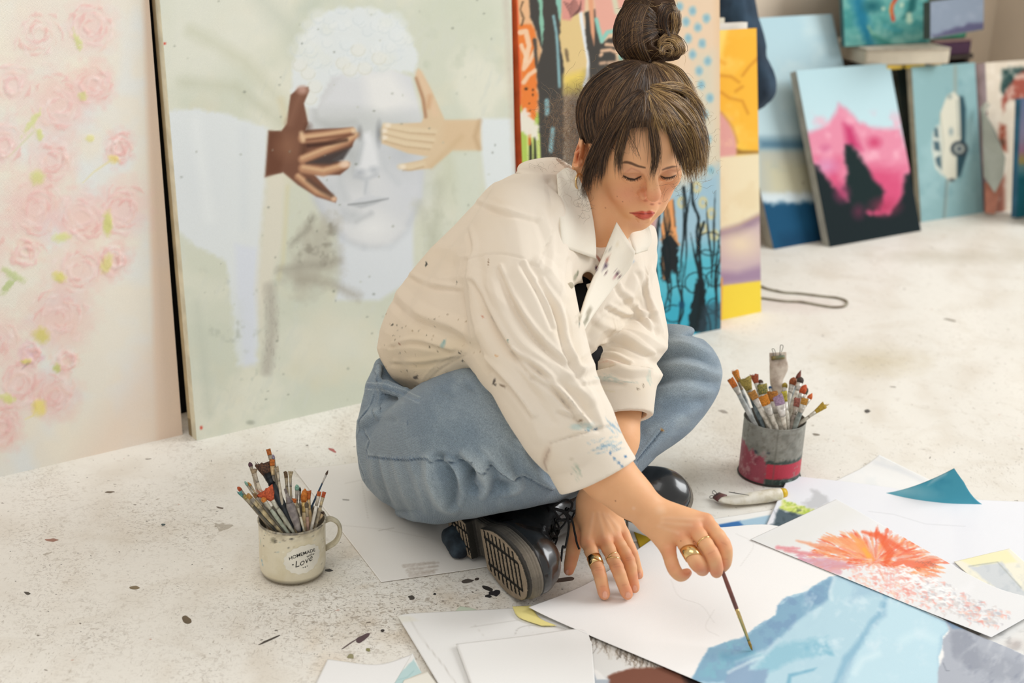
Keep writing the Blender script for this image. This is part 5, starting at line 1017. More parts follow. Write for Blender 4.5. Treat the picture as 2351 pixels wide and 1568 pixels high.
mb('brush with a small red tip, leftmost in the mug', (182, 462), (205, 500), (420, 800), 32, 'round', 'b9562f', ('9b8f78',), ('b08a62',), 0)
mb('brush with teal stiff bristles lying over the left rim of the mug', (190, 508), (250, 512), (455, 812), 24, 'splay', '5f9a96', ('a69b84',), ('8c8068',), -.005)
mb('brush with a pale teal tip among the left brushes in the mug', (245, 412), (275, 450), (480, 790), 22, 'round', '8fb5a6', ('b8ad98',), ('c9b994',), .015)
mb('brush with a narrow ochre tip, left, behind the teal ones', (272, 415), (300, 455), (510, 790), 24, 'point', 'c98f45', ('c2b08a',), ('bba785',), .015)
mb('brush with an olive stained tip on the left of the mug', (232, 535), (258, 572), (500, 826), 36, 'flat', 'a8985a', ('c8b98e',), ('6e6858', '4a4a44'), -.008)
mb('brush with a blunt ochre tip and flaking cream handle', (268, 530), (300, 566), (545, 838), 44, 'flat', 'b98a4a', ('c9b88e',), ('cbb88c', '6b6252'), -.012)
mb('thin brown brush tucked among the left handles', (320, 520), (345, 560), (580, 842), 30, 'round', '8a6a44', ('8b8374',), ('6d675a', '504c44'), -.012)
mb('brush with a round orange tip and pale green handle', (402, 560), (418, 598), (612, 848), 42, 'round', 'dc8a3a', ('c9c6b4',), ('b3b8a6', '7f8674'), -.016)
mb('fan brush with spread orange-red bristles in the mug', (430, 492), (480, 590), (668, 852), 48, 'fan', 'd0603a', ('c4c0ae',), ('b5b3a0', '8d8c7c'), -.012)
mb('flat grey-violet palette stick crusted with paint in the mug', (605, 475), (612, 520), (728, 852), 52, 'edge', '8f8480', ('7d7474', '9c948e'), ('766e6e', '9c948e'), -.014, hw=.006)
mb('short dark bristle brush in the middle back of the mug', (612, 322), (610, 385), (640, 740), 34, 'flat', '6b5236', ('a3957a',), ('8f8265',), .03)
mb('pale thin bristle brush right of the dark one at the back', (652, 325), (650, 385), (665, 740), 26, 'splay', 'b5a27e', ('b1a388',), ('a3957a',), .03)
mb('brush with dark ferrule rings in the middle of the mug', (532, 280), (538, 330), (600, 760), 30, 'flat', 'a8977c', ('c0b39c',), ('d0c5b0', '9d917c'), .02)
mb('brush with a pale lilac tip just behind the tallest one', (497, 170), (503, 215), (610, 720), 22, 'round', '9c93a8', ('bdb2a2',), ('c8bda8',), .035)
mb('brush with a sea-green round tip in the mug', (716, 440), (714, 495), (700, 800), 36, 'round', '8cb9a4', ('9a958a',), ('8d8473',), .01)
mb('brush with a thin black tip beside the sea-green one', (742, 458), (740, 500), (735, 790), 18, 'point', '2e2b29', ('746c60',), ('6c6456',), .012)
mb('brush with a flat orange tip low in the middle of the mug', (686, 568), (690, 606), (710, 810), 38, 'flat', 'd2702f', ('c9b48c',), ('c4ad84',), 0)
mb('brush with a curled orange tip and brass ferrule in the mug', (772, 478), (770, 600), (782, 800), 52, 'round', 'd27f2f', ('d6b878', 'a88a50'), ('cbb489',), .004, cb2='a85a22')
mb('brush with bent brown-orange bristles right of the curled one', (812, 500), (822, 575), (838, 800), 34, 'splay', 'c4692c', ('d0b27a',), ('bda070',), .006)
mb('brush with a cream painted handle leaning right at the mug front', (712, 610), (728, 650), (778, 848), 26, 'point', '8f856f', ('bfb49c',), ('e2dcc9', 'c5bda6'), -.014)
mb('brush with a worn pinkish handle at the mug front', (798, 600), (800, 650), (828, 842), 34, 'round', '6a5c48', ('b3a284',), ('b79482', '8d7466'), -.012)
mb('fine pointed brush with a blue handle leaning out to the right', (995, 308), (972, 350), (800, 740), 20, 'point', '5f4a3c', ('c4bfb6', '8b8680'), ('2f4a63', '223648'), .01)
mb('brush with an orange tip and chalky white handle, right of the mug', (915, 505), (905, 545), (870, 826), 36, 'flat', 'c2622c', ('b9ae9c',), ('ddd8cc', 'b3ac9c'), -.006)
mb('brush with a rust-red tip and cream ferrule, rightmost of the tall ones', (958, 508), (945, 555), (896, 790), 34, 'flat', 'c0562c', ('d3bf92',), ('c9b894',), .008)
mb('stub brush with a tan ferrule at the right rim of the mug', (955, 682), (944, 705), (930, 770), 34, 'point', '4d3b2e', ('d0b48c',), ('c9ae86',), 0)
# ---- tin can
CR = .0530; CZ = .107; can_c = G(1765, 1088)[:2]
can = empty('tin_can', (can_c[0], can_c[1], 0), 'worn grey and red tin can crammed with brushes, right of the knee', 'can')
V, fs = lathe([(0, .003), (CR*.9, .003), (CR*.93, 0), (CR+.001, 0), (CR+.0015, .002), (CR, .004)]+[(CR, z) for z in np.linspace(.006, CZ-.002, 44)]+[(CR+.0008, CZ-.001), (CR, CZ), (CR-.0012, CZ-.001), (CR-.0012, .006), (0, .005)], 120, (can_c[0], can_c[1], 0))
va2 = math.atan2(-can_c[1], -can_c[0]); ang = np.arctan2(V[:, 1]-can_c[1], V[:, 0]-can_c[0]); P = Paint(np.degrees(np.mod(ang-va2+PI, 2*PI)-PI), V[:, 2]*1000, '8d8c84')
P.wash('77776f', 16, -.1, .4, .8, 2); P.wash('a3a49c', 12, .1, .5, .6, 4); P.wash('6b665c', 5, .15, .5, .6, 8)
P.poly([(-200, -5), (-6, -5), (-6, 42), (-12, 52), (-40, 58), (-60, 64), (-200, 66)], 'a03a4e', 2, .85, rough=5, rs=9); P.wash('b9898c', 7, .05, .4, .8, 6, (-120, 0, -5, 66)); P.wash('7d2c3e', 6, .1, .5, .7, 12, (-120, 0, -5, 60))
P.poly([(-6, 42), (200, 42), (200, 48), (-6, 48)], '33413d', 1.5, .9, rough=3, rs=5); P.poly([(-6, 14), (200, 16), (200, 42), (-6, 42)], 'b93449', .8, 1, rough=.8); P.wash('8f8a80', 7, .2, .5, .8, 14, (30, 12, 140, 44)); P.poly([(-6, -5), (200, -5), (200, 15), (-6, 14)], '2f3f3b', .8, .95, rough=1); P.wash('8fa39a', 5, .1, .4, .8, 15, (-4, 0, 140, 14))
for a in (8,): P.line([(a, 0), (a, 110)], 1.2, '5c5a52', .8, .7)
for x, y in [(-30, 60), (-28, 58), (-5, 62)]: P.ell(x, y, 3, 2, '2c3340', .6, .8)
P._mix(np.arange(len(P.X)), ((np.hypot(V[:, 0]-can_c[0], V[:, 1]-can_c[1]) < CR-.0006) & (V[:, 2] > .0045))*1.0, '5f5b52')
M_can = mat_vcol('can_print', .5, .4, .15, 300, .05); mesh_np('can_body', V, fs, M_can, can, True, P.C)
V, fs = tube(np.array([p3(CR+.0006, t, .0025, can_c) for t in np.linspace(0, 2*PI, 60)]), .0016, 8, False); mesh_np('bottom_seam', V, fs, mat_simple('dark_tin', '3a3733', .5, metal=.5), can)
s6 = lambda q: TC(q, 3.484, 1550, 750); GC = 'brushes standing in the tin can'
def cb_(label, tip, fer, rim, w, kind, cb, cf=('d8d4cb', 'a8a298'), ch=('ded8ca', '9b9384'), dd_=0.0, **k):
    t, f, q = s6([tip, fer, rim]); return brush(label, t, f, q, CZ, can_c, CR-.003, w/3.484, kind, cb, cf, ch, GC, dd_, **k)
cb_('brush with splayed bright orange bristles, upper left of the can', (478, 355), (515, 440), (625, 745), 34, 'splay', 'e08a34', ('c9a468',), ('c2c4c0', '6f7678'), .01)
cb_('brush with a square orange tip, leftmost in the can', (445, 418), (475, 486), (600, 752), 52, 'flat', 'd9772e', dd_=.01, ch=('cfcfca', '8e9492'))
cb_('brush with olive-ochre bristles on the left of the can', (556, 415), (580, 510), (690, 790), 60, 'splay', 'a8934a', ('cdbd8c',), ('7e8a8c', '3a4a50'), 0)
cb_('brush with spiky red-brown bristles in the can', (632, 388), (640, 462), (720, 720), 40, 'splay', 'a8502c', dd_=.03)
cb_('brush with a round dark brown tip next to the spiky one', (678, 425), (690, 460), (740, 720), 40, 'round', '5a4438', dd_=.035)
cb_('wide flat brush with dark green and ochre bristles in the can', (688, 462), (705, 545), (765, 740), 80, 'flat', '4f5a34', dd_=.02, cb2='a89444')
cb_('flat brush with ochre tip and white ferrule, front left of the can', (612, 520), (640, 580), (752, 808), 62, 'flat', 'c48a42', dd_=-.008)
cb_('wide flat bright orange brush at the front of the can', (700, 555), (725, 632), (812, 818), 74, 'flat', 'e28f2e', dd_=-.015)
cb_('wide flat brown-orange brush behind the lilac one', (770, 520), (785, 595), (840, 790), 84, 'flat', 'b9782e', dd_=.0)
cb_('flat brush with a pale lilac tip, front centre of the can', (826, 552), (840, 628), (888, 820), 82, 'flat', 'b498b4', ('e2ddd6', 'a49c94'), ('e6e0d2', 'b5aa98'), -.015)
cb_('brush with a tiny blue tip in the middle of the can', (758, 476), (762, 500), (790, 720), 24, 'round', '2f5f94', dd_=.03)
cb_('brush with a yellow flat tip behind the lilac one', (868, 520), (882, 600), (905, 790), 44, 'flat', 'b9a93e', dd_=.005)
cb_('brush with a rounded yellow-olive tip at the back of the can', (880, 448), (872, 498), (855, 720), 40, 'round', 'b39a3c', dd_=.03)
cb_('brush with a pointed maroon tip at the top right of the can', (1005, 345), (945, 412), (880, 700), 36, 'point', '7a3f30', ('cfc4b4',), ('8b8f8c', '4a5054'), .03)
cb_('brush with a brown and orange cap-like tip, upper right of the can', (952, 405), (925, 470), (870, 720), 52, 'round', 'a0562e', dd_=.02)
cb_('brush with a dark grey-brown round tip, upper right of the can', (1012, 402), (985, 450), (905, 740), 48, 'round', '4d4038', dd_=.02)
cb_('brush with an orange-red leaning tip, right side of the can', (1040, 465), (1005, 535), (915, 770), 48, 'round', 'c9582c', dd_=.01)
cb_('brush with a dark olive tip behind the orange-red one', (1058, 490), (1030, 545), (930, 770), 34, 'round', '5c5440', dd_=.02)
cb_('brush with a small bright orange pointed tip, far right of the can', (1100, 530), (1050, 560), (940, 790), 38, 'point', 'd8682a', dd_=.01)
cb_('flat brush with an ochre tip, right front of the can', (1045, 572), (1032, 625), (985, 806), 56, 'flat', 'c68f3c', ('ccc6bb',), ('8f958e', '5f6662'), -.01)
cb_('brush with a splayed mustard tip leaning furthest right', (1200, 625), (1118, 690), (1012, 790), 34, 'splay', 'b9982f', ('bdb6a6',), ('a9a292',), .01)
cb_('brush with a dirty pink-grey handle inside the can on the right', (985, 570), (960, 640), (930, 790), 50, 'flat', '9a5a4c', ('a99a8c',), ('a3978a', '6d6258'), .01)
# ---- paint tubes
def wire(pts, parent, r_=.0006):
    V, fs = tube(spl(pts, 6), r_, 6); mesh_np('wire_handle', V, fs, mat_simple('clip_wire', '6e6a64', .35, metal=.8), parent)
def tube_thing(label, secs, side, col, c2, cap=None, clip=None):
    root = empty('paint_tube', tuple(secs[0][0]), label, 'paint tube'); q = spl([list(p)+[a, b_] for p, a, b_ in secs], 6)
    V, fs = sweep2(q[:, :3], q[:, 3], q[:, 4], 20, side)
    V = V+(fbm(V[:, 0]*90, V[:, 1]*90, V[:, 2]*90, 2)*.0022)[:, None]*np.array([.4, -.6, .6])
    if 'lying' in label: V[:, 2] = np.maximum(V[:, 2], .0005)
    mesh_np('tube_body', V, fs, mat_simple('tube_'+col, col, .45, scale=60, color2=c2, spec=.5), root); return root
r0_ = G(*s6([(850, 700)])[0], CZ); dz = proj(r0_)[2]; st = lambda x, y, o=0: D(*s6([(x, y)])[0], dz+.02+o)
pt = tube_thing('crumpled pale paint tube standing upright in the can, topped by a wire clip', [(st(880, 760), .010, .006), (st(845, 600), .011, .008), (st(815, 480), .011, .008), (st(812, 420), .012, .006), (st(828, 330), .0165, .004), (st(825, 262), .0150, .002), (st(822, 205), .0148, .0012)], RT, 'd3c5b4', 'a38f7e')
V, fs = sweep2([st(825, 262, -.003), st(822, 232, -.003)], [.0118, .0118], [.004, .002], 8, RT); mesh_np('binder_clip', V, fs, mat_simple('clip_ochre', '8f7d4c', .5, color2='5f6a55', scale=70), pt)
wire([st(790, 235, -.004), st(782, 200), st(775, 180), st(790, 178), st(803, 205), st(805, 235, -.004)], pt); wire([st(835, 235, -.004), st(840, 190), st(842, 152), st(855, 147), st(864, 160), st(850, 205), st(846, 235, -.004)], pt)
lt = lambda x, y, z: G(*s6([(x, y)])[0], z)
pt = tube_thing('white paint tube lying below the can, reddish clip on its flat end', [(lt(368, 1372, .010), .0135, .0015), (lt(420, 1385, .010), .0135, .0035), (lt(520, 1383, .011), .0125, .0075), (lt(680, 1362, .012), .0125, .010), (lt(800, 1345, .012), .012, .0105), (lt(838, 1338, .012), .0105, .0095), (lt(850, 1336, .012), .004, .004)], np.cross(nrm(lt(800, 1345, .01)-lt(400, 1385, .01)), [0, 0, 1])*1.0, 'e6e0d2', 'c9bfa6')
V, fs = sweep2([lt(838, 1336, .012), lt(880, 1326, .012)], [.0085, .0075], [.0085, .0075], 16); mesh_np('tube_cap', V, fs, mat_simple('yellow_cap', 'e0b820', .45), pt)
V, fs = sweep2([lt(330, 1350, .008), lt(378, 1372, .010)], [.009, .011], [.0035, .0028], 10, [.3, 1, .2]); mesh_np('binder_clip', V, fs, mat_simple('clip_red', '6d4440', .5), pt)
wire([lt(330, 1352, .010), lt(300, 1330, .012), lt(310, 1310, .014), lt(340, 1340, .012)], pt); wire([lt(330, 1368, .008), lt(285, 1372, .004), lt(278, 1358, .004), lt(300, 1350, .006), lt(330, 1360, .008)], pt)
V, fs = sweep2([lt(430, 1322, .021), lt(505, 1335, .0225), lt(590, 1348, .022)], [.0009, .0011, .0005], [.0006, .0006, .0004], 6); mesh_np('printed_brush_mark', V, fs, mat_simple('mark_dark', '3a3632', .5), pt)
# ================================================================ THE PAINTER
person = empty('person', tuple(G(1100, 1130)), 'woman in a paint-stained cream jacket and jeans, cross-legged on the floor, painting with a brush', 'person')
# ---------------- head frame (local: x to her left, y up, z out of the face)
_M = np.stack([[.905, .107, .41], [.41, -.48, -.775], [.113, .87, -.475]])
_u, _s, _v = np.linalg.svd(_M); HM = _u@_v
_a = math.radians(5); _K = np.array([[0, -FW[2], FW[1]], [FW[2], 0, -FW[0]], [-FW[1], FW[0], 0]])
HM = (np.eye(3)+math.sin(_a)*_K+(1-math.cos(_a))*_K@_K)@HM
HT = D(1491, 406, 2.055)-HM@np.array([0, 0, .074])
def HW(p): return HT+HM@np.asarray(p, float)
def FL(x, y, z):                                   # point of the plane z=const of the head seen at a pixel
    d = ray(x, y); n = HM[:, 2]; t = ((HT+n*z-CP)@n)/(d@n); return HM.T@(CP+d*t-HT)
HA = HM.T                                          # rows: local axes
def HE(c, r, R=None): return Ell(HW(c), r, HA if R is None else R@HA)
def HC(a, b, ra, rb): return Cone(HW(a), HW(b), ra, rb)
def rotx(a): c, s = math.cos(a), math.sin(a); return np.array([[1, 0, 0], [0, c, s], [0, -s, c]])
def rotz(a): c, s = math.cos(a), math.sin(a); return np.array([[c, s, 0], [-s, c, 0], [0, 0, 1]])
e1 = FL(1452, 407, .070); e2 = FL(1535, 404, .072); nb = FL(1497, 396, .080); nt_ = FL(1505, 457, .103); al1 = FL(1476, 452, .084); al2 = np.array([nt_[0]+.0125, al1[1]-.0025, .085])
mo = FL(1480, 493, .083); m1 = FL(1450, 487, .072); m2 = FL(1505, 487, .076); chn = FL(1463, 508, .066)
0
for n_, v_ in [] and dict(e1=e1, e2=e2, nb=nb, nt=nt_, al1=al1, al2=al2, mo=mo, m1=m1, m2=m2, chn=chn, ear=FL(1325, 350, -.01), earb=FL(1330, 392, -.01)).items(): print(n_, np.round(v_, 4))
cx = float((e1[0]+e2[0])/2)
skull = Un([HE((0, .028, -.012), (.071, .079, .084)), HE((0, .040, .028), (.058, .048, .047)), HE((0, -.008, .022), (.060, .066, .050))], .02)
def fc(x, y, z): return HW(FL(x, y, z))
jawL = Un([chain([fc(1376, 404, -.004), fc(1384, 436, .006), fc(1399, 459, .020), fc(1422, 484, .040), fc(1462, 503, .056)], [.0145, .0140, .0135, .0130, .0118], .01),
           chain([fc(1532, 392, .038), fc(1518, 436, .044), fc(1498, 472, .050), fc(1480, 496, .054), fc(1462, 503, .056)], [.0155, .0130, .0130, .0125, .0118], .01),
           HE(FL(1440, 455, .030), (.036, .034, .034)), HE(FL(1484, 450, .036), (.030, .034, .028))], .016)
face = Un([Cone(fc(1430, 438, .052), fc(1450, 470, .052), .020, .018), Cone(fc(1516, 434, .048), fc(1503, 464, .052), .0135, .013),
           HE((mo+[0, .002, -.023]), (.030, .026, .026)), HE(FL(1463, 509, .063), (.015, .011, .011)),
           HE(FL(1452, 386, .0655), (.021, .0075, .010), rotz(-.1)), HE(FL(1537, 388, .0645), (.018, .0075, .010), rotz(.05)), HE(FL(1497, 380, .066), (.012, .012, .012)),
           HE(FL(1540, 400, .042), (.014, .020, .020))], .014)
headn = Un([skull, jawL, face], .012)
sock = Un([HE(e1+[0, .001, .010], (.0165, .0105, .0115)), HE(e2+[0, .001, .010], (.0165, .0105, .0115))], .002)
headn = Sub(headn, sock, .010)
nose = Un([HC(nb+[0, 0, -.006], nt_+[0, .004, -.0095], .0068, .0098), HE(nt_+[0, 0, -.0075], (.0098, .0092, .0092)), HE(al1+[.0015, 0, -.005], (.0062, .0068, .0085)), HE(al2+[-.0015, 0, -.005], (.0062, .0068, .0085)), HC(nb+[0, .012, -.012], nb+[0, 0, -.006], .006, .0062)], .006)
headn = Un([headn, nose], .009)
headn = Sub(headn, Un([HE(nt_+[-.0075, -.0088, -.0085], (.0036, .0032, .0052)), HE(nt_+[.0075, -.0088, -.0085], (.0036, .0032, .0052))], .001), .0015)
lids = Un([HE(e1+[0, -.001, -.0055], (.0138, .0118, .0122)), HE(e2+[0, -.001, -.0055], (.0138, .0118, .0122))], .001)
headn = Un([headn, lids], .0035)
# closed lash line: a shallow groove under each upper lid
def onl(pts, z): return [FL(x, y, z) for x, y in pts]
L1 = [(1431, 403), (1443, 409.5), (1457, 412), (1472, 404.5)]; L2 = [(1517, 404), (1527, 408.5), (1540, 407.5), (1552, 402)]
# lips
up_ = Un([HC(m1+[.003, .0005, .002], mo+[-.006, .004, .0035], .0028, .0050), HC(mo+[-.006, .004, .0035], mo+[0, .0030, .004], .0050, .0046), HC(mo+[0, .0030, .004], mo+[.006, .004, .0035], .0046, .0050), HC(mo+[.006, .004, .0035], m2+[-.003, .0005, .002], .0050, .0028)], .003)
lo_ = Un([HC(m1+[.006, -.003, .002], mo+[-.004, -.0065, .0025], .0030, .0064), HC(mo+[-.004, -.0065, .0025], mo+[.004, -.0065, .0025], .0064, .0064), HC(mo+[.004, -.0065, .0025], m2+[-.006, -.003, .002], .0064, .0030)], .003)
headn = Un([headn, up_, lo_], .0032)
groove = chain([HW(m1+[0, -.0005, .0035]), HW(mo+[-.007, -.0006, .0080]), HW(mo+[0, -.0014, .0088]), HW(mo+[.007, -.0006, .0080]), HW(m2+[0, -.0005, .0035])], [.0009, .0013, .0013, .0013, .0009], .001)
headn = Sub(headn, groove, .002)
# ear (her right one, towards the lens) and the far one
def ear():
    c = FL(1328, 355, -.014); R_ = rotz(.10)@np.array([[math.cos(.5), 0, math.sin(.5)], [0, 1, 0], [-math.sin(.5), 0, math.cos(.5)]])@rotx(.12)
    body_ = Un([HE(c, (.0062, .0290, .0155), R_), HE(c+[.002, -.021, .004], (.0058, .0105, .0085), R_)], .006)
    hol = Un([HE(c+[-.0055, .004, .004], (.0052, .0185, .0098), R_), HE(c+[-.004, -.006, .006], (.0060, .0095, .0072), R_)], .003)
    rid = chain([HW(c+[-.002, .014, .004]), HW(c+[-.0035, .002, -.001]), HW(c+[-.003, -.012, .001])], .0022, .002); trag = HE(c+[.000, -.004, .0125], (.004, .006, .004))
    return Un([Sub(body_, hol, .003), rid, trag], .003)
earR = ear(); headn = Un([headn, earR], .004)
neck0 = HW((0, -.055, -.030)); neckB = D(1345, 545, 2.20)
neck = Un([Cone(HW((-.010, -.040, -.030)), D(1362, 520, 2.165), .050, .052), Cone(D(1362, 520, 2.165), D(1330, 620, 2.19), .052, .070), HC((0, -.06, .01), (-.004, -.085, -.03), .034, .040)], .02)
HEADN = Un([headn, neck], .014)
# ---------------- torso hidden under the clothes, joined with the neck
SHR = D(1185, 545, 2.055); SHL = D(1448, 590, 2.285); ELR = D(1215, 850, 1.955); ELL_ = D(1463, 805, 2.22); WRR = D(1494, 1180, 1.93); WRL = D(1372, 1150, 2.09)
PEL = D(960, 1010, 2.29); CHS = D(1235, 640, 2.18)
torso = Un([Cone(PEL, D(1080, 820, 2.22), .045, .065), Cone(D(1080, 820, 2.22), CHS, .065, .08), Cone(CHS, D(1330, 560, 2.19), .08, .06), Cone(SHR, D(1330, 560, 2.19), .035, .045), Cone(SHL, D(1330, 560, 2.19), .028, .045),
            Cone(SHR, ELR, .042, .036), Cone(SHL, ELL_, .028, .026), Cone(ELR, D(1345, 1045, 1.935), .036, .032), Cone(ELL_, D(1420, 930, 2.15), .026, .031), Cone(PEL, D(1130, 1030, 2.12), .045, .045), Cone(PEL, D(1200, 960, 2.38), .045, .05), Cone(D(1200, 960, 2.38), D(1575, 860, 2.32), .06, .045)], .03)
# ---------------- hands
def fing(pts, rs, k=.004): return chain_s(pts, rs, 3, k)
def Z(x, y, z): return G(x, y, z)
PZ = .0095
# left hand resting on the paper
li = [Z(1349, 1244, .070), Z(1374, 1309, .050), Z(1384, 1350, .028), Z(1388, 1366, PZ+.0085)]
lm = [Z(1387, 1239, .074), Z(1416, 1302, .054), Z(1433, 1348, .029), Z(1441, 1366, PZ+.0085)]
lr = [Z(1412, 1235, .072), Z(1443, 1286, .053), Z(1452, 1332, .029), Z(1457, 1351, PZ+.0085)]
lp = [Z(1431, 1227, .066), Z(1452, 1271, .046), Z(1462, 1306, .024), Z(1467, 1321, PZ+.008)]
lt_ = [Z(1340, 1190, .088), Z(1324, 1222, .066), Z(1315, 1268, .044), Z(1306, 1309, .020)]
fLh = Un([fing(li, [.0098, .0092, .0078, .0070]), fing(lm, [.0098, .0092, .0078, .0070]), fing(lr, [.0095, .0088, .0075, .0066]), fing(lp, [.0088, .0076, .0064, .0058]), fing(lt_, [.012, .0118, .0096, .0078])], .0015)
wl = WRL; palmL = Un([Cone(wl+[-.006, 0, 0], li[0], .0195, .0105), Cone(wl, lm[0], .0195, .0105), Cone(wl+[.006, .002, 0], lr[0], .018, .0100), Cone(wl+[.012, .004, -.002], lp[0], .016, .0092), Cone(wl+[-.012, -.006, -.008], lt_[1], .016, .011), Cone((wl+lm[0])/2+[0, .010, -.010], (li[0]+lr[0])/2+[0, .004, -.006], .014, .010)], .012)
foreL = Un([chain([D(1428, 900, 2.16), D(1412, 1010, 2.125), D(1388, 1100, 2.105), wl], [.036, .032, .0265, .0215], .02), Cone(wl+[-.010, 0, 0], wl+[.012, 0, 0], .0185, .0175)], .012)
LHAND = Un([foreL, Un([palmL, fLh], .006)], .012)
# right hand with the brush
BT = G(1727, 1493, PZ+.001); BTOP = D(1634, 1246, 1.905)
def dpt(x, y, d): return D(x, y, d)
ri = [dpt(1620, 1197, 1.930), dpt(1660, 1248, 1.905), dpt(1665, 1282, 1.908), dpt(1660, 1300, 1.916)]
rm = [dpt(1592, 1210, 1.922), dpt(1632, 1268, 1.890), dpt(1643, 1298, 1.893), dpt(1645, 1314, 1.900)]
rr_ = [dpt(1561, 1230, 1.922), dpt(1597, 1288, 1.888), dpt(1609, 1302, 1.898), dpt(1614, 1308, 1.908)]
rp = [dpt(1534, 1262, 1.925), dpt(1546, 1303, 1.902), dpt(1562, 1322, 1.906), dpt(1578, 1315, 1.918)]
rt = [dpt(1545, 1215, 1.965), dpt(1590, 1250, 1.962), dpt(1630, 1280, 1.945), dpt(1657, 1302, 1.930)]
fRh = Un([fing(ri, [.0100, .0094, .0084, .0076]), fing(rm, [.0100, .0094, .0084, .0076]), fing(rr_, [.0098, .0098, .0086, .0080]), fing(rp, [.0092, .0082, .0068, .0060]), fing(rt, [.012, .0115, .0098, .0082])], .0015)
wr = D(1497, 1180, 1.94)
palmR = Un([Cone(wr+UP*.006, ri[0], .0185, .0110), Cone(wr, rm[0], .0190, .0110), Cone(wr-UP*.006, rr_[0], .0190, .0108), Cone(wr-UP*.010, rp[0], .0175, .0100), Cone(wr+FW*.012, rt[0], .016, .013), Cone((wr+rm[0])/2+FW*.008, (ri[0]+rp[0])/2+FW*.006, .013, .010)], .012)
foreR = Un([chain([D(1345, 1045, 1.935), D(1400, 1093, 1.935), D(1450, 1140, 1.938), wr], [.0375, .033, .0265, .0215], .02)], .01)
RHAND = Un([foreR, Un([palmR, fRh], .005)], .010)
# ---------------- mesh the body
Vb, Qb = sdf_mesh(HEADN, .00125)
parts = [(Vb, Qb)]
V2, Q2 = sdf_mesh(LHAND, .0012); parts.append((V2, Q2)); V3, Q3 = sdf_mesh(RHAND, .0012); parts.append((V3, Q3)); V4, Q4 = sdf_mesh(torso, .006); parts.append((V4, Q4))
nH, nL, nR = len(Vb), len(V2), len(V3)
VB, FB = join_np(parts); FB = FB[0]; NB = vnormals(VB, FB)
px, py, dpb = proj(VB); face_ = np.clip(-(NB@FW)*2.5, 0, 1)
P = Paint(px, py, 'e5ad7f'); idx = np.arange(len(VB)); isH = idx < nH; isLR = (idx >= nH) & (idx < nH+nL+nR)
P.C += (vnoise2(VB[:, 0]*1000, VB[:, 1]*1000+VB[:, 2]*900, 14, 2)[:, None]*np.array([.015, .02, .02])).astype(np.float32)
keep = P.C.copy()
# face
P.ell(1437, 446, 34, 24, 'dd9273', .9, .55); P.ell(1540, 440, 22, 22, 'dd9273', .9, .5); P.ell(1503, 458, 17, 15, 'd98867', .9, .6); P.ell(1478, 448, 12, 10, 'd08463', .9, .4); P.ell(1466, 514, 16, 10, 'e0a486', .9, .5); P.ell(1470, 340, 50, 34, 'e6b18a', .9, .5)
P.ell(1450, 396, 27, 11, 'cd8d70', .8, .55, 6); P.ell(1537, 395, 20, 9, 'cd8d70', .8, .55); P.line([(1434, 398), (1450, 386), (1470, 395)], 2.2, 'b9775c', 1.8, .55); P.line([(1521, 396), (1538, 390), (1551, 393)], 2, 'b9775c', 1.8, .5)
P.line([(1484, 392), (1488, 404), (1484, 415)], 5, 'c98a6c', 4, .35)
P.poly([(1447, 488.5), (1460, 486.5), (1474, 484), (1484, 486), (1490, 483.5), (1498, 484.5), (1503.5, 488.5), (1499, 495), (1489, 501.5), (1477, 504.5), (1466, 501), (1456, 494)], 'c2503f', 1.6, .92); P.line([(1446, 489), (1462, 490), (1478, 491), (1492, 490), (1503, 489)], 1.8, '7d2420', .9, .85); P.ell(1482, 498, 9, 3, 'd9695a', .9, .6)
P.line(L1, [1.8, 3.2, 3.4, 2], '2b1c18', .9, .92); P.line(L2, [1.6, 3.0, 3.0, 1.6], '2f1f1a', .9, .92)
P.line(spl([(1425, 375), (1436, 372.5), (1448, 374.5), (1464, 381), (1481, 385)], 4), [1.8, 5, 6, 5, 3], '553826', 1.3, .85, rough=.5, rs=3); P.line(spl([(1521, 390), (1532, 386), (1543, 383), (1554, 382)], 4), [2.4, 5, 4.4, 1.6], '553826', 1.3, .8, rough=.5, rs=3)
r = random.Random(17)
for k in range(80): P.ell(r.gauss(1470, 34), r.gauss(440, 14), r.uniform(.6, 1.0), r.uniform(.6, .9), 'b97a58', .8, r.uniform(.1, .35))
for x, y, s_ in [(1390, 477, 1.2), (1417, 451, .8), (1383, 404, .9), (1466, 356, 1.0), (1318, 323, 1.4), (1430, 463, 1)]: P.ell(x, y, s_, s_, '6d4030', .6, .8)
P.ell(1321, 345, 11, 26, 'd7805c', .9, .6, -12); P.line([(1330, 340), (1326, 360), (1333, 378)], 5, 'b86144', 3, .5)
P.ell(1497, 469, 4, 2, '8a4634', .7, .6); P.ell(1514, 467, 3, 2, '8a4634', .7, .5); P.ell(1482, 461, 4, 2, '9c543c', .8, .5)
P.C[~isH | (face_ <= .05)] = keep[~isH | (face_ <= .05)]
keep = P.C.copy(); P.H[:] = 0
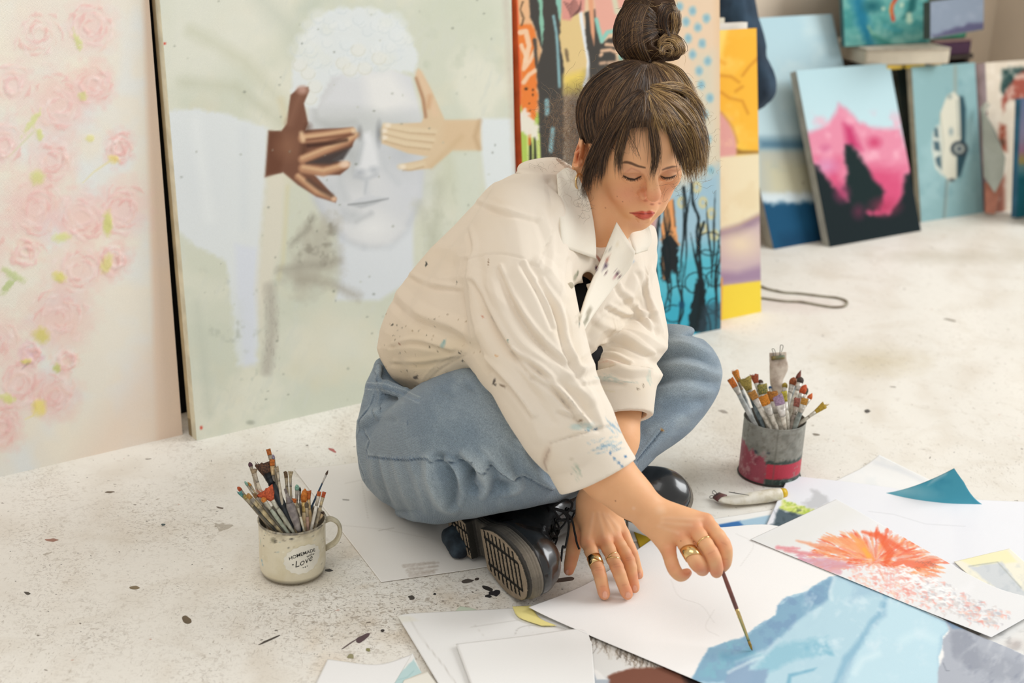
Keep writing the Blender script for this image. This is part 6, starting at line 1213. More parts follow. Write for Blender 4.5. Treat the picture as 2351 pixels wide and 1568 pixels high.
# hands: knuckles, tendons, creases, nails
red = 'd78a66'
for x, y, a in [(1349, 1244, 11), (1387, 1240, 10), (1412, 1236, 9), (1431, 1228, 8), (1374, 1309, 13), (1416, 1302, 12), (1443, 1286, 11), (1452, 1271, 9), (1384, 1350, 9), (1433, 1348, 9), (1453, 1332, 8), (1320, 1240, 13), (1313, 1280, 10), (1620, 1197, 16), (1592, 1212, 14), (1563, 1230, 13), (1536, 1266, 14), (1660, 1250, 14), (1634, 1272, 12), (1545, 1302, 12), (1601, 1298, 9)]: P.ell(x, y, a, a, red, .95, .55)
for x, y, a, b_ in [(1387, 1366, 12, 12), (1440, 1366, 12, 12), (1457, 1350, 10, 11), (1467, 1322, 8, 9), (1305, 1312, 12, 16), (1643, 1316, 13, 10), (1612, 1310, 14, 10), (1575, 1318, 14, 8), (1660, 1298, 10, 12)]: P.ell(x, y, a, b_, 'dc7f62', .9, .55)
for x, y, rx, ry, ro in [(1389, 1365, 6.2, 8.5, -6), (1442, 1366, 6.2, 7.5, -8), (1457.5, 1350, 5.2, 7, -6), (1468, 1321, 4.5, 6, -10), (1302, 1314, 4, 7, 15), (1586, 1316, 3, 4, 30)]: P.ell(x, y, rx, ry, 'eab49c', .15, .8, ro, h=.35); P.line([(x+rx*math.cos(t), y+ry*math.sin(t)) for t in np.linspace(2.9, 6.5, 8)], 1.2, 'bf7a5e', .8, .6)
for q in [[(1368, 1304), (1380, 1302)], [(1367, 1309), (1382, 1308)], [(1409, 1296), (1421, 1294)], [(1409, 1302), (1423, 1300)], [(1379, 1347), (1389, 1346)], [(1428, 1344), (1438, 1342)], [(1437, 1282), (1448, 1280)], [(1438, 1287), (1449, 1285)], [(1626, 1272), (1640, 1265)], [(1656, 1245), (1668, 1251)], [(1660, 1284), (1670, 1284)]]: P.line(q, 1.6, 'c07f5e', 1.2, .5, h=-.35)
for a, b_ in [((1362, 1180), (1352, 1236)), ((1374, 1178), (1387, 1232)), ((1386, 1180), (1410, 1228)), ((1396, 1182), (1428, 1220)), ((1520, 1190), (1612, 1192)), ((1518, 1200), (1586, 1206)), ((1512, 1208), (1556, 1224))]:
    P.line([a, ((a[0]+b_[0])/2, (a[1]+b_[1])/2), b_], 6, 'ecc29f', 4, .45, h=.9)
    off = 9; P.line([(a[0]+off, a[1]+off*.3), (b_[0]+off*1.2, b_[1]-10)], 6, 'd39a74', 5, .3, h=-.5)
P.ell(1516, 1172, 9, 8, 'efc9a6', .9, .5, h=1.2); P.ell(1455, 1167, 4, 4, 'ecc4a6', .5, .5); P.ell(1413, 1150, 1.4, 1.4, '6d4030', .5, .9); P.ell(1563, 1242, 1.2, 1.2, '7d4a34', .5, .8)
P.C[~isLR | (face_ <= .02)] = keep[~isLR | (face_ <= .02)]
VB = VB+NB*(P.H*face_*isLR*.0011)[:, None]
M_skin = mat_vcol('skin', .52, .35, .06, 1100, .012, sss=.12)
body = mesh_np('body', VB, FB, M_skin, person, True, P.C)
T_body = bvh(VB, FB)
# fingernails and rings
M_gold = mat_simple('gold', 'e8c58a', .14, metal=1.0, var=.03, spec=.6)
def ring(name, c, ax, r_, wd, th=.0009, n=28, wave=0):
    ax = nrm(ax); u = nrm(np.cross(ax, FW)); v = np.cross(ax, u); V = []
    t = np.linspace(0, 2*PI, n, endpoint=False)
    for (rr, zz) in [(r_, -wd), (r_+th, -wd*.96), (r_+th*1.1, 0), (r_+th, wd*.96), (r_, wd)]:
        V.append(c+rr*(np.cos(t)[:, None]*u+np.sin(t)[:, None]*v)+(zz+wave*np.cos(t*1))[:, None]*ax)
    V = np.concatenate(V); i = np.arange(5*n).reshape(5, n); j = np.roll(i, -1, 1)
    Q = np.concatenate([np.stack([i[:-1], j[:-1], j[1:], i[1:]], -1).reshape(-1, 4), np.stack([i[-1], j[-1], j[0], i[0]], -1)]); return mesh_np(name, V, Q, M_gold, person)
def fpos(pts, x, y):          # point of a finger axis nearest to a pixel
    q = spl(pts, 12); a, b_, _ = proj(q); k = int(np.hypot(a-x, b_-y).argmin()); k = min(max(k, 1), len(q)-2); return q[k], q[k+1]-q[k-1]
c_, a_ = fpos(li, 1366, 1288); o = ring('wide_ring', c_, a_, .0098, .0074); o['label'] = 'wide plain gold band on the left hand'
c_, a_ = fpos(lm, 1407, 1284); o = ring('thin_ring', c_, a_+np.array([.002, 0, .002]), .0098, .0010, .0010); o['label'] = 'thin twisted gold ring on the left hand'; ring('thin_ring', c_+nrm(a_)*.0022, a_-np.array([.003, 0, .003]), .0098, .0009, .0010)
c_, a_ = fpos(rr_, 1588, 1272); o = ring('shield_ring', c_, a_, .0103, .0088, .0010, wave=.003); o['label'] = 'long shield-shaped gold ring on the right hand'
c_, a_ = fpos(rm, 1615, 1246); o = ring('thin_ring', c_, a_, .0102, .0011, .0010); o['label'] = 'thin gold ring on the right hand'
# hoop earring
hc = D(1331, 419, proj(HW(FL(1331, 419, -.006)))[2]-.034); t = np.linspace(0, 2*PI, 40); hp = np.array([hc+RT*.0062*math.cos(a)+UP*.0128*math.sin(a)+FW*.0095*math.cos(a) for a in t]); V, fs = tube(hp, .0014, 8, False); o = mesh_np('hoop_earring', V, fs, M_gold, person); o['label'] = 'gold hoop earring'
# eyelashes
lash = []
for LL, n_, o_ in ((L1, 34, -1), (L2, 26, 1)):
    q = spl(LL, 12)
    for k in range(n_):
        x, y = q[int((k+.5)/n_*(len(q)-1))]; h_ = hit(T_body, x, y+.5, .0004)
        if h_ is None: continue
        f_ = (k+.5)/n_-.5; dx = (f_*9 if o_ < 0 else f_*7)+rnd.uniform(-1, 1); L_ = rnd.uniform(4, 7)
        p2 = D(x+dx, y+L_, proj(h_)[2]-.006); pm = (h_+p2)/2+HM[:, 1]*-.0006; lash.append(tube([h_, pm, p2], [.00030, .00024, .00008], 4))
V, F_ = join_np(lash); o = mesh_np('eyelashes', V, F_, mat_simple('lash', '1d1412', .6), person); o['kind'] = 'stuff'
# the brush she paints with
hb = empty('paint_brush', tuple(BT), 'fine red-brown brush held in her hand, its tip on the blue mountain', 'brush')
ax = nrm(BTOP-BT); Lb = np.linalg.norm(BTOP-BT); bs = lambda a: BT+ax*Lb*a
V, fs = tube([bs(a) for a in (.385, .40, .6, .8, .93, 1.0)], [.0026, .0030, .0031, .0025, .0019, .0013], 12); mesh_np('handle', V, fs, mat_simple('mahogany', '7d3b2a', .3, scale=60, color2='5f2a20', spec=.6, coat=.4), hb)
V, fs = tube([bs(a) for a in (.09, .14, .30, .31, .33, .345, .36, .39)], [.0020, .0021, .0026, .0029, .0026, .0029, .0026, .0028], 12); mesh_np('ferrule', V, fs, mat_simple('brass', 'd2b678', .25, metal=.9, var=.1), hb)
V, fs = tube([bs(a) for a in (.0, .02, .05, .09)], [.0006, .0015, .0021, .0020], 10); mesh_np('bristles', V, fs, mat_simple('ochre_bristle', 'a8862f', .6, color2='6b5a2a', scale=300), hb)
# ================================================================ JACKET
def mirror(*a): pass
def DD(x, y, d): return D(x, y, d)
tors = Un([chain_s([DD(962, 815, 2.27), DD(1010, 760, 2.25), DD(1100, 660, 2.22), DD(1190, 560, 2.20), DD(1290, 505, 2.19)], [.088, .093, .098, .100, .080], 3, .03),
           chain_s([DD(1010, 800, 2.16), DD(1085, 730, 2.12), DD(1150, 640, 2.10), DD(1195, 545, 2.075)], [.082, .085, .085, .080], 3, .03),          # near side
           chain_s([DD(1010, 800, 2.38), DD(1150, 700, 2.36), DD(1330, 620, 2.32), DD(1432, 585, 2.30)], [.080, .085, .075, .060], 3, .03),          # far side
           chain_s([DD(1300, 520, 2.18), DD(1300, 620, 2.17), DD(1250, 740, 2.16), DD(1180, 830, 2.17)], [.062, .078, .085, .07], 3, .03),           # front
           chain([DD(1250, 440, 2.23), DD(1320, 440, 2.21)], [.040, .036], .03), chain([DD(1175, 480, 2.12), DD(1270, 440, 2.20)], [.055, .038], .03),
           chain_s([DD(1385, 640, 2.20), DD(1345, 740, 2.21), DD(1300, 830, 2.23)], [.050, .052, .05], 3, .02), chain([DD(1400, 590, 2.20), DD(1430, 570, 2.24)], [.05, .045], .03)], .035)
slR = Un([chain_s([DD(1180, 540, 2.06), DD(1188, 640, 2.01), DD(1208, 760, 1.965), DD(1245, 865, 1.940), DD(1290, 955, 1.935), DD(1325, 1015, 1.935)], [.078, .071, .068, .062, .056, .052], 4, .02),
          Cone(DD(1150, 840, 1.985), DD(1120, 780, 2.04), .035, .045), Cone(DD(1285, 790, 1.96), DD(1320, 840, 1.955), .030, .012)], .03)
slL = Un([chain_s([DD(1442, 585, 2.29), DD(1462, 660, 2.26), DD(1470, 740, 2.235), DD(1455, 810, 2.20), DD(1425, 870, 2.155)], [.048, .047, .043, .045, .044], 4, .02),
          Cone(DD(1500, 785, 2.235), DD(1512, 800, 2.235), .020, .012), Cone(DD(1370, 800, 2.21), DD(1420, 830, 2.18), .034, .04), Cone(DD(1370, 800, 2.21), DD(1380, 700, 2.24), .034, .03)], .02)
jk = Un([Un([tors, slR], .022), slL], .016)
def quad_axes(a, b_, dfront):       # local frame from an axis a->b
    z = nrm(b_-a); x = nrm(np.cross(z, dfront)); y = np.cross(z, x); return np.stack([x, y, z])
class Cuff(Nd):                     # elliptical band along axis a->b, open at b
    def __init__(s, a, b_, rx, ry, rx2, ry2, wall=.005, up=None):
        s.a = np.asarray(a, np.float32); s.L = float(np.linalg.norm(b_-a)); s.M = quad_axes(a, b_, FW if up is None else up).astype(np.float32); s.r = (rx, ry, rx2, ry2); s.w = wall
        m = max(rx, ry, rx2, ry2)+.01; s.lo = np.minimum(a, b_)-m; s.hi = np.maximum(a, b_)+m
    def ev(s, P):
        q = (P-s.a)@s.M.T; t = np.clip(q[:, 2]/s.L, 0, 1); rx = s.r[0]+(s.r[2]-s.r[0])*t; ry = s.r[1]+(s.r[3]-s.r[1])*t
        e = np.sqrt((q[:, 0]/rx)**2+(q[:, 1]/ry)**2)+1e-6; d2 = (e-1)*np.minimum(rx, ry)
        ang = np.arctan2(q[:, 1], q[:, 0]); d2 = d2+.0012*np.sin(ang*3+q[:, 2]*60)
        shell = np.abs(d2)-s.w; ez = np.abs(q[:, 2]-s.L/2)-s.L/2
        return np.minimum(np.maximum(shell, ez), 0)+np.sqrt(np.maximum(shell, 0)**2+np.maximum(ez, 0)**2)-.002
cuR = Cuff(DD(1327, 1000, 1.935), DD(1371, 1092, 1.935), .050, .046, .0505, .044, .0042)
cuL = Cuff(DD(1424, 868, 2.15), DD(1433, 957, 2.13), .0515, .045, .0375, .038, .0042)
# neck opening and front slit
slit = Un([Cone(DD(1332, 668, 2.02), DD(1332, 668, 2.13), .012, .012), Cone(DD(1320, 695, 2.02), DD(1320, 695, 2.13), .015, .015), Cone(DD(1312, 725, 2.02), DD(1312, 725, 2.13), .012, .012), Cone(DD(1305, 750, 2.02), DD(1305, 750, 2.13), .0075, .0075), Cone(DD(1350, 638, 2.03), DD(1350, 638, 2.12), .009, .009)], .004)
nk = Un([chain([DD(1400, 430, 2.14), DD(1385, 500, 2.13), DD(1378, 560, 2.095)], [.068, .040, .012], .01), chain([DD(1378, 545, 2.09), DD(1374, 610, 2.08), DD(1320, 700, 2.06)], [.012, .005, .016], .004),
         chain([DD(1320, 690, 2.085), DD(1305, 760, 2.085)], [.018, .010], .004), chain([DD(1330, 420, 2.19), DD(1400, 430, 2.14)], [.05, .06], .01)], .008)
jkc = Sub(Sub(jk, nk, .004), slit, .003)
drape = lambda: None
Vj, Qj = sdf_mesh(Un([jkc, cuR, cuL], .0015), .0026, smooth=1)
Vj = warp(Vj, [400, 420, 470, 520, 570, 620, 680, 730, 770, 800, 850, 870, 905], [1178, 1130, 1082, 1035, 985, 945, 905, 880, 868, 863, 884, 898, 940], -1, 230)
Vj = warp(Vj, [520, 570, 620, 680, 730, 770, 800, 835], [1503, 1509, 1508, 1519, 1529, 1534, 1532, 1508], 1, 60)
Vj = Vj.astype(np.float32); Nj = vnormals(Vj, Qj); px, py, dj = proj(Vj); fj = np.clip(-(Nj@FW)*2, 0, 1)
# soft cloth irregularity everywhere
Vj = Vj+Nj*(fbm(Vj[:, 0]*11+3, Vj[:, 1]*11, Vj[:, 2]*11, 3)*.0035)[:, None]
P = Paint(px, py, 'e8dccb')
def fold(pts, w_, h, soft=None): P.line(spl(pts, 5), w_, P.C[0], soft or np.max(w_)*.75, 0, h=0) if False else P_h(pts, w_, h, soft)
def P_h(pts, w_, h, soft=None):
    q = spl(pts, 5); C0 = P.C; P.C = P.C.copy(); w2 = w_ if not np.isscalar(w_) else [w_*.25, w_, w_, w_*.25]
    P.line(q, w2, np.array([1., 1, 1], np.float32), soft or np.max(w2)*.7, 1, h=h); P.C = C0
# ridges and hollows of the cloth (pixel paths are cast on the surface)
RID = [([(1010, 640), (1090, 640), (1160, 700)], 14, .5), ([(905, 660), (960, 720), (1040, 750), (1085, 775)], 16, 1.0), ([(1085, 600), (1080, 680), (1105, 770), (1160, 860), (1215, 940), (1240, 1000)], 18, .8),
       ([(1240, 600), (1285, 660), (1310, 740), (1318, 800), (1330, 850)], 16, 1.0), ([(1190, 620), (1240, 700), (1280, 790), (1310, 860)], 16, .7), ([(1130, 640), (1160, 730), (1210, 800), (1290, 850), (1350, 920)], 16, .9), ([(1110, 760), (1170, 830), (1250, 890), (1310, 950)], 14, .7),
       ([(1300, 860), (1330, 870), (1362, 930), (1380, 975)], 12, .9), ([(1285, 440), (1290, 520), (1300, 590), (1300, 680)], 14, .9), ([(1245, 480), (1270, 560), (1262, 620)], 12, .6), ([(1120, 430), (1180, 500), (1200, 600)], 18, .4),
       ([(1505, 520), (1495, 600), (1440, 680), (1372, 735)], 12, .9), ([(1508, 590), (1470, 680), (1400, 745)], 12, .6), ([(1385, 745), (1420, 760), (1470, 770), (1525, 800)], 12, 1.0), ([(1330, 850), (1390, 830), (1440, 850), (1490, 850)], 11, 1.0), ([(1360, 790), (1380, 760), (1420, 745)], 10, .6), ([(1480, 690), (1510, 740), (1528, 790)], 12, .6),
       ([(880, 760), (960, 800), (1060, 800)], 14, .4), ([(1000, 560), (1060, 590), (1080, 640)], 14, .4), ([(1300, 800), (1318, 830), (1340, 855)], 9, .8)]
VAL = [([(900, 690), (950, 735), (1030, 765), (1090, 800)], 12, -1.0), ([(1070, 600), (1068, 690), (1088, 780), (1120, 850)], 9, -1.2), ([(1100, 600), (1110, 690), (1150, 790), (1220, 900), (1270, 970)], 12, -.7), ([(1215, 610), (1262, 680), (1290, 770), (1312, 830)], 12, -.7), ([(1160, 640), (1200, 740), (1270, 820), (1340, 890)], 12, -.7),
       ([(1280, 880), (1330, 920), (1372, 985)], 9, -.8), ([(1305, 600), (1300, 690), (1310, 760), (1330, 840)], 9, -1.2), ([(1400, 780), (1440, 790), (1490, 815)], 10, -1.0), ([(1340, 830), (1400, 800), (1450, 815), (1500, 830)], 9, -1.0), ([(1260, 420), (1275, 500), (1280, 580)], 9, -.5), ([(1350, 770), (1385, 730), (1450, 690)], 10, -.8), ([(1228, 500), (1256, 560), (1250, 610)], 9, -.4), ([(1455, 610), (1420, 690), (1380, 720)], 9, -.6)]
r_ = random.Random(77)
for q, h in [([(1095, 640), (1130, 720), (1180, 800), (1230, 860)], 1), ([(1150, 610), (1185, 690), (1240, 770), (1300, 830)], 1), ([(1205, 600), (1250, 680), (1275, 750)], 1), ([(1120, 820), (1180, 880), (1230, 950)], 1), ([(1180, 800), (1260, 860), (1330, 950)], 1), ([(1230, 860), (1290, 900), (1350, 975)], 1), ([(1060, 440), (1150, 480), (1240, 500)], .6), ([(1080, 520), (1090, 570), (1075, 620)], .8),
             ([(900, 790), (960, 780), (1040, 800)], .7), ([(905, 830), (980, 830), (1050, 815)], .6), ([(930, 620), (990, 650), (1060, 660)], .6), ([(1400, 700), (1440, 720), (1500, 720)], .8), ([(1385, 790), (1430, 775), (1500, 810)], 1), ([(1350, 835), (1400, 812), (1450, 830)], 1), ([(1470, 620), (1490, 680), (1515, 760)], .8), ([(1420, 650), (1455, 700), (1500, 750)], .8), ([(1340, 880), (1380, 872), (1440, 876)], .6), ([(1245, 640), (1290, 720), (1305, 800), (1330, 860)], 1), ([(1290, 940), (1330, 955), (1368, 978)], .8)]:
    P_h(q, 11, h*.75, 6); P_h([(x-9, y+8) for x, y in q], 9, -h*.7, 5)
for q, w_, h in RID+VAL: P_h(q, w_*1.5, h)
# seams: shoulder seam, hem, placket edges
for q in [[(1070, 605), (1110, 586), (1160, 583), (1200, 594), (1233, 612)], [(1233, 612), (1248, 580), (1262, 548), (1272, 520)]]: P_h(q, 3.2, -.28, 2)
P_h([(1000, 905), (985, 880), (1010, 850), (1060, 820), (1100, 800)], 3.5, -.25, 2); P_h([(985, 912), (968, 880), (1000, 838), (1060, 805)], 3.5, .2, 2)
P_h([(866, 800), (900, 868), (945, 908), (985, 913)], 10, .5, 4)
P_h([(1262, 1018), (1330, 998), (1400, 978)], 4, -.5, 3)
Vj = Vj+Nj*(P.H*fj*.0078)[:, None]
# colour: peach on the back, part yellowing, part painted shade; paint stains
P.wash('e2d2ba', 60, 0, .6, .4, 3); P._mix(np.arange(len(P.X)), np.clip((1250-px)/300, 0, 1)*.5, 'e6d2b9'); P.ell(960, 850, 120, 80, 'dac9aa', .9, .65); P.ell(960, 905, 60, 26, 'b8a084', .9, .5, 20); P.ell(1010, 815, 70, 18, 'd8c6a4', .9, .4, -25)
J = lambda q: TC(q, 1.9606, 850, 350)
st_ = [((253, 505), 3, 7, 10, '33342f'), ((256, 500), 6, 2, 60, '33342f'), ((395, 588), 1.5, 7, 10, '4d5048'), ((97, 775), 5, 2.5, -35, '3c3a33'), ((130, 862), 3, 3, 0, '8f5a44'), ((330, 862), 7, 12, 20, 'a9bdb4'), ((330, 855), 3, 6, 20, '93b0ab'), ((250, 822), 1.5, 1.5, 0, '54503f'), ((263, 878), 2, 2, 0, '5b5546'), ((403, 900), 2.5, 4, -30, '33342f'), ((415, 938), 3, 4, 30, '38372f'), ((203, 1015), 7, 4, 20, '3c322a'), ((208, 1008), 3, 5, 60, '3c322a'), ((165, 985), 1.5, 4, 10, '5c5142'),
       ((532, 497), 1.6, 9, 5, '7c5a3e'), ((628, 850), 2, 6, 5, '577f72'), ((580, 914), 6, 2, 15, 'd0893f'), ((508, 740), 1.5, 6, -45, 'c67a5c'), ((560, 1030), 4, 10, 30, '39302a'), ((565, 1045), 5, 3, 0, '39302a'), ((600, 1050), 12, 3, 35, '7a6653'), ((160, 1070), 10, 8, 30, '6d5d4e'), ((230, 1090), 14, 5, -20, '7c6a56'), ((244, 1085), 3, 5, 20, '3a312a'), ((205, 1060), 3, 3, 0, '4c4034'),
       ((1018, 520), 5, 8, -10, '3d2a40'), ((1028, 480), 4, 14, -30, 'a8705f'), ((1075, 550), 3, 2, 0, '4a2f3e'), ((1085, 562), 3, 3, 0, '4a2f3e'), ((1065, 440), 1.8, 6, 30, '2f2c2a'), ((1060, 543), 2, 2, 0, '5b3a44'), ((1093, 572), 2, 4, 0, '5b3a44'), ((1040, 530), 2, 2, 0, '5b3a44'), ((925, 560), 5, 13, 20, 'a39f88'), ((935, 545), 3, 10, 10, '8b8a74'), ((940, 750), 5, 12, 25, '9c8f78'), ((935, 775), 3, 9, 20, '6f7266'),
       ((930, 1235), 22, 10, 0, 'c3cfc6'), ((985, 1240), 12, 5, -10, 'a9c2c0'), ((975, 1250), 10, 1.5, 5, '4f7fa0'), ((1015, 1248), 8, 2, -20, '3f6f95'), ((950, 1175), 4, 4, 0, 'bba88c'), ((945, 1205), 3, 4, 30, '8d6b4e')]
for (x, y), rx, ry, ro, c in st_: (X, Y), = J([(x, y)]); P.ell(X, Y, rx/1.4, ry/1.4, c, .35, .9, ro, rough=.8, rs=4)
r = random.Random(23)
def brushmark(x, y, rx, ry, n, cols, ang, a=.7):
    for k in range(n):
        a0 = ang+r.uniform(-.25, .25); X = x+r.gauss(0, rx*.5); Y = y+r.gauss(0, ry*.5); L_ = r.uniform(4, 16); P.line([(X-L_*math.cos(a0), Y-L_*math.sin(a0)), (X+L_*math.cos(a0), Y+L_*math.sin(a0))], [1, r.uniform(1.5, 5), 1], r.choice(cols), 1.6, a*r.uniform(.4, 1), rough=1, rs=4)
brushmark(1392, 1022, 34, 16, 34, ['5f93b5', '8fb4c8', '3f749c', 'a9c6d2'], -.35); brushmark(1405, 985, 14, 12, 12, ['4f86ad', '86aec6'], .9); brushmark(1345, 978, 26, 9, 14, ['b9cdc9', 'a3bdbd'], 0, .5)
for x, y in [(1410, 1053), (1420, 1062), (1436, 1048), (1400, 1040), (1428, 1070)]: P.ell(x, y, 3.4, 3, '3f74a4', .4, .9)
brushmark(1326, 1083, 8, 14, 12, ['8fa596', '7c8f7c', 'a9b8a4'], 1.0, .6); P.ell(1311, 1085, 1.5, 4, '33322d', .4, .9, -10); P.ell(1312, 1053, 5, 2, 'b5a98e', .6, .6); P.ell(1254, 1050, 7, 22, 'b49a86', .9, .45, 15); P.line([(1262, 1030), (1250, 1060), (1256, 1080)], 3, '8a7264', 2, .5)
brushmark(1405, 868, 30, 8, 18, ['9db3ab', 'b7c7bd', '88a29c'], .25, .7); brushmark(1395, 898, 20, 8, 6, ['dccfa8'], 0, .5); P.ell(1465, 892, 3, 2, '5c4a38', .5, .8); P.ell(1478, 885, 1.5, 5, '5c4a38', .5, .7); brushmark(1490, 870, 10, 14, 10, ['a9c2b8'], 1.2, .5); brushmark(1395, 832, 22, 7, 10, ['e0a98f', 'dba088'], -.2, .5)
brushmark(1330, 725, 8, 28, 14, ['a89c84', 'b8ad94', '8b8672'], 2.1, .5); P.ell(1452, 600, 5, 4, 'a9bfd8', .6, .6); P.ell(1372, 615, 3, 3, 'b5685a', .6, .7)
for k in range(60): P.ell(r.uniform(880, 1110), r.uniform(720, 900), r.uniform(.8, 2), r.uniform(.8, 2), r.choice(['7b6a52', '5c5446', 'a08a6a']), .6, r.uniform(.3, .8))
M_linen = mat_vcol('cream_linen', .88, .15, .22, 1500, .02, 'weave', sheen=.15)
m_ = fj <= .02; P.C[m_] = rgb('e4d6c3')
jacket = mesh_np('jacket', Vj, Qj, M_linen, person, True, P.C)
T_j = bvh(Vj, Qj)
class TJ:                                              # both surfaces: nearest hit
    def __init__(s, ts): s.ts = ts
    def ray_cast(s, o, d, m):
        b_ = (None, None, None, None); bd = 1e9
        for t in s.ts:
            h = t.ray_cast(o, d, m)
            if h[0] is not None and h[3] < bd: b_ = h; bd = h[3]
        return b_
T_jb = TJ([T_j, T_body])
# ---- collar flaps and placket: cloth panels standing a little proud of the jacket
def panel(name, bottom, top, mat, parent, tree, off=.005, th=.0022, n=(26, 26), smooth=6, dflt=2.08, puff=.002, col='e8e0d0', lift=None, left=None, right=None):
    nu, nv_ = n
    def ed(pl, m): p = spl(pl, 8) if len(pl) > 2 else np.array(pl, float); L = np.concatenate([[0], np.cumsum(np.linalg.norm(np.diff(p, axis=0), axis=1))]); t = np.linspace(0, L[-1], m); return np.stack([np.interp(t, L, p[:, k]) for k in range(2)], 1)
    B, T = ed(bottom, nu), ed(top, nu); L = ed(left or [bottom[0], top[0]], nv_); R = ed(right or [bottom[-1], top[-1]], nv_)
    u = np.linspace(0, 1, nu)[None, :, None]; v = np.linspace(0, 1, nv_)[:, None, None]
    S = (1-v)*B[None]+v*T[None]+(1-u)*L[:, None]+u*R[:, None]-((1-u)*(1-v)*B[0]+u*(1-v)*B[-1]+(1-u)*v*T[0]+u*v*T[-1])
    dep = np.zeros((nv_, nu)); 
    for i in range(nv_):
        for k in range(nu):
            h = hit(tree, S[i, k, 0], S[i, k, 1]); dep[i, k] = proj(h)[2] if h is not None else np.nan
    if np.isnan(dep).all(): dep[:] = dflt
    md = np.nanmedian(dep); dep = np.where(np.isnan(dep) | (dep > md+.06), md, dep)
    for _ in range(smooth):
        p = np.pad(dep, 1, mode='edge'); sm = (p[:-2, 1:-1]+p[2:, 1:-1]+p[1:-1, :-2]+p[1:-1, 2:])/4; dep = np.minimum(sm, dep+.002)
    dep = dep-off
    if lift: dep = dep-lift(np.broadcast_to(u[..., 0], (nv_, nu)), np.broadcast_to(v[..., 0], (nv_, nu)))
    V = np.array([D(S[i, k, 0], S[i, k, 1], dep[i, k]) for i in range(nv_) for k in range(nu)]); Q = grid_faces(nu, nv_); N_ = vnormals(V, Q); N_ = N_*np.where((N_@FW) > 0, -1, 1)[:, None]
    e = np.minimum(np.minimum(np.broadcast_to(u[..., 0], (nv_, nu)), 1-np.broadcast_to(u[..., 0], (nv_, nu))), np.minimum(np.broadcast_to(v[..., 0], (nv_, nu)), 1-np.broadcast_to(v[..., 0], (nv_, nu)))).ravel()
    V = V+N_*(puff*np.clip(e*8, 0, 1))[:, None]; nn = len(V); V2 = V-N_*th
    i = np.arange(nn).reshape(nv_, nu); rim = np.concatenate([i[0], i[1:, -1], i[-1, -2::-1], i[-2:0:-1, 0]]); rn = np.roll(rim, -1)
    Fs = np.concatenate([Q, Q[:, ::-1]+nn, np.stack([rim, rim+nn, rn+nn, rn], -1)])
    pxx, pyy, _ = proj(np.vstack([V, V2])); Pp = Paint(pxx, pyy, col)
    for (x, y), rx, ry, ro, c in st_: (X, Y), = J([(x, y)]); Pp.ell(X, Y, rx/1.4, ry/1.4, c, .35, .9, ro, rough=.8, rs=4)
    Pp.wash('ddd2bd', 40, .1, .6, .4)
    if name == 'front_placket':
        for x, y, rx, ry, c in [(1389, 612, 4.5, 6.5, '3d2a44'), (1394, 596, 3, 8, 'a8705f'), (1410, 622, 2.5, 2, '4a2f3e'), (1418, 628, 3, 2.5, '4a2f3e'), (1424, 634, 2, 3.5, '5b3a44'), (1404, 618, 1.6, 1.6, '5b3a44'), (1412, 636, 3, 2, 'b98a8e'), (1402, 572, 1.5, 5, '2f2c2a'), (1352, 716, 5, 12, 'a09682'), (1346, 735, 4, 10, '8b8672'), (1420, 560, 4, 3, 'd8c9ae')]: Pp.ell(x, y, rx, ry, c, .5, .85, 25, rough=1, rs=4)
    return mesh_np(name, np.vstack([V, V2]), Fs, mat, parent, True, Pp.C)
panel('collar', [(1290, 566), (1330, 580), (1369, 594)], [(1278, 400), (1300, 385), (1322, 392)], M_linen, person, T_jb, left=[(1290, 566), (1283, 480), (1278, 400)], right=[(1369, 594), (1367, 540), (1353, 462), (1322, 392)], off=.010, smooth=30, lift=lambda u, v: .006*u*(1-v))
panel('collar', [(1459, 583), (1487, 575)], [(1411, 500), (1484, 500)], M_linen, person, T_j, left=[(1459, 583), (1440, 545), (1411, 500)], right=[(1487, 575), (1497, 545), (1484, 500)], off=.008, smooth=60, dflt=2.2)
panel('front_placket', [(1304, 785), (1322, 796)], [(1416, 510), (1459, 578)], M_linen, person, T_j, left=[(1304, 785), (1322, 755), (1350, 668), (1378, 602), (1416, 510)], right=[(1322, 796), (1362, 725), (1410, 660), (1448, 612), (1459, 578)], off=.006, smooth=60, dflt=2.2, lift=lambda u, v: .004*(1-u))
# black top inside the opening
tp = Un([Ell(DD(1322, 712, 2.14), (.036, .04, .055)), Ell(DD(1345, 830, 2.16), (.03, .04, .05))], .02)
V, Q = sdf_mesh(tp, .004); o = mesh_np('black_top', V, Q, mat_simple('black_cotton', '15161a', .9, bump=.1), person); T_bt = bvh(V, Q)
# buttons
for x, y in [(1311, 655)]:
    h_ = hit(T_jb, x, y, .006); V, Q = lathe([(0, .0012), (.0035, .0012), (.0045, .0004), (.0045, -.001)], 20, (0, 0, 0)); n_ = nrm(CP-h_); a_ = nrm(np.cross(n_, [0, 0, 1])); b_ = np.cross(n_, a_); V = h_+V[:, :1]*a_+V[:, 1:2]*b_+V[:, 2:3]*n_; mesh_np('button', V, Q, mat_simple('button_shell', 'cfc4ae', .3), person)
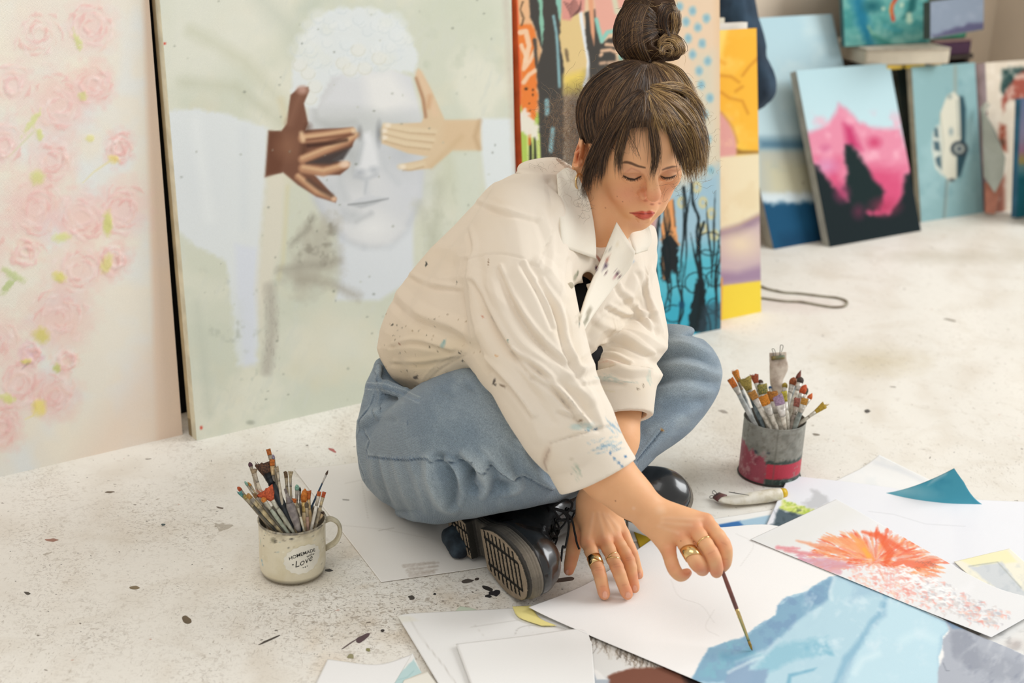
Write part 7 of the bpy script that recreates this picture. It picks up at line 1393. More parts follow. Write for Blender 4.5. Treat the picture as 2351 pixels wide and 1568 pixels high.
# ================================================================ JEANS
hip = Un([Cone(DD(892, 850, 2.29), DD(905, 905, 2.29), .022, .045), chain_s([DD(905, 905, 2.29), DD(915, 985, 2.29), DD(935, 1062, 2.285)], [.045, .066, .080], 3, .03), chain([DD(905, 905, 2.33), DD(1060, 905, 2.34)], [.045, .07], .03), chain([DD(935, 1055, 2.36), DD(1080, 1010, 2.38)], [.08, .08], .03)], .03)
thR = Un([chain_s([DD(935, 1062, 2.27), DD(1010, 1040, 2.18), DD(1085, 1010, 2.10), DD(1150, 1000, 2.05)], [.082, .094, .098, .090], 3, .03), Cone(DD(1110, 945, 2.10), DD(1060, 950, 2.18), .058, .06), Cone(DD(1185, 1000, 2.05), DD(1195, 1040, 2.06), .052, .045)], .03)
clR = Un([chain_s([DD(1150, 1040, 2.06), DD(1200, 1065, 2.07), DD(1265, 1090, 2.11), DD(1322, 1102, 2.15)], [.060, .050, .034, .018], 3, .02), Cone(DD(1000, 1110, 2.17), DD(1100, 1095, 2.13), .050, .045)], .03)
thL = Un([chain_s([DD(1120, 960, 2.45), DD(1350, 900, 2.42), DD(1500, 860, 2.37), DD(1575, 845, 2.33)], [.085, .078, .070, .058], 3, .03)], .03)
clL = Un([chain_s([DD(1588, 840, 2.325), DD(1570, 915, 2.30), DD(1515, 980, 2.26), DD(1452, 1035, 2.225), DD(1390, 1080, 2.19)], [.049, .053, .048, .042, .038], 4, .02), chain([DD(1612, 880, 2.36), DD(1560, 960, 2.38), DD(1500, 1015, 2.36)], [.030, .026, .02], .02), chain([DD(1540, 815, 2.34), DD(1588, 835, 2.33)], [.036, .043], .02)], .02)
puff = Un([Cone(DD(1070, 1105, 2.105), DD(1080, 1130, 2.10), .024, .022), Cone(DD(1110, 1090, 2.08), DD(1115, 1128, 2.075), .024, .021), Cone(DD(1150, 1095, 2.065), DD(1165, 1118, 2.07), .024, .018), Cone(DD(1190, 1105, 2.075), DD(1225, 1108, 2.09), .022, .016)], .012)
top_ = Un([Cone(DD(1096, 876, 2.11), DD(1122, 874, 2.11), .012, .013), Cone(DD(1064, 882, 2.12), DD(1078, 878, 2.11), .011, .011), Cone(DD(1012, 899, 2.14), DD(1026, 894, 2.14), .011, .012), Cone(DD(1140, 899, 2.08), DD(1174, 909, 2.06), .011, .012)], .005)
jn = Un([Un([hip, thR, clR, puff, thL, clL], .024), top_], .012)
belt = chain([DD(845, 884, 2.27), DD(880, 888, 2.215), DD(930, 905, 2.18), DD(975, 925, 2.17)], [.0085, .0085, .0085, .0085], .004)
wb1 = chain([DD(846, 872, 2.275), DD(884, 876, 2.215), DD(932, 893, 2.175), DD(972, 912, 2.165)], [.0035]*4, .002); wb2 = chain([DD(842, 897, 2.275), DD(880, 901, 2.215), DD(928, 914, 2.175), DD(966, 934, 2.165)], [.0035]*4, .002)
pk = chain([DD(862, 905, 2.235), DD(852, 940, 2.22), DD(862, 962, 2.205), DD(905, 948, 2.175), DD(942, 930, 2.165)], [.004, .004, .0055, .0055, .004], .003); lo1 = chain([DD(866, 842, 2.26), DD(862, 872, 2.235), DD(860, 905, 2.235)], [.004, .0045, .0045], .002)
jn = Un([jn, belt, wb1, wb2, pk, lo1], .003)
jn = Isec(jn, Half((0, 0, .0026), (0, 0, -1)), .006)
jn = Sub(jn, Un([Ell(DD(1163, 921, 2.040), (.011, .012, .006)), Ell(DD(1090, 890, 2.09), (.006, .010, .006)), Ell(DD(1048, 897, 2.11), (.008, .010, .006)), Ell(DD(1128, 893, 2.07), (.006, .010, .006))], .002), .004)
Vn, Qn = sdf_mesh(jn, .0030, smooth=3)
Vn = warp(Vn, [825, 850, 880, 900, 930, 1000, 1050, 1100, 1140, 1170], [866, 852, 839, 836, 828, 815, 819, 829, 858, 900], -1, 150)
Vn = warp(Vn, [772, 780, 800, 830, 850, 880, 900, 930, 1000, 1050, 1075, 1100], [1598, 1618, 1638, 1654, 1658, 1655, 1650, 1636, 1578, 1512, 1487, 1462], 1, 110)
Vn = Vn.astype(np.float32); Nn = vnormals(Vn, Qn); px, py, _ = proj(Vn); fn = np.clip(-(Nn@FW)*2, 0, 1); Vn = Vn+Nn*(fbm(Vn[:, 0]*14, Vn[:, 1]*14, Vn[:, 2]*14+5, 3)*.0028)[:, None]
P = Paint(px, py, '808f9b')
K = lambda q: TC(q, 2.24, 800, 700)
for q, w_, h in [([(60, 600), (160, 560), (260, 520)], 26, 1.0), ([(70, 640), (150, 600), (230, 590)], 14, -.8), ([(120, 780), (140, 880), (180, 1000)], 16, .6), ([(175, 790), (210, 900), (260, 1060)], 16, .7), ([(150, 790), (175, 900), (215, 1040)], 12, -.6), ([(240, 800), (280, 920), (330, 1060)], 16, .6), ([(320, 800), (370, 930), (400, 1060)], 14, .4),
                 ([(415, 790), (430, 900), (490, 1020), (540, 1060)], 22, 1.1), ([(470, 790), (520, 870), (545, 960), (540, 1020)], 22, -1.5), ([(500, 800), (560, 850), (580, 930), (570, 1010)], 18, 1.2), ([(560, 800), (610, 850), (630, 900)], 18, -1.4), ([(600, 760), (650, 800), (700, 860), (720, 920), (690, 970)], 20, 1.3), ([(640, 860), (620, 920), (660, 960)], 14, -1.3), ([(730, 820), (750, 900), (740, 960)], 14, -1.1), ([(700, 740), (760, 800), (830, 880)], 18, .7), ([(840, 870), (870, 930), (800, 965)], 16, .9), ([(770, 930), (820, 940)], 18, -1.3), ([(800, 730), (850, 800), (860, 880)], 14, -.5), ([(880, 700), (920, 800), (980, 880), (1040, 930)], 16, .6),
                 ([(860, 520), (910, 600), (960, 700), (1000, 760)], 20, -.6), ([(760, 420), (830, 430), (860, 480)], 12, .6), ([(700, 380), (720, 430)], 12, .7), ([(600, 400), (640, 440)], 10, -.5), ([(480, 430), (540, 470)], 10, -.4), ([(870, 700), (930, 720), (990, 750)], 14, .5), ([(140, 270), (160, 330), (150, 380)], 12, .6), ([(180, 330), (230, 380)], 10, -.5)]: P_h(K(q), w_/2.24*2.1, h)
for q, w_, h in [([(1500, 800), (1560, 790), (1620, 810)], 9, .8), ([(1500, 825), (1570, 812), (1640, 835)], 9, -.8), ([(1500, 850), (1570, 842), (1650, 860)], 10, .8), ([(1500, 880), (1560, 862), (1640, 880)], 9, -.7), ([(1500, 900), (1560, 890), (1630, 900)], 10, .6), ([(1500, 940), (1550, 930), (1610, 920)], 9, -.5), ([(1490, 990), (1540, 970), (1600, 940)], 9, .4)]: P_h(q, w_*2, h)
# seams
sm = [K([(110, 770), (200, 782), (300, 790), (420, 778), (430, 796), (560, 800), (640, 795), (655, 830), (700, 848), (730, 822), (790, 860), (845, 885), (900, 872), (980, 915), (1050, 945)]), K([(148, 265), (135, 330), (150, 360), (145, 385)]), K([(130, 450), (105, 540), (60, 600), (35, 680), (50, 800), (80, 880), (75, 930), (150, 1030)]), K([(75, 640), (110, 690), (95, 740), (110, 770)])]
for q in sm: P_h(q, 5, .30, 2.5); P_h([(x, y+3.5) for x, y in q], 3, -.35, 2)
P_h([(1462, 1060), (1490, 1025), (1519, 988)], 3, -.4, 2); P_h([(1456, 1058), (1484, 1023), (1513, 985)], 4, .25, 2)
Vn = Vn+Nn*(P.H*fn*.0105)[:, None]; Vn[:, 2] = np.maximum(Vn[:, 2], .0022)
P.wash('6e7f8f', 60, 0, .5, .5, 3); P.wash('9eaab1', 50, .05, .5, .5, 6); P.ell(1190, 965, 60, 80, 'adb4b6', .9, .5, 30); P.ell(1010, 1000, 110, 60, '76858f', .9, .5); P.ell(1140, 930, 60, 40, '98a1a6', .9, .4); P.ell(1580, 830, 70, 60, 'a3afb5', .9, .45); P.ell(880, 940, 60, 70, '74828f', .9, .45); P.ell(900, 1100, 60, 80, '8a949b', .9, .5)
hb_ = np.clip(P.H*.8, -1, 1); P._mix(np.arange(len(P.X)), np.clip(hb_, 0, 1)*.7*fn, 'b8c2c6'); P._mix(np.arange(len(P.X)), np.clip(-hb_, 0, 1)*.45*fn, '56656f')  # ridges faded by wear; fold shade painted darker into the hollows
for q in sm: P.line([(x, y+3.5) for x, y in q], 2.2, '33455a', 1.2, .85); P.line([(x, y-1) for x, y in q], 2.5, 'adb9be', 1.5, .6)
P.line([(1462, 1060), (1490, 1025), (1519, 988)], 1.8, '3a4a5c', 1, .9); P.ell(1519, 988, 4.5, 2.5, 'b58a4a', .4, .95, 20)
for k in range(24): x = 842+k*6; P.line([(x, 1049), (x+1, 1054)], 2.4, '4f6a8c', 1.5, .5)
P.line([(838, 878), (880, 880), (925, 893), (965, 912)], 2, 'b3bec3', 1, .7); P.line([(838, 893), (880, 897), (925, 908), (960, 925)], 2, 'b3bec3', 1, .7); P.line([(840, 886), (880, 889), (960, 920)], 6, '73869a', 2, .6)
for pts in [[(936, 966), (936, 975)], [(1113, 888), (1114, 884)]]: P.line(pts, 2, '3b5570', 1, .6)
r2 = random.Random(41)
for k in range(140):
    x, y = r2.uniform(830, 1250), r2.uniform(900, 1180); L_ = r2.uniform(20, 70); a_ = r2.gauss(1.35, .25) if y > 1050 else r2.gauss(.5, .5)
    P.line([(x, y), (x+L_*math.cos(a_), y+L_*math.sin(a_))], [1, r2.uniform(3, 9), 1], r2.choice(['a3afb6', '6d7c8a', 'aab5ba', '76868f']), 5, r2.uniform(.1, .35), rough=2, rs=8)
M_denim = mat_vcol('washed_denim', .9, .12, .4, 620, .24, 'weave', sheen=.2)
m_ = fn <= .02; P.C[m_] = rgb('7c8a96')
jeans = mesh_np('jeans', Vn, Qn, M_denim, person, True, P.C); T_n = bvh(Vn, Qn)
# frayed hem threads
th = []
for k in range(46):
    x0 = rnd.uniform(1296, 1342); y0 = 1118-(x0-1296)*.02+rnd.uniform(-4, 3); d0 = 2.12; a_ = rnd.uniform(-.4, 1.2); L_ = rnd.uniform(5, 16)
    p0 = D(x0, y0, d0); p1 = D(x0+L_*.5*math.cos(a_)+rnd.uniform(-2, 2), y0+L_*.5*math.sin(a_), d0); p2 = D(x0+L_*math.cos(a_), y0+L_*math.sin(a_)+rnd.uniform(-3, 3), d0); th.append(tube(spl([p0, p1, p2], 3), .0003, 4))
V, F_ = join_np(th); o = mesh_np('frayed_hem', V, F_, mat_simple('thread', 'c9cfd0', .9), person); o['kind'] = 'stuff'
# ================================================================ BOOTS
class Poly(Nd):                                        # rounded prism of a 2D outline in a local frame
    def __init__(s, o, M, pts, z0, z1, rd=.002):
        s.o = np.asarray(o, np.float32); s.M = np.asarray(M, np.float32); s.p = np.array(pts, np.float32); s.z0, s.z1, s.rd = z0, z1, rd
        c = np.array([[x, y, z] for x, y in s.p for z in (z0, z1)])@s.M+s.o; s.lo = c.min(0)-rd; s.hi = c.max(0)+rd
    def ev(s, P):
        q = (P-s.o)@s.M.T; x, y, z = q.T; d = np.full(len(P), 1e9, np.float32); ins = np.zeros(len(P), bool)
        for (ax, ay), (bx, by) in zip(s.p, np.roll(s.p, -1, 0)):
            ex, ey = bx-ax, by-ay; t = np.clip(((x-ax)*ex+(y-ay)*ey)/(ex*ex+ey*ey+1e-12), 0, 1); d = np.minimum(d, (x-ax-t*ex)**2+(y-ay-t*ey)**2)
            if ay != by: ins ^= ((ay > y) != (by > y)) & (x < ex*(y-ay)/(by-ay)+ax)
        d = np.where(ins, -1, 1)*np.sqrt(d)+s.rd; dz = np.maximum(s.z0-z, z-s.z1)+s.rd
        return np.minimum(np.maximum(d, dz), 0)+np.sqrt(np.maximum(d, 0)**2+np.maximum(dz, 0)**2)-s.rd
def boot(origin, fwd, upv, side=1, sc=1.0, shaft=.20, label=None, tilt=(0, 0)):
    f_ = nrm(fwd); u_ = nrm(np.asarray(upv)-f_*(np.asarray(upv)@f_)); l_ = np.cross(u_, f_); M = np.stack([f_, l_, u_])       # rows: x forward, y to her left, z up
    W = lambda x, y, z: np.asarray(origin)+sc*(x*f_+y*l_+z*u_)
    E_ = lambda c, r: Ell(W(*c), np.array(r)*sc, M)
    out = spl([(-.002, 0), (.006, .026), (.035, .036), (.075, .032), (.115, .036*1.0), (.165, .049+.002*side), (.210, .048+.002*side), (.245, .036), (.262, .012), (.262, -.012), (.245, -.036), (.210, -.048+.002*side), (.165, -.047), (.115, -.034), (.075, -.031), (.035, -.036), (.006, -.026), (-.002, 0)], 3)[:-1]*sc
    sole = Un([Poly(origin, M, out, .010*sc, .026*sc, .003)], .0)
    fore = Poly(origin, M, [(x*.985, y*.975) for x, y in out if x > .108*sc], .0, .012*sc, .002); heel = Poly(origin, M, [(x, y*.98) for x, y in out if x < .082*sc], -.008*sc, .012*sc, .002)
    sole = Un([sole, fore, heel], .001)
    gr = []
    for k in range(9):
        x = .128+k*.0138; gr.append(Box(W(x, 0, .0), np.array([.0030, .041-abs(k-4)*.0015-(k == 8)*.012, .0040])*sc, M, .0005))
    for yy in (-.022, .022): gr.append(Box(W(.180, yy, .0), np.array([.058, .0026, .0038])*sc, M, .0005))
    for k in range(5): gr.append(Box(W(.018+k*.0125, 0, -.008), np.array([.0026, .026, .0040])*sc, M, .0005))
    for yy in (-.014, .014): gr.append(Box(W(.043, yy, -.008), np.array([.032, .0018, .003])*sc, M, .0005))
    sole = Sub(sole, Un(gr, 0), .0006)
    Vs, Qs = sdf_mesh(sole, .0012); q = (Vs-np.asarray(origin))@M.T/sc
    ridge = .0006*np.sin(q[:, 2]*1500)*((q[:, 2] > .012) & (q[:, 2] < .025)); Ns = vnormals(Vs, Qs); Vs = Vs+Ns*ridge[:, None]
    Cs = np.tile(rgb('3a3733'), (len(Vs), 1)); face_m = ((q[:, 0] > .1) & (q[:, 2] < .0006)) | ((q[:, 0] < .1) & (q[:, 2] < -.0074)); nzz = vnoise2(q[:, 0]*1000, q[:, 1]*1000, 9, 3)
    Cs[face_m] = rgb('8b7c69')*(1+.12*nzz[face_m, None]); Cs[(~face_m) & (q[:, 2] < .004)] = rgb('26241f'); side_m = (q[:, 2] > .008); Cs[side_m] = rgb('4a4640')*(1+.2*nzz[side_m, None])
    toe = side_m & (q[:, 0] > .235) ; tf = (np.clip((q[:, 0]-.19)/.07, 0, 1)*side_m)[:, None]; Cs = Cs*(1-tf)+rgb('766e62')*(1+.15*nzz[:, None])*tf
    b = dict(sole=mesh_np('boot_sole', Vs, Qs, mat_vcol('worn_rubber', .75, .3, .2, 500, .08), person, True, Cs))
    up = Un([E_((.205, 0, .040), (.052, .0445, .034)), chain([W(.205, 0, .036), W(.15, 0, .052), W(.11, 0, .078), W(.075, 0, .112)], [.038*sc, .037*sc, .039*sc, .042*sc], .02), E_((.048, 0, .055), (.046, .034, .048)), Cone(W(.072, 0, .10), W(.058+tilt[0], tilt[1], shaft), .043*sc, .046*sc), Poly(origin, M, [(x*.99, y*.93) for x, y in out], .024*sc, .040*sc, .006)], .014)
    up = Isec(up, Half(W(0, 0, .0255), -u_), .001)
    # toe cap ridge, tongue and quarters
    up = Un([up, chain([W(.158, -.040, .034), W(.150, -.024, .070), W(.148, 0, .082), W(.150, .024, .070), W(.158, .040, .034)], .0025*sc, .002)], .004)
    up = Un([up, chain([W(.150, -.014, .084), W(.105, -.015, .118), W(.092, -.018, .160), W(.080, -.02, shaft)], .0045*sc, .002), chain([W(.150, .014, .084), W(.105, .015, .118), W(.092, .018, .160), W(.080, .02, shaft)], .0045*sc, .002)], .005)
    up = Un([up, chain([W(.02, -.030, .050), W(.060, -.040, .075), W(.11, -.036, .06)], .0032*sc, .002), chain([W(.02, .030, .050), W(.060, .040, .075), W(.11, .036, .06)], .0032*sc, .002)], .004)
    up = Sub(up, Cone(W(.060+tilt[0], tilt[1], shaft-.02), W(.058+tilt[0], tilt[1], shaft+.06), .038*sc, .040*sc), .003)
    Vu, Qu = sdf_mesh(up, .0018); Nu = vnormals(Vu, Qu); q = (Vu-np.asarray(origin))@M.T/sc
    Vu = Vu+Nu*((fbm(q[:, 0]*40, q[:, 1]*40, q[:, 2]*40, 3)*.0014)*(np.clip(.17-q[:, 0], 0, .05)*20))[:, None]
    b['upper'] = mesh_np('boot_upper', Vu, Qu, mat_simple('black_leather', '0e0e0f', .26, var=.3, scale=30, bump=.05, spec=.6, coat=.35), person)
    # welt stitches band
    V, fs = tube(np.array([W(x/sc*.985, y/sc*.975, .0265) for x, y in np.vstack([out, out[:1]])]), .0028*sc, 8, False); mesh_np('welt', V, fs, mat_simple('dark_welt', '1b1a18', .5, bump=.2), person)
    # eyelets and laces
    rows = [(.146, .086), (.128, .103), (.112, .121), (.102, .142), (.096, .164)]; tr = bvh(Vu, Qu); lc = []
    pt = {}
    for k, (x, z) in enumerate(rows):
        for s_ in (-1, 1):
            c = W(x+.030, s_*.0145, z+.016); r_ = tr.find_nearest(Vector(c)); p = np.array(r_[0]); n_ = np.array(r_[1]); pt[k, s_] = p+n_*.0015
            a_ = nrm(np.cross(n_, f_)); b_ = np.cross(n_, a_); V, fs = tube(np.array([p+n_*.0008+.0034*(math.cos(t)*a_+math.sin(t)*b_) for t in np.linspace(0, 2*PI, 20)]), .0011, 8, False); mesh_np('eyelet', V, fs, mat_simple('eyelet_metal', '2a2927', .25, metal=.8), person)
    for k in range(4):
        for s_ in (-1, 1): a_, b_ = pt[k, s_], pt[k+1, -s_]; lc.append(tube(spl([a_, (a_+b_)/2+u_*.004+f_*.004, b_], 5),   .0016, 8))
    kn = (pt[4, 1]+pt[4, -1])/2+f_*.006; b['knot'] = kn
    b['laces'] = lc; b['W'] = W; b['f'] = f_; b['u'] = u_; b['l'] = l_; return b
M_lace = mat_simple('black_lace', '141415', .8, scale=300, bump=.3)
# near boot (left foot): lies on its side, sole towards the viewer's left
def vec(r_, f2, u2): return RT*r_+FW*f2+UP*u2
o1 = D(1040, 1203, 2.194)
fb = vec(.44, -.87, -.21); ub = vec(.86, .46, .29)
B1 = boot(o1, fb, ub, 1, .972, .19)
kn = B1['knot']; kd = proj(kn)[2]
for q in [[(0, 0), (25, 10), (38, 40), (30, 90), (24, 90), (20, 124)], [(0, 0), (40, 20), (52, 60), (56, 80), (62, 96)], [(0, 0), (30, -18), (46, -8), (34, 10), (4, 4)], [(0, 0), (18, 26), (36, 28), (30, 10), (4, 2)]]:
    kx, ky, _ = proj(kn); P3 = [D(1268+x, 1165+y, 2.085-.0002*y) for x, y in q]; B1['laces'].append(tube(spl(P3, 6),   .0016, 8))
V, F_ = join_np(B1['laces']); mesh_np('laces', V, F_, M_lace, person)
# far boot (right foot): toe to the right, resting on its edge
o2 = D(1264, 1122, 2.345)
B2 = boot(o2, vec(.88, -.38, -.06), vec(-.30, -.84, .45), -1, .93, .13)
V, F_ = join_np(B2['laces']); mesh_np('laces', V, F_, M_lace, person)
# dark denim end showing behind the near heel
dh = Un([Cone(D(1040, 1236, 2.17), D(1052, 1268, 2.15), .018, .012), Cone(D(1060, 1215, 2.18), D(1066, 1255, 2.16), .015, .012)], .01); dh = Isec(dh, Half((0, 0, .003), (0, 0, -1)), .003)
V, Q = sdf_mesh(dh, .003); Nn_ = vnormals(V, Q); V = V+Nn_*(fbm(V[:, 0]*70, V[:, 1]*70, V[:, 2]*70)*.003)[:, None]; V[:, 2] = np.maximum(V[:, 2], .003); mesh_np('turned_up_hem', V, Q, mat_simple('dark_denim', '1e262e', .9, color2='36424c', scale=60, bump=.4), person)
# ================================================================ HAIR
def hairmat(name):
    m = mat_vcol(name, .42, .5, 0, 800, .0); b = m.node_tree.nodes['Principled BSDF']; b.inputs['Specular IOR Level'].default_value = .55; b.inputs['Anisotropic'].default_value = .5; return m
M_hair = hairmat('hair_strands'); M_under = mat_vcol('hair_underlayer', .85, .08, 0, 800, .0)
# scalp volume
capn = Un([HE((0, .033, -.014), (.0765, .0825, .0890)), HE((0, .046, .024), (.0615, .050, .053))], .02)
A0, B0, C0 = (0, .062, .074), (0, .006, .012), (0, -.058, -.060)
hl = HM@np.array([0, -.70, .71])
cut = Half(HW((0, .078, .052)), hl)
cap = Isec(capn, cut, .012); cap.lo, cap.hi = capn.lo, capn.hi
V, Q = sdf_mesh(cap, .003); px, py, _ = proj(V)
NV = vnormals(V, Q); V = V+NV*(vnoise2(V[:, 0]*1000, V[:, 1]*1000+V[:, 2]*600, 16, 3)*.0016)[:, None]
P = Paint(px, py, '3a2a1d'); P.wash('4d3826', 14, 0, .5, .6)
hair = mesh_np('hair', V, Q, M_under, person, True, P.C); T_cap = bvh(V, Q)
# bun lobes
def bl(x, y, d): return D(x, y, d)
bn = Un([Ell(bl(1462, 78, 2.10), (.030, .046, .038), np.stack([RT, UP, -FW])), Ell(bl(1476, 20, 2.10), (.030, .028, .036), np.stack([RT, UP, -FW])), Ell(bl(1527, 45, 2.12), (.019, .038, .034), np.stack([RT, UP, -FW])), Ell(bl(1540, 112, 2.11), (.019, .018, .022), np.stack([RT, UP, -FW])), Ell(bl(1500, 118, 2.10), (.022, .018, .03), np.stack([RT, UP, -FW])), Cone(bl(1480, 150, 2.12), bl(1478, 120, 2.12), .024, .020)], .010)
bn = Sub(bn, chain([bl(1502, 18, 2.062), bl(1508, 55, 2.066), bl(1512, 85, 2.070), bl(1512, 110, 2.082)], [.006, .009, .010, .006], .004), .008)
Vn_, Qn_ = sdf_mesh(bn, .0022); NV = vnormals(Vn_, Qn_); px, py, _ = proj(Vn_); Vn_ = Vn_+NV*(vnoise2(px, py, 9, 4)*.0012)[:, None]
P = Paint(px, py, '3c2b1e'); bun = mesh_np('hair_bun', Vn_, Qn_, M_under, person, True, P.C); T_bun = bvh(Vn_, Qn_)
T_h = TJ([T_cap, T_body]); T_hb = TJ([T_cap, T_body, T_bun])
HP = 12
class Strands:
    def __init__(s): s.P = []; s.W = []; s.C = []
    def add(s, P, w_, c): s.P.append(P); s.W.append(w_); s.C.append(np.clip(c*[1.06, 1.06, 1.08], 0, 1))
    def build(s, name, n=3):
        P = np.array(s.P); S, m, _ = P.shape; W_ = np.array(s.W)[:, None]*np.array([.5]+[1]*(m-4)+[.9, .6, .15])[None]
        T = np.gradient(P, axis=1); T /= np.linalg.norm(T, axis=2, keepdims=True)+1e-9
        U = np.cross(T, FW); U /= np.linalg.norm(U, axis=2, keepdims=True)+1e-9; B = np.cross(T, U)
        th = np.arange(n)*2*PI/n+.5
        V = P[:, :, None]+W_[:, :, None, None]*(np.cos(th)[None, None, :, None]*U[:, :, None]+np.sin(th)[None, None, :, None]*B[:, :, None])
        i = np.arange(S*m*n).reshape(S, m, n); j = np.roll(i, -1, 2); Q = np.stack([i[:, :-1], j[:, :-1], j[:, 1:], i[:, 1:]], -1).reshape(-1, 4)
        C = np.repeat(np.array(s.C, np.float32), m*n, 0)
        o = mesh_np(name, V.reshape(-1, 3), Q, M_hair, person, True, C); o['kind'] = 'stuff'; return o
rh = random.Random(99)
def cast(guide, tree, dd_, off, n=HP):
    """px guide -> 3D path lying on the hair surface"""
    q = spl(guide, 10); L = np.concatenate([[0], np.cumsum(np.linalg.norm(np.diff(q, axis=0), axis=1))]); t = np.linspace(0, L[-1], n); q = np.stack([np.interp(t, L, q[:, k]) for k in (0, 1)], 1)
    d = np.full(n, np.nan)
    for k, (x, y) in enumerate(q):
        h = hit(tree, x, y)
        if h is not None: d[k] = proj(h)[2]
    ok = ~np.isnan(d)
    d = np.interp(np.arange(n), np.nonzero(ok)[0], d[ok]) if ok.any() else np.full(n, dd_)
    for _ in range(3): dp = np.pad(d, 1, mode='edge'); d = np.minimum(d, (dp[:-2]+dp[2:])/2)
    return q, d-np.array(off)
def sheetof(S, A, B, N, tree, dd_, off0, off1, w_, cols, jit=2.0, end=0.12, curl=0, nb_=7, clump=6):
    N = int(N*1.35); w_ = w_*.85; jit = jit*1.35
    if A[0] in ((1480, 212), (1484, 212)) and A[-1][1] < 320: end = .42
    """N strands filling the sheet between px guides A and B"""
    A = spl(A, 8); B = spl(B, 8)
    def res(g, n=24):
        L = np.concatenate([[0], np.cumsum(np.linalg.norm(np.diff(g, axis=0), axis=1))]); t = np.linspace(0, L[-1], n); return np.stack([np.interp(t, L, g[:, k]) for k in (0, 1)], 1)
    A, B = res(A), res(B); base = []
    for k in range(nb_+1):
        t = k/nb_; q, d = cast(A*(1-t)+B*t, tree, dd_, 0, 16); base.append((q, d))
    for k in range(N):
        t = rh.random(); cl = round(t*nb_*clump)/(nb_*clump); t = t*.6+cl*.4; f_ = min(t*nb_, nb_-1e-6); i0 = int(f_); g = f_-i0
        q = base[i0][0]*(1-g)+base[i0+1][0]*g; d = base[i0][1]*(1-g)+base[i0+1][1]*g
        e = 1-end*rh.random()**.7; s0 = rh.random()*.06; tt = np.linspace(s0, e, HP)*15; q2 = np.stack([np.interp(tt, np.arange(16), q[:, c]) for c in (0, 1)], 1); d2 = np.interp(tt, np.arange(16), d)
        u = np.linspace(0, 1, HP); jx, jy = rh.gauss(0, jit), rh.gauss(0, jit); a1, a2, ph = rh.gauss(0, jit*.8), rh.gauss(0, jit*.8), rh.uniform(0, 6)
        q2 = q2+np.stack([jx*u+a1*np.sin(u*4+ph)+curl*rh.gauss(0, 1)*u*u, jy*u*.6+a2*np.cos(u*3+ph)], 1)
        o_ = off0+(off1-off0)*u+rh.random()*.003
        S.add(np.array([D(q2[c, 0], q2[c, 1], d2[c]-o_[c]) for c in range(HP)]), w_*rh.uniform(.6, 1.3), rgb(rh.choice(cols)))
dkc = ['2e1f15', '38271a', '44301f', '523a26', '261a12', '644830', '785a3a']; ltc = ['735634', '8c6c42', 'a68552', '543d26', 'b89661', '644a2d', '40301f', '967647']; mid = ['43301f', '543c26', '33241a', '684c30', '7d5f3c', '3a291b']
SS = Strands()
kn_ = (1478, 150)
# swept up to the knot
for A, B, N, c in [([(1338, 330), (1324, 280), (1330, 222), (1370, 172), (1425, 145), (1462, 140)], [(1362, 330), (1352, 270), (1372, 215), (1410, 180), (1445, 158), (1468, 144)], 620, dkc), ([(1362, 330), (1352, 270), (1372, 215), (1410, 180), (1445, 158), (1468, 144)], [(1400, 285), (1400, 240), (1425, 200), (1450, 172), (1474, 146)], 620, dkc),
                   ([(1400, 285), (1400, 240), (1425, 200), (1450, 172), (1474, 146)], [(1470, 250), (1468, 215), (1474, 182), (1482, 148)], 560, mid), ([(1470, 250), (1468, 215), (1474, 182), (1482, 148)], [(1560, 250), (1548, 205), (1520, 165), (1496, 144)], 560, mid), ([(1560, 250), (1548, 205), (1520, 165), (1496, 144)], [(1605, 265), (1596, 210), (1560, 158), (1505, 140)], 480, ltc)]:
    sheetof(SS, A, B, N, T_h, 2.1, .0015, .003, .00042, c, 1.6)
o = SS.build('scalp_strands'); SS = Strands()
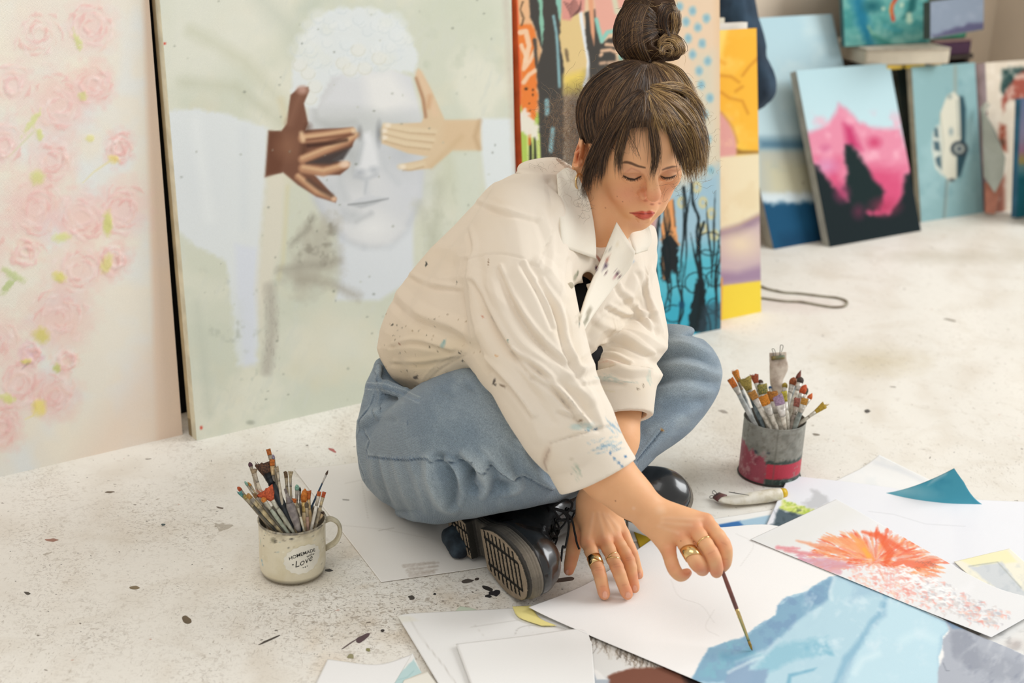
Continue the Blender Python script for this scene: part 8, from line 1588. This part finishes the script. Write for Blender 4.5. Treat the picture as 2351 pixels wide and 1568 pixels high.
# fringe and side locks
O = (1482, 212)
for A, B, N, c, w_, cu in [([(1470, 205), (1420, 240), (1378, 300), (1352, 370), (1338, 430), (1340, 470)], [(1474, 208), (1432, 245), (1396, 305), (1372, 360), (1358, 410), (1352, 452)], 520, dkc, .00042, 3), ([(1474, 208), (1432, 245), (1396, 305), (1376, 360), (1366, 400), (1366, 425)], [(1478, 212), (1445, 250), (1418, 300), (1392, 350), (1384, 400), (1380, 436)], 420, dkc, .00042, 2),
                          ([(1476, 210), (1450, 240), (1430, 285), (1418, 340), (1414, 380), (1417, 412)], [(1480, 212), (1462, 240), (1446, 285), (1432, 330), (1424, 370), (1424, 418)], 150, mid, .00036, 2), ([(1482, 212), (1478, 250), (1490, 290), (1499, 350), (1497, 400), (1494, 425)], [(1486, 212), (1495, 250), (1508, 300), (1512, 350), (1508, 385), (1500, 415)], 210, mid, .00040, 1.5),
                          ([(1480, 212), (1452, 235), (1430, 262), (1404, 306)], [(1484, 214), (1490, 240), (1492, 268), (1492, 308)], 420, mid, .00042, 2), ([(1484, 212), (1494, 240), (1500, 268), (1508, 308)], [(1488, 210), (1520, 240), (1550, 275), (1570, 322)], 440, ltc, .00042, 2),
                          ([(1488, 210), (1514, 255), (1542, 310), (1560, 360), (1573, 400), (1585, 428)], [(1492, 208), (1535, 240), (1575, 290), (1596, 340), (1604, 385), (1602, 425)], 620, ltc, .00042, 4), ([(1492, 208), (1540, 235), (1582, 280), (1602, 330), (1610, 375), (1610, 415)], [(1494, 205), (1552, 218), (1596, 255), (1616, 300), (1619, 350), (1614, 405)], 560, ltc, .00042, 3),
                          ([(1494, 205), (1550, 205), (1595, 230), (1616, 275), (1620, 300)], [(1488, 200), (1540, 190), (1580, 205), (1608, 250), (1622, 290)], 200, ltc, .00036, 3), ([(1486, 212), (1520, 270), (1548, 330), (1562, 370), (1568, 398)], [(1490, 212), (1528, 262), (1562, 320), (1578, 370), (1584, 400)], 300, mid, .00038, 3),
                          ([(1490, 196), (1530, 196), (1570, 205), (1596, 212)], [(1490, 200), (1530, 202), (1570, 209), (1597, 213)], 60, ltc, .00036, 1), ([(1384, 262), (1372, 300), (1378, 350), (1392, 372)], [(1392, 262), (1398, 320), (1420, 352), (1445, 330)], 20, dkc, .00028, 6), ([(1480, 250), (1474, 310), (1472, 350), (1476, 388)], [(1430, 300), (1440, 320), (1455, 360), (1462, 372)], 16, mid, .00024, 6)]:
    sheetof(SS, A, B, N, T_h, 2.08, .003, .012, w_, c, 2.6, .36, cu*1.6)
SS.build('fringe_strands'); SS = Strands()
# bun strands wrap round the lobes
for A, B, N, c in [([(1440, 140), (1412, 105), (1411, 60), (1430, 20), (1460, -6)], [(1462, 146), (1440, 110), (1440, 65), (1452, 30), (1480, -4)], 420, dkc), ([(1462, 146), (1440, 110), (1440, 65), (1452, 30), (1480, -4)], [(1495, 140), (1480, 108), (1474, 70), (1478, 35), (1492, 0)], 420, mid), ([(1415, 90), (1440, 60), (1470, 40), (1502, 50)], [(1430, 130), (1460, 110), (1490, 90), (1512, 75)], 320, dkc),
                   ([(1432, 20), (1455, 8), (1480, 12), (1504, 35)], [(1418, 55), (1445, 35), (1475, 32), (1506, 55)], 260, mid), ([(1512, 75), (1508, 40), (1520, 10), (1540, 5)], [(1540, 88), (1530, 50), (1538, 25), (1552, 30)], 240, dkc), ([(1540, 88), (1545, 50), (1542, 25), (1548, 10)], [(1552, 85), (1560, 60), (1561, 40), (1556, 20)], 160, ltc),
                   ([(1512, 92), (1535, 76), (1560, 88), (1572, 115), (1556, 128)], [(1510, 110), (1530, 92), (1550, 100), (1556, 118), (1545, 128)], 230, ltc), ([(1512, 120), (1520, 100), (1540, 102), (1545, 120), (1532, 132)], [(1524, 126), (1526, 112), (1536, 112), (1538, 122), (1530, 128)], 130, ltc), ([(1440, 140), (1470, 146), (1505, 142), (1530, 132)], [(1445, 148), (1475, 152), (1500, 150), (1525, 142)], 140, dkc)]:
    sheetof(SS, A, B, int(N*1.3), T_bun, 2.09, .0012, .0012, .00040, c, 1.8, .10)
for k in range(110):
    x0, y0 = rh.uniform(1420, 1560), rh.uniform(0, 140); a = rh.uniform(0, 6.28); L_ = rh.uniform(15, 42); kx = rh.gauss(0, 12)
    q = [(x0, y0), (x0+L_*.5*math.cos(a)+kx, y0+L_*.5*math.sin(a)), (x0+L_*math.cos(a), y0+L_*math.sin(a)+kx*.5)]; q2, d = cast(q, T_bun, 2.09, 0); SS.add(np.array([D(q2[c, 0], q2[c, 1], d[c]-.002-.003*rh.random()) for c in range(HP)]), .00022, rgb(rh.choice(ltc)))
SS.build('bun_strands'); SS = Strands()
# frizzy flyaways behind the head, at the temple and over the collar
def fly(n, cx_, cy_, sx, sy, L0, L1, d0, cols, w_=.00013, root=None):
    for k in range(n):
        x, y = (rh.gauss(cx_, sx), rh.gauss(cy_, sy)) if root is None else root(); a = rh.uniform(0, 6.28); L_ = rh.uniform(L0, L1); pts = [(x, y)]
        for j in range(4): a += rh.gauss(0, .9); x += L_/4*math.cos(a); y += L_/4*math.sin(a); pts.append((x, y))
        q = spl(pts, 3)[:HP]; d = d0+rh.gauss(0, .012); SS.add(np.array([D(q[c, 0], q[c, 1], d+.004*math.sin(c)) for c in range(HP)]), w_, rgb(rh.choice(cols)))
def rt1(): t = rh.random(); return (1322-rh.random()**1.6*70+rh.gauss(0, 4), 225+t*150)
fly(620, 0, 0, 0, 0, 25, 60, 2.20, ['7a6048', '8f7557', '604a36', 'a58a68'], .00012, rt1)
fly(36, 1308, 430, 18, 26, 20, 46, 2.05, ['8a7258', '7d6650', '9a8468'], .00009); fly(70, 1340, 230, 22, 40, 20, 50, 2.12, ltc, .00013); fly(80, 1600, 330, 18, 60, 18, 50, 2.09, ltc, .00014); fly(46, 1480, 190, 60, 25, 20, 46, 2.04, ltc, .00013)
fly(30, 1340, 470, 8, 22, 18, 40, 2.05, mid, .00012); fly(26, 1250, 388, 24, 6, 20, 40, 2.12, mid, .00009); fly(24, 1560, 430, 26, 18, 15, 40, 2.07, dkc, .00014)
SS.build('flyaway_strands')
